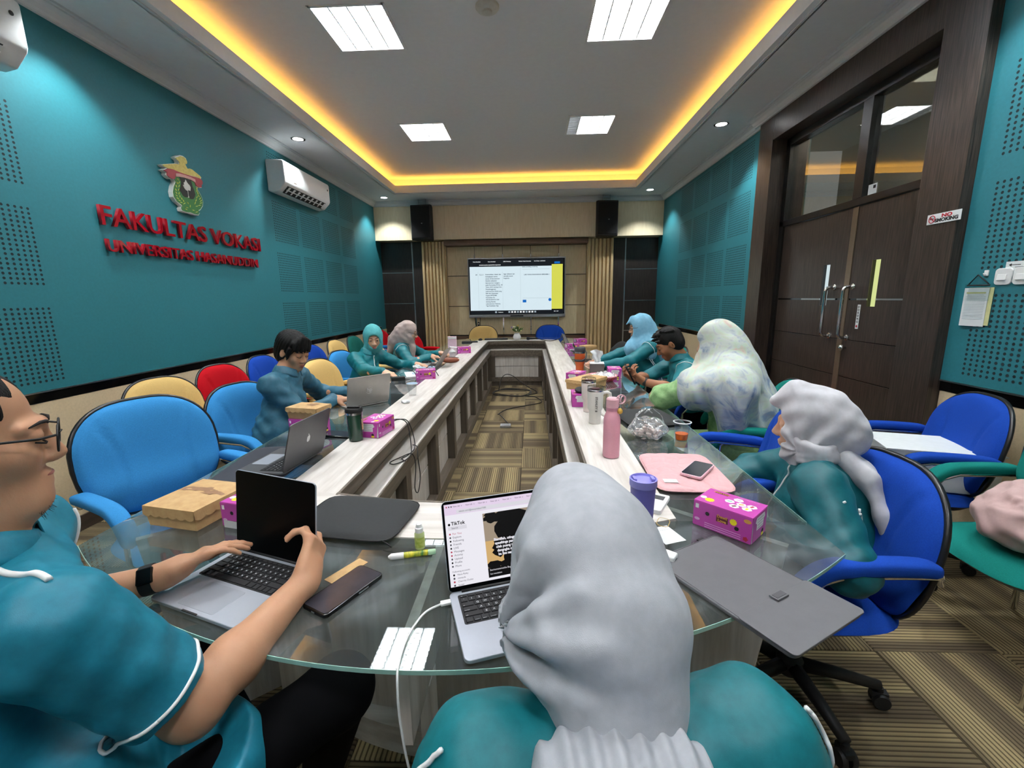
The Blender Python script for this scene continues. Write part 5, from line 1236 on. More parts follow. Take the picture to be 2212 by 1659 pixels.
# ---------------------------------------------------------------- air conditioners
def air_con(label, y0, y1, z, g):
    t = thing('air_conditioner', label, 'air conditioner', (XL+.02, (y0+y1)/2, z), 0, g); L = y1-y0
    prof = [(0, 0), (.05, -.012), (.12, .0), (.195, .075), (.205, .10), (.205, .30), (.195, .325), (.02, .335), (0, .33)]
    M = Matrix(((1, 0, 0, 0), (0, 0, 1, 0), (0, 1, 0, 0), (0, 0, 0, 1)))
    obj('casing', MB().prism(prof, -L/2, L/2, M), m_white, t, bevel=.012, seg=3)
    obj('outlet_slot', MB().add([(.121, -L/2+.07, -.002), (.19, -L/2+.07, .066), (.19, L/2-.12, .066), (.121, L/2-.12, -.002)], [(0, 1, 2, 3)]), m_blackm, t, (.004, 0, -.003))
    for k in range(9):
        y = -L/2+.10+(L-.26)*k/8; obj('louver_vane', MB().add([(.130, y, .004), (.186, y, .060), (.186, y+.05, .062), (.130, y+.03, .006)], [(0, 1, 2, 3)]), m_white, t, (.007, 0, -.006))
    obj('flap', MB().box((.168, -.025, .028), (.012, L-.20, .006), R=Matrix.Rotation(-.75, 3, 'Y')), m_white, t, (.006, 0, -.006), bevel=.002)
    obj('badge', MB().box((.2055, -L*.30, .125), (.001, .06, .008)), m_alu, t)
    obj('display_lamp', MB().lathe([(.012, 0), (.012, .002)], (.206, L/2-.06, .24), 14, frame((0, 1, 0), (0, 0, 1), (1, 0, 0))), m_blackm, t)
    return t
air_con('white split air conditioner beside the crest on the teal wall', 5.14, 6.27, 2.665, 'wall air conditioners')
air_con('white split air conditioner cut off by the top left corner', 1.45, 2.60, 2.72, 'wall air conditioners')
# ---------------------------------------------------------------- loudspeakers
for x, lab, rz in ((-1.97, 'black loudspeaker hung at the left of the beige fascia', -.10), (1.36, 'black loudspeaker hung at the right of the beige fascia', .10)):
    t = thing('loudspeaker', lab, 'loudspeaker', (x, YF-.17, 2.50), rz, 'hanging loudspeakers')
    obj('cabinet', MB().prism([(-.15, .14), (-.20, -.06), (-.185, -.12), (.185, -.12), (.20, -.06), (.15, .14)], .02, .62), m_blackm, t, bevel=.012, seg=3)
    obj('grille', MB().box((0, -.123, .32), (.34, .008, .54)), mat('speaker grille cloth', (14, 14, 15), .9, bump=.3, bscale=600), t, bevel=.004)
    obj('badge', MB().box((.02, -.1275, .30), (.022, .002, .010)), m_alu, t)
    for sx in (-.07, .07): obj('hanging_rod', MB().tube([(sx, 0, .61), (sx, 0, .73)], .006, 8), m_alu, t, smooth=True)
    obj('wall_bracket', MB().box((0, .15, .33), (.10, .05, .06)), m_blackm, t, bevel=.004)
# ---------------------------------------------------------------- screen
m_scrk = emit('screen dark bar', (20, 24, 30), 1.0); m_scrp = emit('screen page', (214, 232, 240), 1.0); m_scry = emit('screen yellow', (212, 214, 84), 1.0); m_scrt = emit('screen grey text', (70, 88, 104), .8); m_scrb = emit('screen blue', (20, 104, 190), 1.0); m_scrw = emit('screen white', (240, 244, 246), 1.0); m_scrl = emit('screen rule line', (166, 182, 192), 1.0)
m_silver = mat('silver frame', (176, 180, 184), .35, metal=.8)
TVX0, TVX1, TVZ0, TVZ1 = -1.24, .678, 1.075, 2.23
TVW, TVH = TVX1-TVX0, TVZ1-TVZ0
t = thing('wall_screen', 'large interactive screen showing a browser page with a yellow strip on the beige wall', 'screen', ((TVX0+TVX1)/2, 8.93, TVZ0))
obj('casing', MB().box((0, .04, TVH/2), (TVW, .06, TVH)), m_blackm, t, bevel=.01)
fr = MB(); fr.box((0, .0, TVH-.012), (TVW, .03, .024)); fr.box((0, .0, .028), (TVW, .03, .056)); fr.box((-TVW/2+.008, 0, TVH/2), (.016, .03, TVH)); fr.box((TVW/2-.008, 0, TVH/2), (.016, .03, TVH))
obj('frame', fr, m_silver, t, bevel=.003)
disp = obj('display', MB().box((0, .002, TVH/2+.016), (TVW-.03, .012, TVH-.08)), m_black, t)
obj('sensor_bar', MB().box((0, -.016, .026), (.26, .004, .026)), m_blackm, t)
obj('camera_dot', MB().disc((0, -.0155, TVH-.012), .005, 10, frame((1, 0, 0), (0, 0, 1), (0, -1, 0))), m_blackm, t)
def sc_xy(px, py): return (-TVW/2+(px-380)/1335*TVW, TVH-(py-362)/812*TVH)
def srect(x0, y0, x1, y1, m, d, name):
    a, b_ = sc_xy(x0, y0), sc_xy(x1, y1); obj(name, MB().add([(a[0], d, b_[1]), (b_[0], d, b_[1]), (b_[0], d, a[1]), (a[0], d, a[1])], [(0, 1, 2, 3)]), m, disp, flip=False)
def stext(s, px, py, size, m=m_scrt, ax='LEFT', d=-.0070):
    a = sc_xy(px, py); text('screen_text', s, size, m, disp, (a[0], d, a[1]), BKR, 0, .0008, ax)
srect(405, 388, 1690, 480, m_scrk, -.0050, 'browser_bar'); srect(405, 480, 1528, 1078, m_scrp, -.0050, 'page'); srect(1528, 460, 1678, 1065, m_scry, -.0052, 'yellow_strip'); srect(405, 1078, 1690, 1130, m_scrk, -.0050, 'task_bar')
srect(1565, 425, 1640, 452, m_scrb, -.0056, 'account_button'); srect(1130, 935, 1180, 972, m_scrb, -.0056, 'blue_button'); srect(1130, 520, 1500, 523, m_scrl, -.0056, 'rule_line'); srect(1130, 910, 1490, 913, m_scrl, -.0056, 'rule_line'); srect(1100, 485, 1102, 1060, m_scrl, -.0056, 'rule_line'); srect(855, 550, 857, 1060, m_scrl, -.0056, 'rule_line'); srect(520, 550, 522, 1060, m_scrl, -.0056, 'rule_line')
a = sc_xy(1505, 937); obj('round_button', MB().disc((a[0], -.006, a[1]), .03, 18, frame((1, 0, 0), (0, 0, 1), (0, -1, 0))), m_scrb, disp)
for x, s in ((455, 'Peran Akreditasi'), (660, 'Peran Akreditasi'), (870, '(388) WhatsApp'), (1080, 'Fakultas Vokasi Universitas'), (1290, 'No 33 files - LAPORAN')): stext(s, x, 415, .022, m_scrw)
stext('akreditasi.lamptkes.org/asesi/v2/borang/evaluasi', 540, 458, .022, m_scrw)
stext('64', 485, 588, .034); stext('5.2.1.1', 540, 588, .032)
for i, s in enumerate(('Ketersediaan, desain dan', 'kelengkapan sarana', 'sarana di laboratorium', 'Standar pelayanan', 'laboratorium mengacu', 'pada Permenkes RI No. 43', 'Tahun 2013 tentang Cara', 'Penyelenggaraan', 'Laboratorium Klinik yang', 'Baik dan Keputusan', 'Kepala BPPSDMK', 'Kemenkes No', 'HK.02.03/I/IV/2/1364', 'tentang Standar', 'Laboratorium Diploma', 'Tiga Kesehatan Gigi')): stext(s, 620, 586+28.5*i, .031)
for i, s in enumerate(('Agar efisiensi Lab', 'tersedia sesuai', 'fungsinya')): stext(s, 870, 582+28.5*i, .031)
stext('sistem provoking monitoring', 1125, 490, .026); stext('LAB YANG DIGUNAKAN BERSAMA 1', 1150, 595, .031)
for i in range(10): srect(930+40*i, 1090, 955+40*i, 1112, m_scrw if i % 3 else m_scrl, -.0056, 'task_icon')
srect(745, 1090, 770, 1113, m_scrl, -.0056, 'start_icon'); stext('Penelusuran', 790, 1103, .02, m_scrw); stext('IND  13.07', 1560, 1097, .02, m_scrw)
for nm, lab, pts, r in (('screen_cable', 'black cable hanging from the left end of the screen', [(-1.13, 8.95, 1.09), (-1.12, 8.97, .95), (-1.08, 8.97, .7)], .006), ('screen_cable', 'thin grey cable hanging beside the black plug under the screen', [(-1.02, 8.95, 1.08), (-1.03, 8.97, .9), (-1.0, 8.97, .7)], .005)):
    obj(nm, MB().tube(pts, r, 6), m_blackm, smooth=True, label=lab, cat='cable')
t = thing('wall_plug', 'black power plug under the left end of the screen', 'plug', (-1.06, 8.97, .93)); obj('plug_body', MB().box((0, 0, 0), (.035, .03, .11)), m_blackm, t, bevel=.005); obj('plug_strip', MB().box((0, -.016, .02), (.02, .003, .03)), m_white, t)
# ---------------------------------------------------------------- signs, switches, notepad on the right
m_paper = mat('white paper', (226, 230, 230), .7, var=.02); m_ink = mat('black ink', (24, 24, 26), .6); m_sred = mat('sign red', (176, 28, 44), .5)
t = thing('no_smoking_sign', 'small white NO SMOKING sign on the dark door jamb', 'sign', (PX-.001, 2.767, 1.869))
obj('plate', MB().box((-.002, 0, 0), (.004, .212, .056)), m_paper, t, bevel=.001)
obj('prohibition_ring', MB().tube([(-.0055, .072+.020*math.cos(a), .020*math.sin(a)) for a in np.linspace(0, 2*PI, 25)[:-1]], .0022, 6, True), m_sred, t, smooth=True)
obj('prohibition_bar', MB().box((-.005, .072, 0), (.002, .040, .004), R=Matrix.Rotation(.78, 3, 'X')), m_sred, t)
obj('cigarette', MB().box((-.0045, .074, .002), (.001, .024, .005)), m_ink, t)
text('sign_text', 'NO', .026, m_sred, t, (-.0045, -.02, .012), DNR, .0004, .0012, wx=1.6); text('sign_text', 'SMOKING', .026, m_ink, t, (-.0045, -.02, -.011), DNR, .0004, .0012, wx=1.25)
t = thing('push_sticker', 'narrow white DORONG sticker on the door leaf below the handle', 'sticker', (LX-.001, 3.562, 1.27))
obj('plate', MB().box((-.001, 0, 0), (.002, .030, .185)), m_paper, t)
for i, ch in enumerate('DORONG'): text('sticker_text', ch, .022, m_ink, t, (-.0025, 0, .074-.0225*i), DNR, .0003, .0008)
obj('hand_icon', MB().disc((-.0025, 0, -.073), .010, 12, frame((0, -1, 0), (0, 0, 1), (-1, 0, 0))), m_sred, t)
for y, lab in ((2.432, 'white wall switch nearest the door on the teal wall'), (2.342, 'white wall switch nearer the right edge of the frame')):
    t = thing('light_switch', lab, 'switch', (XR-.02, y, 1.523), 0, 'white wall switches')
    M = Matrix(((0, 0, -1, 0), (1, 0, 0, 0), (0, 1, 0, 0), (0, 0, 0, 1)))
    obj('plate', MB().prism(rrect(.084, .084, .018), 0, .010, M), m_white, t, bevel=.003)
    obj('rocker', MB().box((-.0125, .002, -.004), (.006, .046, .030), R=Matrix.Rotation(.12, 3, 'Y')), m_white, t, bevel=.002)
t = thing('switch_label', 'white paper label with a black arrow above the wall switches', 'label', (XR-.0215, 2.385, 1.575)); obj('paper', MB().box((0, 0, 0), (.001, .10, .042)), m_paper, t)
obj('arrow', MB().add([(-.001, .036, .004), (-.001, .022, .012), (-.001, .022, -.004)], [(0, 1, 2)]), m_ink, t); obj('arrow_shaft', MB().box((-.001, .002, .004), (.0006, .045, .003)).box((-.001, -.02, -.008), (.0006, .05, .002)), m_ink, t)
t = thing('wall_hook', 'small white adhesive hook beside the switches', 'hook', (XR-.021, 2.524, 1.545)); obj('hook_plate', MB().box((-.003, 0, 0), (.006, .022, .030)), m_white, t, bevel=.002); obj('hook_arm', MB().tube([(-.006, 0, -.006), (-.016, 0, -.010), (-.018, 0, 0)], .003, 6), m_white, t, smooth=True)
t = thing('hanging_notes', 'sheaf of printed notes in a clear sleeve hanging from the wall hook', 'notes', (XR-.03, 2.545, 1.37))
obj('back_card', MB().box((.004, -.012, .0), (.002, .135, .20)), mat('yellow card', (206, 206, 150), .7), t); pg = obj('front_page', MB().box((-.002, .006, -.004), (.002, .128, .205)), m_paper, t, rot=(0, 0, .05))
for k in range(16): obj('print_line', MB().box((-.0035, .006, .06-.0085*k), (.0006, .105 if k else .085, .0016)), mat('grey print', (140, 156, 164), .7) if k == 0 else bpy.data.materials['grey print'], pg)
obj('highlight', MB().box((-.0034, .006, .072), (.0006, .10, .008)), mat('highlighter mark', (196, 196, 130), .7), pg)
obj('clear_sleeve', MB().box((-.006, .0, .075), (.001, .145, .09)), pane_mat('clear sleeve', (.95, .97, .97), 1.2), t)
obj('strap', MB().tube([(-.004, .055, .118), (.004, .02, .168), (.004, -.045, .118)], .0035, 6).tube([(-.004, .062, .112), (-.004, -.06, .112)], .004, 6), m_blackm, t, smooth=True)
t = thing('door_notice', 'small white card stuck to the transom glass', 'card', (LX+.008, 3.60, 2.205)); obj('card', MB().box((0, 0, 0), (.002, .085, .075)), m_paper, t); obj('dark_square', MB().box((-.0014, -.018, .016), (.0008, .024, .022)), m_ink, t)
# ---------------------------------------------------------------- things on the table
GT, WT = TZ+.0045, TZ+.0065      # glass top, wood top
m_key = mat('black keycap', (24, 25, 28), .5, var=.1); m_keyg = mat('dark grey keycap', (40, 41, 44), .5, var=.1); m_leg = mat('key legend white', (220, 222, 224), .5)
m_alulap = mat('silver laptop aluminium', (186, 192, 202), .38, metal=.55, var=.02); m_space = mat('space grey laptop aluminium', (92, 92, 94), .4, metal=.6, var=.03); m_hpgrey = mat('light grey laptop shell', (170, 166, 160), .4, metal=.5, var=.03); m_pad = mat('trackpad', (176, 182, 192), .32, metal=.5, var=.02); m_well = mat('keyboard well', (20, 20, 22), .6)
m_scrblank = mat('switched off screen', (3, 4, 5), .35, var=.2, spec=.08)
def rprism(b, w, d, r, z0, z1, cx=0, cy=0, n=5):
    return b.prism([(x+cx, y+cy) for x, y in rrect(w, d, r, n)], z0, z1)
def laptop(name, label, loc, rz, w, d, ang, body, lid_m=None, keys='parts', key_m=None, legends=False, lh=None, bez=.007, scr=None, notch=True):
    """x right, y towards the hinge; ang = opening angle of the lid"""
    t = thing(name, label, 'laptop', loc, rz); h = .011; lid_m = lid_m or body; key_m = key_m or m_key; lh = lh or d*.98
    base = MB(); rprism(base, w, d, .014, .002, h); b_ = obj('base', base, body, t, bevel=.002)
    if notch: obj('thumb_notch', MB().box((0, -d/2+.001, h-.001), (.05, .004, .0022)), m_well, t)
    kw, kd = w*.86, d*.44; ky = d*.19
    obj('keyboard_well', rprism(MB(), kw+.006, kd+.006, .005, h-.0005, h+.0004, 0, ky), m_well if key_m is m_key else body, t)
    obj('trackpad', rprism(MB(), w*.42, d*.36, .006, h-.0003, h+.0005, 0, -d*.27), m_pad, t, bevel=.0004)
    rows = [[1.0]*14, [1.0]*13+[1.6], [1.6]+[1.0]*12+[1.0], [1.9]+[1.0]*11+[1.8], [2.4]+[1.0]*10+[2.4], [1, 1, 1, 1.3, 5.4, 1.3, 1, 1, 1, 1]]
    letters_ = ['', '`1234567890-=', ' QWERTYUIOP[]\\', " ASDFGHJKL;'", ' ZXCVBNM,./', '']
    rh = [.6, 1, 1, 1, 1, 1.05]; tot = sum(rh); y = ky+kd/2
    jb = MB(); k0 = None
    for ri, row in enumerate(rows):
        hgt = kd*rh[ri]/tot; x = -kw/2; sw = sum(row)
        for ci, u in enumerate(row):
            cw = kw*u/sw; cx_, cy_ = x+cw/2, y-hgt/2; x += cw
            kb = MB(); kwid, kdep = cw-.0028, hgt-.0028
            a_, z_ = .0014, .0020
            vs = [(sx*kwid/2, sy*kdep/2, 0) for sx, sy in ((-1, -1), (1, -1), (1, 1), (-1, 1))]+[(sx*(kwid/2-.0006), sy*(kdep/2-.0006), z_) for sx, sy in ((-1, -1), (1, -1), (1, 1), (-1, 1))]
            fs = [(4, 5, 6, 7)]+[(i, (i+1) % 4, 4+(i+1) % 4, 4+i) for i in range(4)]
            if keys == 'parts':
                kb.add(vs, fs); ko = obj('keycap', kb, key_m, t, (cx_, cy_, h+.0004))
                lt = letters_[ri]
                if legends:
                    ch = lt[ci].strip() if ci < len(lt) else ''
                    if ch: text('legend', ch, .0075, m_leg, ko, (0, 0, z_+.0002), FLT, 0, .00012)
                    elif (ri, ci) in ((0, 0), (2, 0), (3, 0), (4, 0), (5, 1), (5, 2), (5, 3)):
                        text('legend', {(0, 0): 'esc', (2, 0): 'tab', (3, 0): 'caps lock', (4, 0): 'shift', (5, 1): 'control', (5, 2): 'option', (5, 3): 'command'}[(ri, ci)], .0032, m_leg, ko, (-kwid/2+.002, -kdep/2+.003, z_+.0002), FLT, 0, 0, 'LEFT')
                elif ri in (1, 2, 3, 4) and ci < len(lt) and lt[ci].strip():
                    obj('legend', MB().box((0, .001, z_+.0001), (.0028, .0034, .0002)), m_leg, ko)
            else: jb.add([(v[0]+cx_, v[1]+cy_, v[2]+h+.0004) for v in vs], fs)
        y -= hgt
    if keys != 'parts': obj('keys', jb, key_m, t, kind='stuff')
    # lid: built upright in x-z then laid back about the hinge
    al = math.radians(ang-90); Rl = Matrix.Rotation(-al, 4, 'X'); Ml = Matrix.Translation((0, d/2-.004, h+.001)) @ Rl @ Matrix(((1, 0, 0, 0), (0, 0, 1, 0), (0, 1, 0, 0), (0, 0, 0, 1)))
    lb = MB().prism([(x, y_+lh/2) for x, y_ in rrect(w, lh, .012)], -.0, .005, Ml); lid = obj('lid', lb, lid_m, t, bevel=.0015)
    face = MB().prism([(x, y_+lh/2) for x, y_ in rrect(w-.002, lh-.002, .011)], -.0008, .0, Ml); obj('bezel', face, m_scrblank, lid)
    t['lid'] = 0; del t['lid']
    def on(x, y_, z=-.0012): return Ml @ Vector((x, y_, z))
    hb = MB(); hb.tube([(-w*.40, d/2-.004, h), (w*.40, d/2-.004, h)], .0048, 8); obj('hinge', hb, m_well, t, smooth=True)
    Rt = Ml.to_3x3(); N = -(Rt @ Vector((0, 0, 1)))
    return t, lid, on, frame(Rt @ Vector((1, 0, 0)), Rt @ Vector((0, 1, 0)), N), lh, Ml
def lrect(lid, on, x0, y0, x1, y1, m, z=-.0012, name='screen_area'):
    return obj(name, MB().add([on(x0, y0, z), on(x1, y0, z), on(x1, y1, z), on(x0, y1, z)], [(0, 1, 2, 3)]), m, lid)
m_logo = mat('pale logo', (206, 208, 210), .3, metal=.5)
m_off = m_scrblank
# the bespectacled man's laptop
lapA = laptop('laptop', 'open silver laptop with a black screen held by the man on the left', (-.742, .962, GT), D(-19), .292, .232, 97, m_alulap, legends=False)
# the nearest woman's laptop with a video page
lapB = laptop('laptop', 'open silver laptop showing a white video page, beside the nearest headscarf', (-.022, .880, GT), D(18.8), .304, .214, 113, m_alulap, legends=True, lh=.212)
_, lid, on, LR, lh, Ml = lapB
m_pgw = emit('laptop page white', (236, 234, 242), 1.0); m_pgp = emit('laptop tab strip', (226, 208, 232), 1.0); m_pgt = emit('laptop page text', (96, 94, 104), .7); m_pgk = emit('laptop page black', (10, 9, 10), 1.0); m_pgs = emit('video sunset', (214, 176, 116), .95); m_pgs2 = emit('video dusk sky', (168, 152, 132), .9); m_pgr = emit('icon red', (190, 70, 96), .9); m_pgl = emit('search field', (218, 216, 224), 1.0)
sx0, sx1, sy0, sy1 = -.146, .146, .012, .204
lrect(lid, on, sx0, sy0, sx1, sy1, m_pgw, -.0010, 'page'); lrect(lid, on, sx0, sy1-.026, sx1, sy1, m_pgp, -.0013, 'tab_strip'); lrect(lid, on, sx0+.03, sy1-.024, sx1-.01, sy1-.015, m_pgl, -.0015, 'address_field')
def lt(s, x, y, size, m=m_pgt, ax='LEFT', off=0): text('page_text', s, size, m, lid, tuple(on(x, y, -.0026)), LR, 0, off, ax)
lt('tiktok.com/@story/video/7300', sx0+.036, sy1-.0195, .0055)
for i in range(7): lt('New tab  x', sx0+.022+.032*i, sy1-.0065, .005)
def ldot(x, y, r, m): obj('icon', MB().add([on(x+r*math.cos(a), y+r*math.sin(a), -.0022) for a in np.linspace(0, 2*PI, 11)[:-1]], [tuple(range(10))]), m, lid)
for i in range(3): ldot(sx0+.006+.006*i, sy1-.0065, .0018, m_pgr if i == 0 else m_pgt)
lt('TikTok', sx0+.014, sy1-.047, .0115, m_pgk, off=.0003); ldot(sx0+.009, sy1-.0485, .003, m_pgk); lrect(lid, on, sx0+.006, sy1-.062, sx0+.052, sy1-.053, m_pgl, -.0016, 'search_field'); lt('Search', sx0+.014, sy1-.0575, .006)
for i, s in enumerate(('For You', 'Explore', 'Following', 'Friends', 'LIVE', 'Messages', 'Activity', 'Upload', 'Profile', 'More')):
    yy = sy1-.071-.0083*i; lt(s, sx0+.015, yy, .0068, m_pgr if i == 0 else m_pgt); ldot(sx0+.009, yy, .0022, m_pgr if i in (0, 5, 6) else (m_pgk if i in (2, 4, 8) else m_pgt))
lt('Following accounts', sx0+.007, sy1-.158, .0055)
for i, s in enumerate(('Nana Rizky', 'rismaula', 'Cherrita Outlet', 'fauzan')): lt(s, sx0+.018, sy1-.1655-.0078*i, .0058); ldot(sx0+.010, sy1-.1655-.0078*i, .0024, (m_pgk, m_pgt, m_pgr, m_pgt)[i])
vx0, vx1, vy0, vy1 = -.052, .075, sy0+.006, sy1-.034
lrect(lid, on, vx0, vy0, vx1, vy1, m_pgs2, -.0014, 'video'); lrect(lid, on, vx0, vy0+.03, vx1, vy0+.085, m_pgs, -.0016, 'video_glow'); lrect(lid, on, vx0, vy0, vx1, vy0+.022, m_pgk, -.0018, 'video_caption_band')
rs = np.random.RandomState(4)
def blob(cx, cy, rx, ry, n=26, name='tree_shape', z=-.0020):
    obj(name, MB().add([on(min(max(cx+rx*math.cos(a)*(1+.22*rs.uniform(-1, 1)), vx0), vx1), min(max(cy+ry*math.sin(a)*(1+.22*rs.uniform(-1, 1)), vy0), vy1), z) for a in np.linspace(0, 2*PI, n+1)[:-1]], [tuple(range(n))]), m_pgk, lid)
blob(.022, vy1-.034, .045, .052); blob(-.005, vy1-.085, .034, .022, z=-.0021); blob(-.030, vy1-.012, .022, .012, z=-.0022); blob(.035, vy0+.035, .055, .028, z=-.0022); blob(-.035, vy0+.028, .022, .008, z=-.0023)
for i, s in enumerate(('Bismillah, utinga jangan', 'apaeltinga pandawa de', 'oleh puang to Bessa le', 'dangngka memunni leni', 'ba lise namoa kena')): lt(s, -.030+.002*i, vy1-.066-.0088*i, .0085, m_pgw, 'LEFT', .00035)
lt('Storiesmatematika Bugis', vx0+.004, vy0+.017, .0058, m_pgw); lt('See translation', vx0+.004, vy0+.008, .005, m_pgw)
# the space grey laptop, seen past its lid
lapC = laptop('laptop', 'open dark grey laptop on a dark sleeve, its lid seen from behind, on the left', (-1.098, 1.795, GT+.008), D(-95), .300, .215, 106, m_space, keys='parts', lh=.21)
_, lid, on, LR, lh, Ml = lapC
obj('logo_mark', MB().add([on(.013*math.cos(a)*(1-.12*math.cos(2*a)), lh*.5+.015*math.sin(a), .0056) for a in np.linspace(0, 2*PI, 21)[:-1]], [tuple(range(20))]), m_logo, lid); obj('logo_leaf', MB().add([on(.002+.003*math.cos(a)+.003*math.sin(a), lh*.5+.020+.004*math.sin(a), .0056) for a in np.linspace(0, 2*PI, 11)[:-1]], [tuple(range(10))]), m_logo, lid)
# the light laptop in front of the man in petrol
lapD = laptop('laptop', 'open pale grey laptop before the man in the petrol shirt, lid facing the camera', (-1.182, 2.940, GT), D(-133), .305, .215, 104, m_hpgrey, keys='stuff', lh=.205)
_, lid, on, LR, lh, Ml = lapD
BK = frame(-(Ml.to_3x3() @ Vector((1, 0, 0))), Ml.to_3x3() @ Vector((0, 1, 0)), Ml.to_3x3() @ Vector((0, 0, 1)))
text('logo', 'hp', .040, m_logo, lid, tuple(on(-.002, lh*.5+.002, .0056)), BK, .0003, .0004)
obj('logo_ring', MB().tube([on(.024*math.cos(a), lh*.5+.024*math.sin(a), .0056) for a in np.linspace(.5, PI-.5, 12)], .0012, 5).tube([on(.024*math.cos(a), lh*.5+.024*math.sin(a), .0056) for a in np.linspace(PI+.5, 2*PI-.5, 12)], .0012, 5), m_logo, lid)
laptop('laptop', 'thin silver laptop seen almost edge-on before the women in headscarves on the left', (-1.09, 4.60, GT), D(-92), .31, .215, 122, m_hpgrey, keys='stuff', lh=.21)
laptop('laptop', 'slim laptop with a pale screen edge before the woman in the light blue headscarf', (.66, 4.86, GT), D(84), .31, .215, 118, m_hpgrey, keys='stuff', lh=.21)
laptop('laptop', 'small dark laptop standing open at the far right of the table', (.64, 6.33, GT), D(96), .28, .20, 116, m_space, keys='stuff', lh=.20)
# flat sleeves and folders
def cushion(name, label, cat, loc, rz, w, d, h, r, m, quilt=0, pipe=None):
    t = thing(name, label, cat, loc, rz)
    def surf(sgn):
        def fn(u, v):
            a = 2*PI*v; c, s = math.cos(a), math.sin(a); n_ = 7.0; k = (abs(c)**n_+abs(s)**n_)**(-1/n_); x, y = c*k*w/2*u, s*k*d/2*u
            e = max(0, 1-u**9)**.5; z = h/2+sgn*h/2*e
            if quilt and sgn > 0: z += quilt*(abs(math.sin(x*58+math.sin(y*40)*.6)*math.sin(y*55+math.cos(x*44)*.7))**.4-.7)*e
            return (x, y, z)
        return fn
    nu, nv = (70, 150) if quilt else (14, 64)
    obj('top_panel', MB().grid(lambda u, v: surf(1)(u*.999+.001, v), nu, nv, cv=True), m, t, smooth=True); obj('bottom_panel', MB().grid(lambda u, v: surf(-1)(u*.999+.001, v), 10, 64, cv=True), m, t, smooth=True)
    if pipe: obj('zip', MB().tube([(lambda p: (p[0]*1.003, p[1]*1.003, h*.5))(surf(0)(1, k/64)) for k in range(64)], .0026, 6, True), pipe, t, smooth=True)
    return t
m_neo = mat('black neoprene', (34, 37, 38), .75, var=.1, scale=120, bump=.1, bscale=600); m_pinkq = mat('pink quilted cloth', (212, 166, 168), .85, var=.04, scale=80, bump=.05, bscale=500, sheen=.2); m_leather = mat('grey faux leather', (98, 98, 101), .42, var=.05, scale=25, bump=.08, bscale=500, spec=.4)
t = cushion('laptop_sleeve', 'black zipped laptop sleeve lying behind the silver laptop of the man on the left', 'laptop sleeve', (-.565, 1.30, WT), D(-8), .345, .265, .022, .02, m_neo, 0, m_blackm)
obj('zip_pull', MB().tube([(.150, -.128, .012), (.168, -.136, .010), (.185, -.142, .004)], .0022, 6), m_blackm, t, smooth=True)
t = cushion('laptop_sleeve', 'pink quilted laptop sleeve with a phone on it, right side of the glass', 'laptop sleeve', (.602, 1.69, GT), D(-2), .285, .385, .026, .02, m_pinkq, .0065, m_pinkq)
obj('cloth_label', MB().box((-.085, -.135, .0285), (.050, .030, .001)), m_paper, t); text('label_text', 'studio', .008, m_ink, t, (-.078, -.135, .0295), FLT, 0)
t = thing('folder', 'grey faux leather laptop folder overhanging the right corner of the glass', 'folder', (.522, .985, GT+.001), D(-59.5))
obj('cover', rprism(MB(), .375, .258, .016, 0, .011), m_leather, t, bevel=.004, seg=3)
obj('flap', rprism(MB(), .128, .262, .012, .0112, .0150, .127), m_leather, t, bevel=.0015)
obj('stitching', MB().tube([(x*.97, y*.97, .0112) for x, y in rrect(.375, .258, .016)], .0007, 5, True), mat('grey stitching', (70, 70, 73), .7), t, smooth=True)
obj('buckle', MB().box((.070, .012, .0175), (.022, .042, .005)), m_leather, t, bevel=.0012); obj('buckle_plate', MB().box((.070, .012, .0203), (.014, .034, .001)), mat('dark buckle plate', (70, 70, 73), .5), t)
obj('pull_tab', MB().box((-.175, .075, .004), (.05, .022, .003)), m_blackm, t)
t = cushion('laptop_sleeve', 'dark flat sleeve under the dark grey laptop on the left', 'laptop sleeve', (-1.165, 1.80, GT), D(7), .30, .44, .007, .01, mat('dark navy sleeve', (36, 40, 50), .7, var=.08))
t = cushion('laptop_sleeve', 'black padded sleeve under the elbow of the woman in the floral shawl', 'laptop sleeve', (.66, 2.50, GT), D(8), .30, .34, .026, .02, m_neo, 0, m_blackm)
# phones
def phone(label, loc, rz, case, w=.086, l=.178, rot=None, glass=None):
    t = thing('mobile_phone', label, 'phone', loc, rz, rot=rot)
    obj('case', rprism(MB(), w, l, .012, 0, .011), case, t, bevel=.003, seg=3); obj('screen', rprism(MB(), w-.008, l-.008, .009, .0108, .0116), glass or m_phs, t)
    obj('side_button', MB().box((w/2+.0004, l*.12, .006), (.001, .03, .003)), m_alu, t); obj('port', MB().box((0, -l/2-.0003, .005), (.010, .0008, .003)), m_alu, t); return t
m_phs = mat('dark phone glass', (52, 52, 60), .12, var=.1, spec=.6)
phone('large black phone lying on the glass beside the silver laptop', (-.460, .946, GT), D(-27), m_black)
m_phpink = mat('pink phone case', (224, 180, 190), .35, var=.03)
phone('phone in a pink case lying on the pink quilted sleeve', (.643, 1.648, GT+.030), D(-38), m_phpink, .080, .165)
phone('black phone lying beside the dark green tumbler', (-1.02, 2.20, GT), D(78), m_black)
phone('black phone held up by the man in the teal uniform on the right', (.735, 3.30, .875), 0, m_black, .078, .165, (D(62), D(-4), D(80)))
t = phone('phone lying on the glass before the woman in the taupe headscarf', (-1.22, 4.98, GT), D(40), m_black)
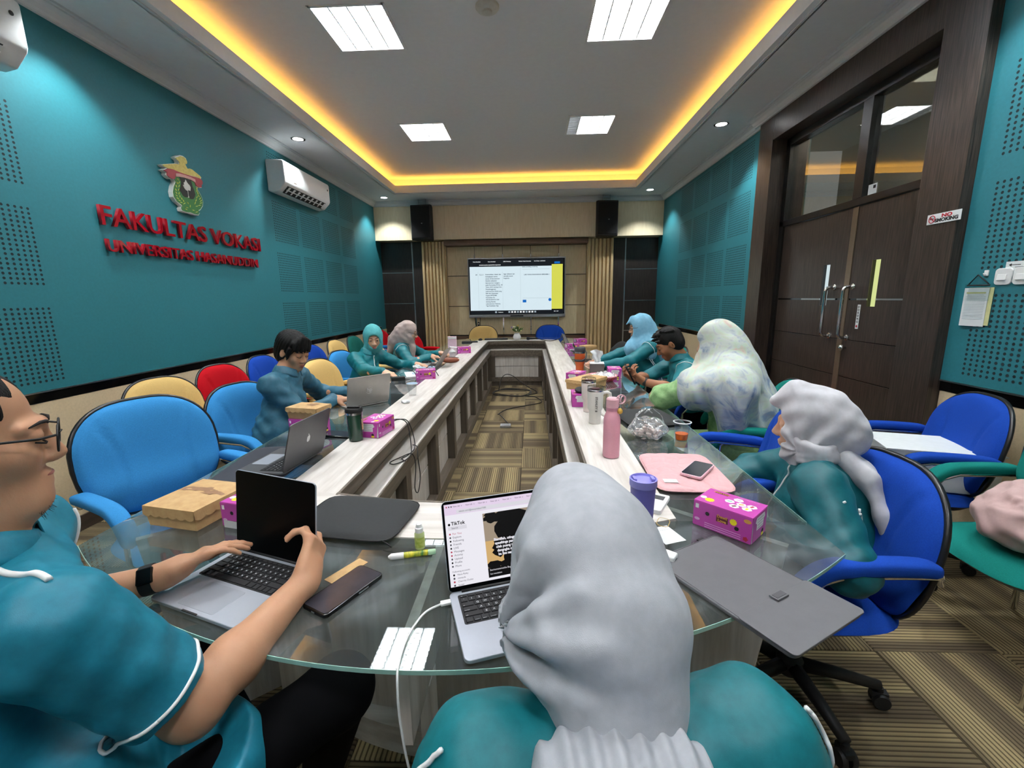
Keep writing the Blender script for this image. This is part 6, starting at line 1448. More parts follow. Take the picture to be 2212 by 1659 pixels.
# snack boxes
m_mag = mat('magenta printed board', (184, 66, 160), .4, var=.03, scale=20); m_magd = mat('board inside grey', (196, 198, 198), .7); m_yel = mat('printed yellow', (240, 222, 30), .5); m_prw = mat('printed white', (240, 238, 238), .5); m_prt = mat('printed pale lilac', (222, 176, 216), .5); m_prb = mat('printed brown', (92, 30, 34), .5); m_pro = mat('printed orange', (214, 158, 74), .5); m_prg = mat('printed mint', (130, 196, 170), .5); m_prr = mat('printed red', (168, 30, 60), .5)
BW, BD, BHH = .170, .115, .083
def star(c, r1, r2, n, R, z=0):
    c = Vector(c); return MB().add([R @ Vector(((r1 if k % 2 == 0 else r2)*math.cos(PI*k/n), (r1 if k % 2 == 0 else r2)*math.sin(PI*k/n), 0)) + c for k in range(2*n)], [tuple(range(2*n))])
FR = frame((1, 0, 0), (0, 0, 1), (0, -1, 0)); RR = frame((0, 1, 0), (0, 0, 1), (1, 0, 0)); LR_ = frame((0, -1, 0), (0, 0, 1), (-1, 0, 0))
def hexa(c, r): return MB().add([(c[0]+r*1.12*math.cos(PI*k/3), c[1]+r*math.sin(PI*k/3), c[2]) for k in range(6)], [tuple(range(6))])
def snack_box(label, loc, rz):
    t = thing('snack_box', label, 'snack box', loc, rz, 'magenta snack boxes'); w, d, h = BW, BD, BHH
    obj('tray', MB().b2(-w/2+.002, w/2-.002, -d/2+.002, d/2-.002, 0, h-.003), m_mag, t)
    lidp = MB().add([(-w/2, -d/2, h), (w/2, -d/2, h), (w/2, d/2, h), (-w/2, d/2, h), (-w/2, -d/2, h-.002), (w/2, -d/2, h-.002), (w/2, d/2, h-.002), (-w/2, d/2, h-.002)], [(0, 1, 2, 3), (7, 6, 5, 4), (0, 4, 5, 1), (1, 5, 6, 2), (2, 6, 7, 3), (3, 7, 4, 0)])
    top = obj('lid', lidp, m_mag, t)
    front = obj('front_panel', MB().b2(-w/2, w/2, -d/2-.0012, -d/2+.0005, .003, h-.002), m_mag, t)
    for sx in (-1, 1): obj('end_panel', MB().b2(sx*w/2-.0008, sx*w/2+.0008, -d/2+.006, d/2-.006, .002, h-.002), m_mag, t)
    obj('corner_gusset', MB().add([(w/2+.0004, -d/2+.001, h-.004), (w/2+.0004, -d/2+.012, .002), (w/2+.0004, -d/2+.001, .002)], [(0, 1, 2)]), m_magd, t); obj('corner_gusset', MB().add([(-w/2-.0010, -d/2+.001, h-.004), (-w/2-.0010, -d/2+.012, .002), (-w/2-.0010, -d/2+.001, .002)], [(0, 1, 2)]), m_magd, t)
    z = h+.0004
    for i, (cx_, cy_) in enumerate(((.005, .028), (-.012, .004), (.022, .004), (.010, -.020), (.050, .010), (.044, -.014))):
        obj('hexagon', hexa((cx_+.008, cy_, z), .0132), m_prw, top); mm = (m_prt, m_prg, m_pro, m_prb, m_prr, m_yel)[i]; obj('hexagon_picture', MB().box((cx_+.008, cy_, z+.0004), (.013, .007, .0003), .3*i), mm, top)
    obj('starburst', star((-.050, -.030, z), .0150, .0115, 12, FLT), m_yel, top); obj('badge', star((-.072, -.022, z), .010, .009, 5, FLT), m_prw, top); obj('logo_band', MB().box((-.042, .040, z), (.040, .012, .0003)), m_prb, top); text('logo', 'Dewi Love', .011, m_pro, top, (-.042, .040, z+.0004), FLT, 0, .0003); text('slogan', 'Melayani pesanan kue dan roti', .005, m_prw, top, (.035, .048, z), FLT, 0)
    y = -d/2-.0016
    obj('logo_band', MB().box((.002, y, h*.56), (.034, .0004, .018)), m_prb, front); text('logo', 'Dewi!\nLove', .0125, m_pro, front, (.002, y-.0006, h*.585), FR, 0, .0004)
    obj('starburst', star((.034, y, h*.62), .0115, .0088, 12, FR), m_yel, front)
    for sx in (-.042, .044): obj('vent_hole', MB().disc((sx, y, h*(.60 if sx < 0 else .42)), .0062, 14, FR), m_ink, front)
    for k in range(3): obj('small_print', MB().box((.004, y, h*.24-.0065*k), (.105, .0004, .0016)), m_prt, front)
    obj('doughnut_print', MB().disc((-.072, y, h*.30), .0085, 14, FR, sy=.55), m_prt, front); obj('doughnut_print', MB().disc((.072, y, h*.82), .0105, 14, FR, sy=.6), m_pro, front); obj('heart_print', star((.070, y, h*.16), .008, .006, 5, FR), m_prr, front); obj('cake_print', MB().box((-.074, y, h*.80), (.010, .0004, .014)), m_prw, front)
    for sx, R_ in ((1, RR), (-1, LR_)):
        x = sx*(w/2+.0014); obj('bread_label', MB().add([R_ @ Vector(p) + Vector((x, 0, 0)) for p in ((-.026, h*.40, 0), (.026, h*.40, 0), (.027, h*.66, 0), (.037, h*.72, 0), (.030, h*.90, 0), (-.030, h*.90, 0), (-.037, h*.72, 0), (-.027, h*.66, 0))], [tuple(range(8))]), m_prw, t)
        for k in range(4): obj('label_line', MB().add([R_ @ Vector(p) + Vector((x+sx*.0004, 0, 0)) for p in ((-.022, h*.46+.009*k, 0), (.022, h*.46+.009*k, 0), (.022, h*.46+.009*k+.0016, 0), (-.022, h*.46+.009*k+.0016, 0))], [(0, 1, 2, 3)]), mat('label grey', (150, 160, 165), .6) if 'label grey' not in bpy.data.materials else bpy.data.materials['label grey'], t)
        obj('vent_hole', MB().disc((x, sx*.024, h*.20), .0075, 14, R_), m_ink, t); obj('sandwich_print', MB().box((x, sx*.024, h*.09), (.0004, .016, .009)), m_yel, t)
    return t
sb = snack_box('magenta snack box with yellow starburst beside the grey folder, nearest on the right', (.602, 1.273, GT), D(-45.5))
for x, y, z, rz, lb in ((-.888, 1.292, GT, -13, 'magenta snack box behind the black laptop screen on the left'), (-.826, 2.236, WT, 80, 'magenta snack box next to the dark green tumbler'), (-1.205, 2.268, GT, -12, 'magenta snack box under a small brown paper box by the man in petrol'),
        (-.95, 3.885, GT, 13, 'magenta snack box in front of the woman in the aqua headscarf'), (-.885, 5.755, GT, 15, 'magenta snack box with its white lid open, far left of the table'), (.322, 2.875, WT, 88, 'magenta snack box with a black pouch on it behind the white tumblers'),
        (.735, 3.905, GT, 86, 'magenta snack box by the phone of the man in teal'), (.375, 3.675, WT, 62, 'magenta snack box mostly hidden behind the long brown paper box'), (.555, 6.02, GT, 17, 'magenta snack box tilted beside the far right laptop'), (.745, 6.74, GT, 20, 'magenta snack box farthest away on the right')):
    copy_tree(sb, (x, y, z), D(rz), lb, 'magenta snack boxes')
opened = [o for o in COL.objects if o.get('label', '').startswith('magenta snack box with its white lid')][0]
obj('open_flap', MB().box((-.10, .02, BHH-.006), (.16, .10, .003), R=Matrix.Rotation(.10, 3, 'Y')), m_prw, opened)
b2_ = [o for o in COL.objects if o.get('label', '').startswith('magenta snack box behind the black')][0]
obj('grey_flap', MB().box((0, -BD/2-.004, .012), (BW-.02, .002, .024)), m_magd, b2_)
def kraft_box(label, loc, rz, w, d, h, skirt=.026):
    t = thing('paper_box', label, 'paper box', loc, rz, 'brown paper food boxes')
    def taper(x0, y0, z0, x1, y1, z1):
        return [(-x0, -y0, z0), (x0, -y0, z0), (x0, y0, z0), (-x0, y0, z0), (-x1, -y1, z1), (x1, -y1, z1), (x1, y1, z1), (-x1, y1, z1)]
    obj('tray', MB().add(taper(w/2-.008, d/2-.008, 0, w/2-.002, d/2-.002, h-.004), [(3, 2, 1, 0), (4, 5, 6, 7), (0, 1, 5, 4), (1, 2, 6, 5), (2, 3, 7, 6), (3, 0, 4, 7)]), m_card, t)
    rs_ = np.random.RandomState(int(w*1000))
    def topf(u, v):
        x, y = (u-.5)*w, (v-.5)*d; e = min(u, 1-u, v, 1-v); return (x, y, h+.006*min(1, e*8)+.002*math.sin(9*u+3)*math.sin(7*v+1)*min(1, e*8))
    lid_ = obj('lid', MB().grid(topf, 14, 14), m_card, t, smooth=True)
    def skirt_(p0, p1, nx, ny):
        L = math.hypot(p1[0]-p0[0], p1[1]-p0[1]); n = max(4, round(L/.034)); m = n*6; vs = []
        for i in range(m+1):
            f = i/m; x, y = p0[0]+(p1[0]-p0[0])*f, p0[1]+(p1[1]-p0[1])*f; dz = skirt-.008+.008*abs(math.sin(PI*n*f))
            vs += [(x, y, h), (x+nx*.003, y+ny*.003, h-dz)]
        return MB().add(vs, [(2*i, 2*i+1, 2*i+3, 2*i+2) for i in range(m)])
    for p0, p1, nx, ny in (((-w/2, -d/2), (w/2, -d/2), 0, -1), ((w/2, -d/2), (w/2, d/2), 1, 0), ((w/2, d/2), (-w/2, d/2), 0, 1), ((-w/2, d/2), (-w/2, -d/2), -1, 0)): obj('scalloped_flap', skirt_(p0, p1, nx, ny), m_card, t)
    m_st = mat('grease stain', (140, 104, 72), .6) if 'grease stain' not in bpy.data.materials else bpy.data.materials['grease stain']
    for k in range(3):
        cx_, cy_, r_ = rs_.uniform(-.25, .25)*w, rs_.uniform(-.25, .25)*d, rs_.uniform(.012, .022)
        vs = []
        for a in np.linspace(0, 2*PI, 19)[:-1]:
            q = 1+.35*rs_.uniform(-1, 1); x, y = cx_+1.8*r_*q*math.cos(a), cy_+.7*r_*q*math.sin(a); pz = topf(x/w+.5, y/d+.5)[2]; vs.append((x, y, pz+.0012))
        obj('stain', MB().add(vs, [tuple(range(18))]), m_st, lid_)
    return t
kraft_box('large brown paper food box with scalloped lid nearest on the left', (-1.118, 1.338, GT), D(-11.5), .205, .215, .070, .034)
kraft_box('small brown paper food box stacked on a magenta box by the man in petrol', (-1.205, 2.272, GT+BHH+.001), D(-12), .19, .125, .062)
kraft_box('long brown paper food box on the right wooden strip behind the white tumblers', (.435, 3.44, WT), D(51), .31, .19, .075)
kraft_box('small brown paper food box at the far right by the blue armrest', (.77, 5.98, GT), D(30), .20, .12, .06)
# ---- drinking vessels
def vessel(name, label, cat, x, y, z, parts, rz=0):
    t = thing(name, label, cat, (x, y, z), rz)
    for pn, prof, m in parts: obj(pn, MB().lathe([q for q in prof if q], n=32, cap=None not in prof), m, t, smooth=True, ang=35)
    return t
m_pinkb = mat('pink powder coat', (222, 158, 172), .45, var=.03, scale=200, bump=.03, bscale=800); m_pinkl = mat('pale pink plastic', (226, 176, 184), .4, var=.02); m_cream = mat('white powder coat', (226, 222, 214), .45, var=.02, scale=200); m_cream2 = mat('pale blush powder coat', (228, 214, 208), .45, var=.02); m_clearp = pane_mat('clear plastic', (.9, .91, .92), 1.6); m_orange = mat('orange powder coat', (206, 92, 36), .45, var=.04); m_gun = mat('dark grey plastic', (60, 62, 66), .45); m_steel = mat('steel', (180, 182, 184), .2, metal=1)
m_lav = mat('lavender plastic', (142, 138, 214), .4, var=.03); m_lavd = mat('deep lavender coat', (98, 94, 170), .45, var=.03); m_dgreen = mat('dark green lacquer', (26, 58, 44), .15, var=.1, coat=.4)
t = vessel('water_bottle', 'tall pink bottle with a corded lid on the right wooden strip', 'bottle', .352, 1.885, WT, [('body', [(.030, 0), (.0355, .003), (.0365, .008), (.0365, .170), (.034, .185), (.027, .203), (.0255, .208), (.0255, .218)], m_pinkb), ('collar', [(.0262, .212), (.0262, .228), (.0255, .229)], mat('dusty rose band', (188, 128, 146), .4)), ('cap', [(.0268, .226), (.0268, .262), (.022, .268), (.008, .270)], m_pinkl)])
for r_, c_, a_ in ((.022, (.035, -.008, .262), .3), (.018, (.045, .006, .258), .9), (.024, (.030, .012, .25), 1.4)):
    obj('cord_loop', MB().tube([(c_[0]+r_*math.cos(q)*math.cos(a_), c_[1]+r_*math.cos(q)*math.sin(a_), c_[2]+r_*.9*math.sin(q)) for q in np.linspace(0, 2*PI, 25)[:-1]], .0026, 6, True), m_pinkl, t, smooth=True)
obj('charm', MB().lathe([(.004, -.012), (.011, -.008), (.012, .002), (.006, .012), (.002, .014)], (.030, -.016, .212), 12), mat('charm yellow', (206, 168, 70), .5), t, smooth=True)
def stanley(label, x, y, body, s, handle, word):
    t = vessel('tumbler', label, 'tumbler', x, y, WT, [('body', [(.031*s, 0), (.034*s, .003), (.036*s, .078*s), (.044*s, .092*s), (.0455*s, .10*s), (.048*s, .20*s), (.047*s, .203*s)], body), ('steel_rim', [(.0482*s, .200*s), (.0485*s, .208*s), (.046*s, .209*s)], m_steel), ('lid', [(.0475*s, .207*s), (.0475*s, .226*s), (.044*s, .231*s), (.012, .232*s)], m_clearp), ('lid_gasket', [(.024, .210*s), (.024, .216*s), (.01, .217*s)], mat('dark gasket', (80, 40, 44), .5) if 'dark gasket' not in bpy.data.materials else bpy.data.materials['dark gasket'])])
    if handle: obj('handle', MB().tube([(.044*s, .0, .185*s), (.070*s, 0, .192*s), (.088*s, 0, .183*s), (.090*s, 0, .16*s), (.086*s, 0, .06*s), (.080*s, 0, .045*s), (.060*s, 0, .045*s), (.036*s, 0, .060*s)], .0095*s, 10), body, t, smooth=True)
    if word:
        R_ = frame((0, 0, -1), (1, 0, 0), (0, -1, 0)); text('brand_text', word, .017*s, mat('grey brand print', (112, 108, 104), .5), t, (.0, -.0485*s, .135*s), R_, .0003, .0006, spacing=1.1)
        obj('brand_mark', MB().box((.0, -.0478*s, .085*s), (.012, .0012, .008)), bpy.data.materials['grey brand print'], t)
    return t
stanley('white tumbler with a side handle and grey upright lettering', .356, 2.42, m_cream, .93, True, 'STANLEY')
stanley('plain pale tumbler half hidden behind the white lettered tumbler', .352, 2.68, m_cream2, .93, False, None)
t = vessel('tumbler', 'orange tumbler with dark grey lid and carrying strap on the right', 'tumbler', .452, 4.10, WT, [('body', [(.033, 0), (.036, .003), (.038, .085), (.047, .105), (.0485, .19)], m_orange), ('steel_rim', [(.0488, .188), (.0488, .206), (.047, .207)], m_steel), ('lid', [(.050, .203), (.052, .206), (.052, .235), (.047, .243), (.01, .243)], m_gun), ('grip_ring', [(.0475, .112), (.0515, .112), (.0520, .134), (.048, .134)], m_gun)])
obj('carry_strap', MB().tube([(.050, 0, .215), (.062, -.012, .19), (.055, -.035, .15), (.02, -.056, .128), (-.03, -.052, .125), (-.05, -.02, .13)], .005, 8), m_gun, t, smooth=True)
t = vessel('tumbler', 'lavender tumbler with a flat lid beside the nearest headscarf', 'tumbler', .325, 1.225, WT, [('body', [(.026, 0), (.029, .003), (.036, .150), (.0375, .158)], m_lavd), ('lid', [(.0385, .156), (.0395, .160), (.0395, .178), (.036, .179), (.034, .172), (.004, .170)], m_lav)])
for s_ in (-1, 1): obj('lid_tab', MB().box((s_*.026, 0, .177), (.010, .026, .008)), m_lav, t, bevel=.002)
t = vessel('tumbler', 'dark green lacquered tumbler with a black lid on the left wooden strip', 'tumbler', -.892, 2.115, WT, [('body', [(.030, 0), (.034, .003), (.0385, .118), (.040, .140)], m_dgreen), ('steel_rim', [(.0403, .138), (.0408, .150), (.039, .151)], m_steel), ('lid', [(.042, .149), (.043, .152), (.043, .164), (.039, .170), (.03, .168), (.004, .168)], m_blackm)])
obj('lid_ridge', MB().box((0, 0, .172), (.062, .016, .012)), m_blackm, t, bevel=.003); obj('side_print', MB().box((.0385, .0, .085), (.003, .016, .055)), mat('red and gold print', (150, 90, 60), .5, c2=(200, 180, 150), scale=120), t, bevel=.001)
def cup(label, x, y, z, drink=None, s=1.0, foil=False):
    t = vessel('plastic_cup', label, 'cup', x, y, z, [('cup_wall', [(.004*s, .0), (.024*s, 0), (.0245*s, .001), (.034*s, .078*s), None], m_clearp), ('rim', [(.034*s, .076*s), (.038*s, .078*s), (.038*s, .080*s), (.034*s, .081*s), None], mat('frosted rim', (222, 226, 228), .4) if 'frosted rim' not in bpy.data.materials else bpy.data.materials['frosted rim'])])
    if drink: obj('drink', MB().lathe([(.0232*s, .003), (.027*s, .028*s), (.004, .0285*s)], n=28), drink, t, smooth=True, ang=35)
    if foil: obj('foil_lid', MB().lathe([(.037*s, .0805*s), (.036*s, .082*s), (.004, .082*s)], n=28), mat('foil lid', (186, 202, 214), .4, c2=(120, 160, 196), scale=60) if 'foil lid' not in bpy.data.materials else bpy.data.materials['foil lid'], t, smooth=True, ang=35)
    return t
cup('clear plastic cup with orange drink beside the plastic bag', .742, 2.13, GT, mat('orange drink', (214, 98, 14), .2, var=.05), 1.15)
cup('clear plastic water cup with a torn lid before the magenta box on the left', -.885, 3.18, WT, None, 1.1, True)
cup('left of two clear water cups behind the magenta box of the woman in aqua', -1.02, 4.04, GT, None, .95, True); cup('right of two clear water cups behind the magenta box of the woman in aqua', -.94, 4.07, GT, None, .95, True)
cup('lone clear water cup on the far right glass', .50, 5.35, GT, None, 1.0, False)
vessel('water_bottle', 'small frosted bottle at the far left of the table', 'bottle', -.905, 5.02, GT, [('body', [(.03, 0), (.034, .004), (.034, .085), (.028, .10)], mat('frosted bottle', (206, 196, 198), .3)), ('cap', [(.036, .098), (.036, .112), (.02, .118), (.018, .135), (.004, .136)], m_white)])
t = vessel('oil_bottle', 'small clear bottle of green liquid with a white cap on the glass', 'bottle', -.322, 1.142, GT, [('glass_body', [(.0125, 0), (.014, .002), (.014, .046), (.010, .052)], mat('pale green liquid', (190, 204, 140), .1, var=.06, spec=.7)), ('label_wrap', [(.0143, .008), (.0143, .038)], mat('green yellow label', (196, 204, 120), .5, c2=(150, 170, 60), scale=90)), ('cap', [(.0115, .051), (.0115, .064), (.009, .066), (.0075, .075), (.004, .077)], m_white)])
t = thing('glue_stick', 'green and yellow capped roll-on tube lying on the glass', 'tube', (-.325, 1.098, GT+.0085), D(14))
Rx = Matrix.Rotation(PI/2, 3, 'Y')
obj('tube_body', MB().lathe([(.0078, -.030), (.0083, -.029), (.0083, .035), (.0078, .036)], n=18, R=Rx), mat('yellow green wrapper', (222, 206, 40), .35, c2=(50, 110, 40), scale=26, stretch=(3, 1, 1)), t, smooth=True, ang=40); obj('clear_cap', MB().lathe([(.0085, -.064), (.0085, -.030)], n=18, R=Rx).lathe([(.003, -.072), (.0085, -.064)], n=18, R=Rx), m_prw, t, smooth=True, ang=40); obj('end_cap', MB().lathe([(.0078, .036), (.0078, .054), (.006, .057)], n=18, R=Rx), mat('pale green cap', (176, 214, 176), .3), t, smooth=True, ang=40)
text('tube_text', 'FRESH', .007, mat('dark green print', (20, 80, 30), .5), t, (.003, 0, .0086), FLT, 0, .0002)
# ---- tissue box, plastic bag, flowers, paper
t = thing('tissue_box', 'grey tissue box with a white tissue standing up', 'tissue box', (.625, 4.20, GT), D(-6)); obj('box', MB().box((0, 0, .04), (.13, .13, .08)), mat('grey linen board', (110, 100, 96), .7, var=.1, scale=200), t, bevel=.003); obj('top_board', MB().box((0, 0, .083), (.134, .134, .006)), m_paper, t, bevel=.001)
def tiss(u, v):
    a = (u-.5); zz = v*.125; return (a*(.05+.07*v)+.006*math.sin(11*v), .012*math.sin(9*u+5*v)+.014*(v-.3)*math.sin(5*u), .086+zz*(1-.25*abs(a)))
obj('tissue', MB().grid(tiss, 18, 14), m_paper, t, smooth=True)
m_bag = pane_mat('thin plastic film', (.93, .94, .95), 3.0, haze=.85, rough=.12, hscale=16, hcol=(236, 238, 240))
t = thing('plastic_bag', 'knotted clear plastic bag of crackers on the right of the table', 'plastic bag', (.585, 2.16, GT), 0)
S = Sculpt(); S.ell((0, 0, .052), (.095, .085, .052), None, .03); S.disp = folds([(70, 40, 50), (-60, 80, 30), (30, -70, 90)], .008, 5); S.half((0, 0, .002), (0, 0, -1), .004); V, Q = S.mesh(.006); obj('bag_film', (V, Q), m_bag, t, smooth=True)
rs = np.random.RandomState(9); cb = MB()
for i in range(60):
    a, r_ = rs.uniform(0, 6.28), .070*math.sqrt(rs.rand()); cb.lathe([(.004, 0), (.013, .003), (.004, .006)], (r_*math.cos(a), r_*.9*math.sin(a), .008+.058*rs.rand()*(1-(r_/.085)**2)), 8, Matrix.Rotation(rs.uniform(-.8, .8), 3, 'X'))
obj('crackers', cb, mat('cracker', (222, 196, 184), .7, c2=(236, 220, 210), scale=90), t, smooth=True, kind='stuff')
for s_ in (-1, 1):
    hp = [Vector((s_*.075, -.01, .07)), Vector((s_*.06, 0, .115)), Vector((s_*.015, .005, .15)), Vector((-s_*.02, .01, .125))]
    b = MB(); vs = []
    for i in range(13):
        f = i/12*2.999; k = int(f); g_ = f-k; p_ = hp[k].lerp(hp[min(k+1, 3)], g_); w_ = .020*(1-.55*i/12)+.004*math.sin(i*2)
        vs += [p_+Vector((0, -w_, .004)), p_+Vector((0, 0, -.003)), p_+Vector((0, w_, .004))]
    b.add(vs, [f for i in range(12) for f in ((3*i, 3*i+1, 3*i+4, 3*i+3), (3*i+1, 3*i+2, 3*i+5, 3*i+4))]); obj('bag_handle', b, m_bag, t, smooth=True)
t = thing('flower_vase', 'white round vase with mixed flowers at the far end of the table', 'vase', (-.24, 7.52, WT)); obj('vase', MB().lathe([(.035, 0), (.06, .02), (.068, .05), (.055, .085), (.04, .10), (.046, .115), (.04, .114)], n=28), m_white, t, smooth=True, ang=50)
m_leaf = mat('dark green leaf', (50, 84, 36), .5, c2=(90, 120, 50), scale=20); rs = np.random.RandomState(6)
for i in range(26):
    a, el, L = rs.uniform(0, 6.28), rs.uniform(.5, 1.45), rs.uniform(.08, .17); d_ = Vector((math.cos(a)*math.cos(el), math.sin(a)*math.cos(el), math.sin(el))); sd = d_.orthogonal().normalized(); o_ = Vector((0, 0, .11)); e_ = o_+d_*L
    obj('leaf', MB().add([o_+d_*.03, o_+d_*L*.6+sd*.016, e_, o_+d_*L*.6-sd*.016], [(0, 1, 2, 3)]), m_leaf, t)
for x, y, z_, r_, c_ in ((-.045, -.02, .20, .035, (232, 232, 200)), (-.02, -.03, .16, .028, (236, 236, 214)), (.02, -.02, .235, .018, (214, 190, 90)), (-.085, 0, .205, .020, (150, 120, 190)), (.06, -.01, .20, .018, (206, 206, 150)), (.07, 0, .15, .016, (214, 200, 140))):
    fm = mat('petal', c_, .6, var=.08); fl = MB()
    for k in range(7):
        a = 2*PI*k/7; fl.lathe([(.002, 0), (r_*.5, r_*.25), (r_*.3, r_*.6), (.002, r_*.7)], (x+r_*.45*math.cos(a), y+r_*.3*math.sin(a), z_+r_*.35*math.sin(a*2)), 8)
    obj('bloom', fl, fm, t, smooth=True)
# ---- small electronics
t = thing('microphone', 'black handheld microphone lying by the vase', 'microphone', (-.02, 7.46, WT+.026), D(8)); obj('mic_head', MB().lathe([(.004, -.06), (.022, -.055), (.027, -.035), (.024, -.012), (.016, 0)], n=20, R=Rx), mat('mic mesh', (22, 24, 34), .5, bump=.4, bscale=500), t, smooth=True, ang=50); obj('mic_handle', MB().lathe([(.016, 0), (.013, .10), (.011, .13), (.004, .132)], n=16, R=Rx), m_blackm, t, smooth=True, ang=50)
def cable(label, pts, r=.0028, m=None, name='cable', n=8):
    P = [Vector(p) for p in pts]; out = []
    for i in range(len(P)-1):
        p0, p1, p2, p3 = P[max(i-1, 0)], P[i], P[i+1], P[min(i+2, len(P)-1)]
        for k in range(n):
            f = k/n; out.append(.5*((2*p1)+(-p0+p2)*f+(2*p0-5*p1+4*p2-p3)*f*f+(-p0+3*p1-3*p2+p3)*f**3))
    out.append(P[-1]); return obj(name, MB().tube(out, r, 6), m or m_blackm, smooth=True, label=label, cat='cable')
cable('black cable running from the microphone over the far right corner of the table', [(.11, 7.48, WT+.02), (.2, 7.35, WT+.008), (.32, 7.22, WT+.006), (.48, 7.35, WT+.03), (.52, 7.6, WT+.06), (.53, 7.25, WT+.02), (.52, 6.6, GT+.006), (.54, 5.9, GT+.005), (.60, 5.5, GT+.005)], .006)
t = thing('computer_mouse', 'black computer mouse at the far end of the table', 'mouse', (-.86, 7.47, GT), D(80)); S = Sculpt(); S.ell((0, 0, .012), (.058, .034, .026), None, .01); S.half((0, 0, 0), (0, 0, -1), .003); V, Q = S.mesh(.006); obj('shell', (V, Q), m_blackm, t, smooth=True); obj('wheel', MB().lathe([(.004, -.004), (.009, -.004), (.009, .004), (.004, .004)], (.032, 0, .030), 12, Matrix.Rotation(PI/2, 3, 'X')), m_gun, t)
for x, y, w_, rz, lb in ((-.60, 7.60, .40, 2, 'black keyboard at the far end by the vase'), (-1.00, 7.16, .26, 8, 'small black keyboard at the far left corner of the glass')):
    t = thing('keyboard', lb, 'keyboard', (x, y, WT if x > -.7 else GT), D(rz)); obj('case', rprism(MB(), w_, .12, .01, 0, .018), m_blackm, t, bevel=.003); kb = MB()
    for i in range(14):
        for j in range(5): kb.box((-w_/2+.02+(w_-.04)*i/13, -.04+.02*j, .0195), ((w_-.04)/15, .016, .004))
    obj('keys', kb, m_keyg, t, kind='stuff')
t = thing('power_adapter', 'black power adapter on the left glass near the woman in aqua', 'adapter', (-1.18, 3.80, GT), D(25)); obj('brick', MB().box((0, 0, .016), (.12, .06, .032)), m_blackm, t, bevel=.004); obj('lead', MB().tube([(.06, 0, .016), (.12, .02, .006), (.2, .03, .004)], .003, 6), m_prw, t, smooth=True)
cable('black cable arching over papers by the woman in aqua', [(-1.30, 3.95, GT+.004), (-1.2, 4.0, GT+.07), (-1.08, 3.96, GT+.05), (-1.03, 3.92, GT+.004), (-.95, 4.06, GT+.09), (-.86, 4.0, GT+.004)], .004)
t = thing('paper_sheets', 'printed paper sheets on the glass before the woman in aqua', 'paper', (-1.10, 4.13, GT), D(20)); obj('sheet', MB().box((0, 0, .001), (.21, .29, .002)), m_paper, t); obj('photo_print', MB().box((.02, .03, .0024), (.12, .12, .0006)), mat('blue grey print', (150, 168, 186), .6), t)
t = thing('pencil_pouch', 'brown leather pouch behind the thin silver laptop', 'pouch', (-.90, 4.86, GT), D(10)); S = Sculpt(); S.ell((0, 0, .03), (.10, .045, .032), None, .02); S.disp = folds([(60, 40, 20), (-50, 70, 30)], .004, 2); S.half((0, 0, 0), (0, 0, -1), .003); V, Q = S.mesh(.008); obj('pouch_body', (V, Q), mat('tan leather', (128, 66, 40), .5, var=.1), t, smooth=True); obj('zip', MB().tube([(-.09, 0, .056), (0, 0, .064), (.09, 0, .056)], .003, 6), m_blackm, t, smooth=True)
t = thing('crumpled_tissue', 'crumpled white tissue on the left wooden strip', 'tissue', (-.865, 2.92, WT)); S = Sculpt(); S.ell((0, 0, .010), (.03, .02, .012), None, .01); S.disp = folds([(160, 90, 120), (-150, 130, 70)], .007, 2); S.half((0, 0, 0), (0, 0, -1), .002); V, Q = S.mesh(.004); obj('tissue_wad', (V, Q), m_paper, t, smooth=True)
t = thing('crumpled_tissue', 'crumpled white tissue beside the forearm of the woman in taupe', 'tissue', (-1.17, 4.45, GT)); S = Sculpt(); S.ell((0, 0, .018), (.05, .035, .02), None, .01); S.disp = folds([(120, 90, 120), (-110, 130, 70)], .010, 3); S.half((0, 0, 0), (0, 0, -1), .002); V, Q = S.mesh(.006); obj('tissue_wad', (V, Q), m_paper, t, smooth=True)
t = thing('paper_bag', 'pale pink paper bag at the far left corner of the table', 'paper bag', (-1.16, 6.45, GT), D(10)); obj('bag', MB().box((0, 0, .08), (.13, .07, .16)), mat('pale pink paper', (222, 190, 204), .7), t, bevel=.003); obj('bag_fold', MB().box((0, -.037, .14), (.12, .004, .025)), m_paper, t)
t = thing('black_pouch', 'black cloth pouch lying on the magenta box behind the white tumblers', 'pouch', (.33, 2.875, WT+BHH+.001), D(80)); S = Sculpt(); S.ell((0, 0, .014), (.075, .045, .016), None, .01); S.half((0, 0, 0), (0, 0, -1), .003); V, Q = S.mesh(.007); obj('pouch_body', (V, Q), m_neo, t, smooth=True); obj('pouch_zip', MB().tube([(-.07, 0, .022), (0, 0, .031), (.07, 0, .022)], .002, 6), m_blackm, t, smooth=True)
t = thing('basket', 'round red and white woven food basket with plastic film on the right', 'basket', (.60, 3.72, GT)); wv_ = MB()
for k in range(40):
    a = 2*PI*k/40; wv_.tube([(.085*math.cos(a), .085*math.sin(a), .003), (.125*math.cos(a+.12), .125*math.sin(a+.12), .045)], .005, 5)
obj('weave', wv_, mat('red woven plastic', (196, 70, 86), .5), t, smooth=True, kind='stuff'); obj('basket_wall', MB().lathe([(.004, .002), (.085, .002), (.122, .044), (.118, .044), (.08, .006), (.004, .006)], n=32), m_prw, t, smooth=True, ang=40); obj('rim', MB().tube([(.125*math.cos(a), .125*math.sin(a), .046) for a in np.linspace(0, 2*PI, 33)[:-1]], .006, 6, True), mat('pale red rim', (206, 130, 140), .5), t, smooth=True)
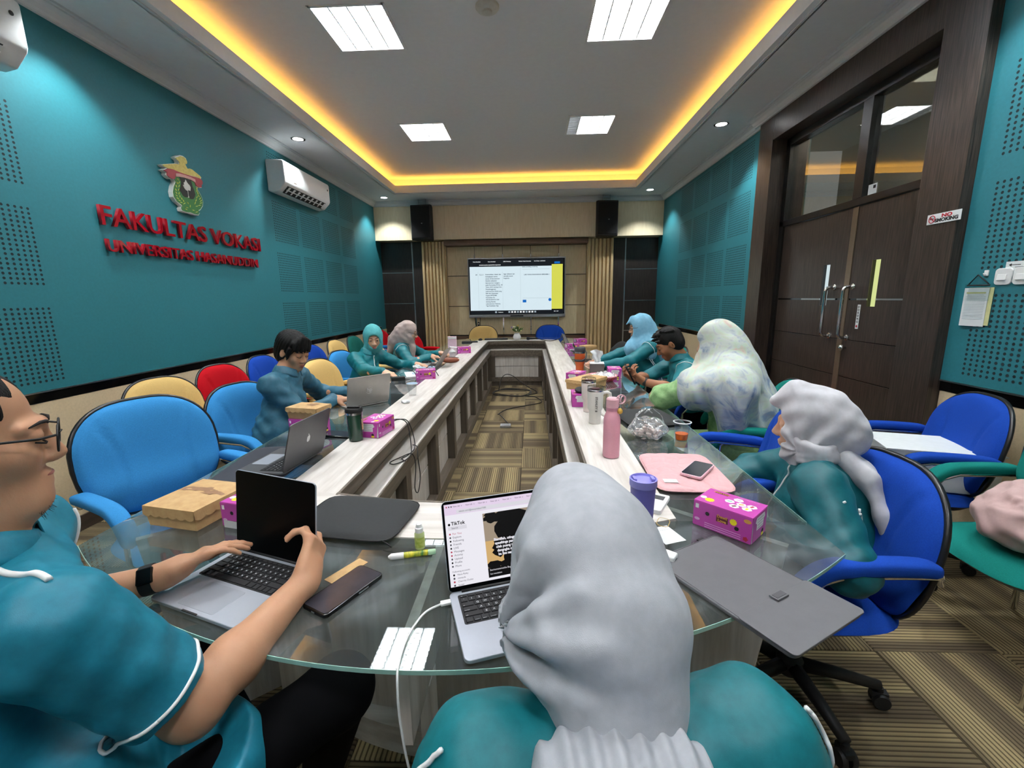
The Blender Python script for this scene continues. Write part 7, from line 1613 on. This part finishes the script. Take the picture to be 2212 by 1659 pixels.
S = Sculpt(); S.ell((0.02, 0, .04), (.09, .075, .035), None, .02); S.disp = folds([(90, 50, 50), (-80, 90, 30)], .010, 4); V, Q = S.mesh(.008); obj('film', (V, Q), m_bag, t, smooth=True)
# ---- bits on the near glass, cables
t = thing('pocket_recorder', 'small white gadget with a grey display on the right wooden corner', 'gadget', (.418, 1.415, WT), D(-30)); obj('gadget_body', rprism(MB(), .070, .13, .008, 0, .016), m_white, t, bevel=.003); obj('display', MB().box((0, .03, .0165), (.046, .03, .001)), m_gun, t)
t = thing('charger', 'white charger block beside the lavender tumbler', 'charger', (.348, 1.105, GT), D(-38)); obj('charger_body', MB().box((0, 0, .012), (.085, .034, .024)), m_white, t, bevel=.005, seg=3); obj('charger_port', MB().box((.0428, 0, .012), (.001, .012, .005)), m_gun, t)
t = thing('paper_slip', 'white paper slip on the glass beside the lavender tumbler', 'paper', (.40, 1.225, GT), D(20)); obj('slip', MB().box((0, 0, .0006), (.07, .09, .0012)), m_paper, t); obj('slip_fold', MB().box((.0, .03, .0016), (.068, .012, .0008)), m_paper, t)
cable('tan rubber band on the glass beside the magenta box', [(.412+.020*math.cos(a)*(1+.3*math.sin(2*a)), 1.298+.028*math.sin(a), GT+.0016) for a in np.linspace(0, 2*PI, 12)], .0012, mat('tan rubber', (190, 160, 90), .5), 'rubber_band')
cable('white charging cable hanging from the video laptop over the glass edge', [(-.196, .905, GT+.007), (-.215, .897, GT+.006), (-.245, .87, GT+.004), (-.262, .81, GT+.004), (-.263, .745, GT+.004), (-.258, .705, GT-.01), (-.252, .69, .65), (-.235, .69, .52), (-.20, .72, .36), (-.17, .76, .25)], .0026, m_white)
t = thing('cable_plug', 'white charging plug in the side of the video laptop', 'plug', (-.192, .907, GT+.0065), D(19)); obj('plug_body', MB().box((-.010, 0, 0), (.026, .014, .007)), m_white, t, bevel=.002); obj('plug_tip', MB().box((.005, 0, 0), (.006, .010, .004)), m_steel, t)
t = thing('sticker_strip', 'brown paper strip under the glass beside the large phone', 'paper', (-.49, 1.03, GT), D(-30)); obj('strip', MB().box((0, 0, .0004), (.035, .11, .0008)), m_card, t)
cable('black cable looping over the left desk edge beside the magenta box', [(-.785, 2.30, WT+.035), (-.75, 2.33, WT+.05), (-.70, 2.36, WT+.02), (-.665, 2.30, .66), (-.655, 2.22, .622), (-.70, 2.12, .622), (-.735, 2.14, .622), (-.70, 2.22, .622), (-.655, 2.27, .622), (-.635, 2.26, .56), (-.632, 2.21, .45), (-.632, 2.27, .40), (-.632, 2.33, .47), (-.64, 2.33, .58), (-.655, 2.38, .625), (-.69, 2.42, .622)], .0028)
cable('second black cable trailing across the left ledge', [(-.785, 2.31, WT+.028), (-.745, 2.36, WT+.04), (-.70, 2.40, WT+.012), (-.66, 2.36, .64), (-.67, 2.26, .622), (-.69, 2.20, .622), (-.66, 2.16, .622)], .0028)
# ---- floor of the well
t = thing('floor_socket', 'silver power outlet block on the carpet in the table well', 'outlet', (-.30, 4.88, .0), D(2)); obj('outlet_plate', MB().box((0, 0, .012), (.12, .10, .024)), m_silver, t, bevel=.004); obj('outlet_face', MB().box((0, -.004, .025), (.09, .05, .003)), mat('outlet grey', (150, 154, 158), .4), t)
cable('black cable running along the carpet from the floor outlet', [(-.27, 4.92, .02), (-.33, 5.1, .03), (-.40, 5.35, .02), (-.42, 5.42, .008), (-.32, 5.66, .006), (-.10, 5.85, .006), (.12, 6.02, .006), (.13, 6.2, .006), (.04, 6.42, .006), (-.06, 6.44, .006)], .006)
cable('coiled black cable in the far part of the table well', [(-.30+.30*math.cos(a)*(1-.03*k_), 6.70+.26*math.sin(a)+.05*math.sin(3*a+k_), .008+.004*k_+.004*math.sin(2*a)) for k_ in range(3) for a in np.linspace(.3*k_, 2*PI+.3*k_, 14)], .006)
cable('arched black cable rising out of the coil in the table well', [(-.52, 6.85, .008), (-.50, 6.9, .10), (-.47, 6.95, .20), (-.40, 7.0, .245), (-.30, 7.0, .22), (-.18, 6.95, .14), (-.05, 6.88, .06), (.08, 6.78, .008), (.06, 6.62, .008), (-.1, 6.5, .008)], .006)
# ---- things on the chairs at the right
t = thing('carton', 'white flat carton with a black handle slot on the royal blue chair by the wall', 'carton', (2.06, 2.28, .475), D(-17)); obj('carton_body', MB().box((0, 0, .10), (.46, .30, .20)), mat('white carton', (222, 226, 226), .6, var=.03), t, bevel=.004); obj('handle_slot', MB().box((.06, .1515, .13), (.11, .003, .024)), m_blackm, t)
obj('carton_top_flap', MB().box((0, .0, .203), (.47, .31, .006)), bpy.data.materials['white carton'], t); obj('handle_slot', MB().box((.04, -.1515, .14), (.11, .003, .024)), m_blackm, t)
gch = chair(1.95, 1.64, 180, F_GR, 'green visitor chair with chrome legs and a pink cloth bag at the right edge')
for o in list(gch.children):
    if o.name.startswith(('column', 'hub', 'leg', 'castor', 'back_bracket')): bpy.data.objects.remove(o)
for s_ in (-1, 1):
    obj('leg', MB().tube([(.17, s_*.20, .40), (.215, s_*.25, .20), (.23, s_*.26, .012)], .012, 10), m_chrome, gch, smooth=True); obj('leg', MB().tube([(-.20, s_*.20, .62), (-.22, s_*.22, .40), (-.27, s_*.26, .012)], .012, 10), m_chrome, gch, smooth=True)
    obj('seat_rail', MB().tube([(.17, s_*.20, .395), (-.215, s_*.215, .395)], .010, 8), m_chrome, gch, smooth=True)
t = thing('cloth_bag', 'dusty pink cloth bag slumped on the green chair at the right edge', 'bag', (1.93, 1.63, .475))
S = Sculpt(); S.ell((0, 0, .11), (.20, .17, .12), None, .05); S.ell((.04, 0, .19), (.15, .13, .07), None, .05); ff = folds([(40, 20, 60), (-35, 50, 40), (25, -45, 70)], .012, 6)
def bagf(P): q = P-V3(-.05, -.10, .16); a = np.arctan2(q[:, 2], q[:, 1]+q[:, 0]); d_ = np.linalg.norm(q, axis=1); return .010*np.sin(9*a)*np.exp(-d_/.12)+ff(P)
S.disp = bagf; S.half((0, 0, .004), (0, 0, -1), .006); V, Q = S.mesh(.008); obj('bag_body', (V, Q), mat('dusty pink cloth', (188, 158, 154), .8, var=.04, scale=80, sheen=.2, bump=.05, bscale=700), t, smooth=True); obj('bag_strap', MB().tube([(-.10, -.06, .21), (-.05, -.08, .27), (.04, -.08, .28), (.10, -.05, .24)], .012, 8), bpy.data.materials['dusty pink cloth'], t, smooth=True)
t = thing('backpack', 'black bag on the seat of the far right blue chair', 'bag', (1.33, 6.75, .475)); S = Sculpt(); S.ell((0, 0, .12), (.14, .17, .13), None, .05); S.ell((.05, 0, .22), (.10, .13, .09), None, .05); S.half((0, 0, .004), (0, 0, -1), .006); V, Q = S.mesh(.014); obj('bag_body', (V, Q), m_neo, t, smooth=True); obj('bag_strap', MB().tube([(.10, -.08, .27), (.16, -.08, .30), (.19, -.09, .20), (.16, -.1, .10)], .014, 8), m_blackm, t, smooth=True)
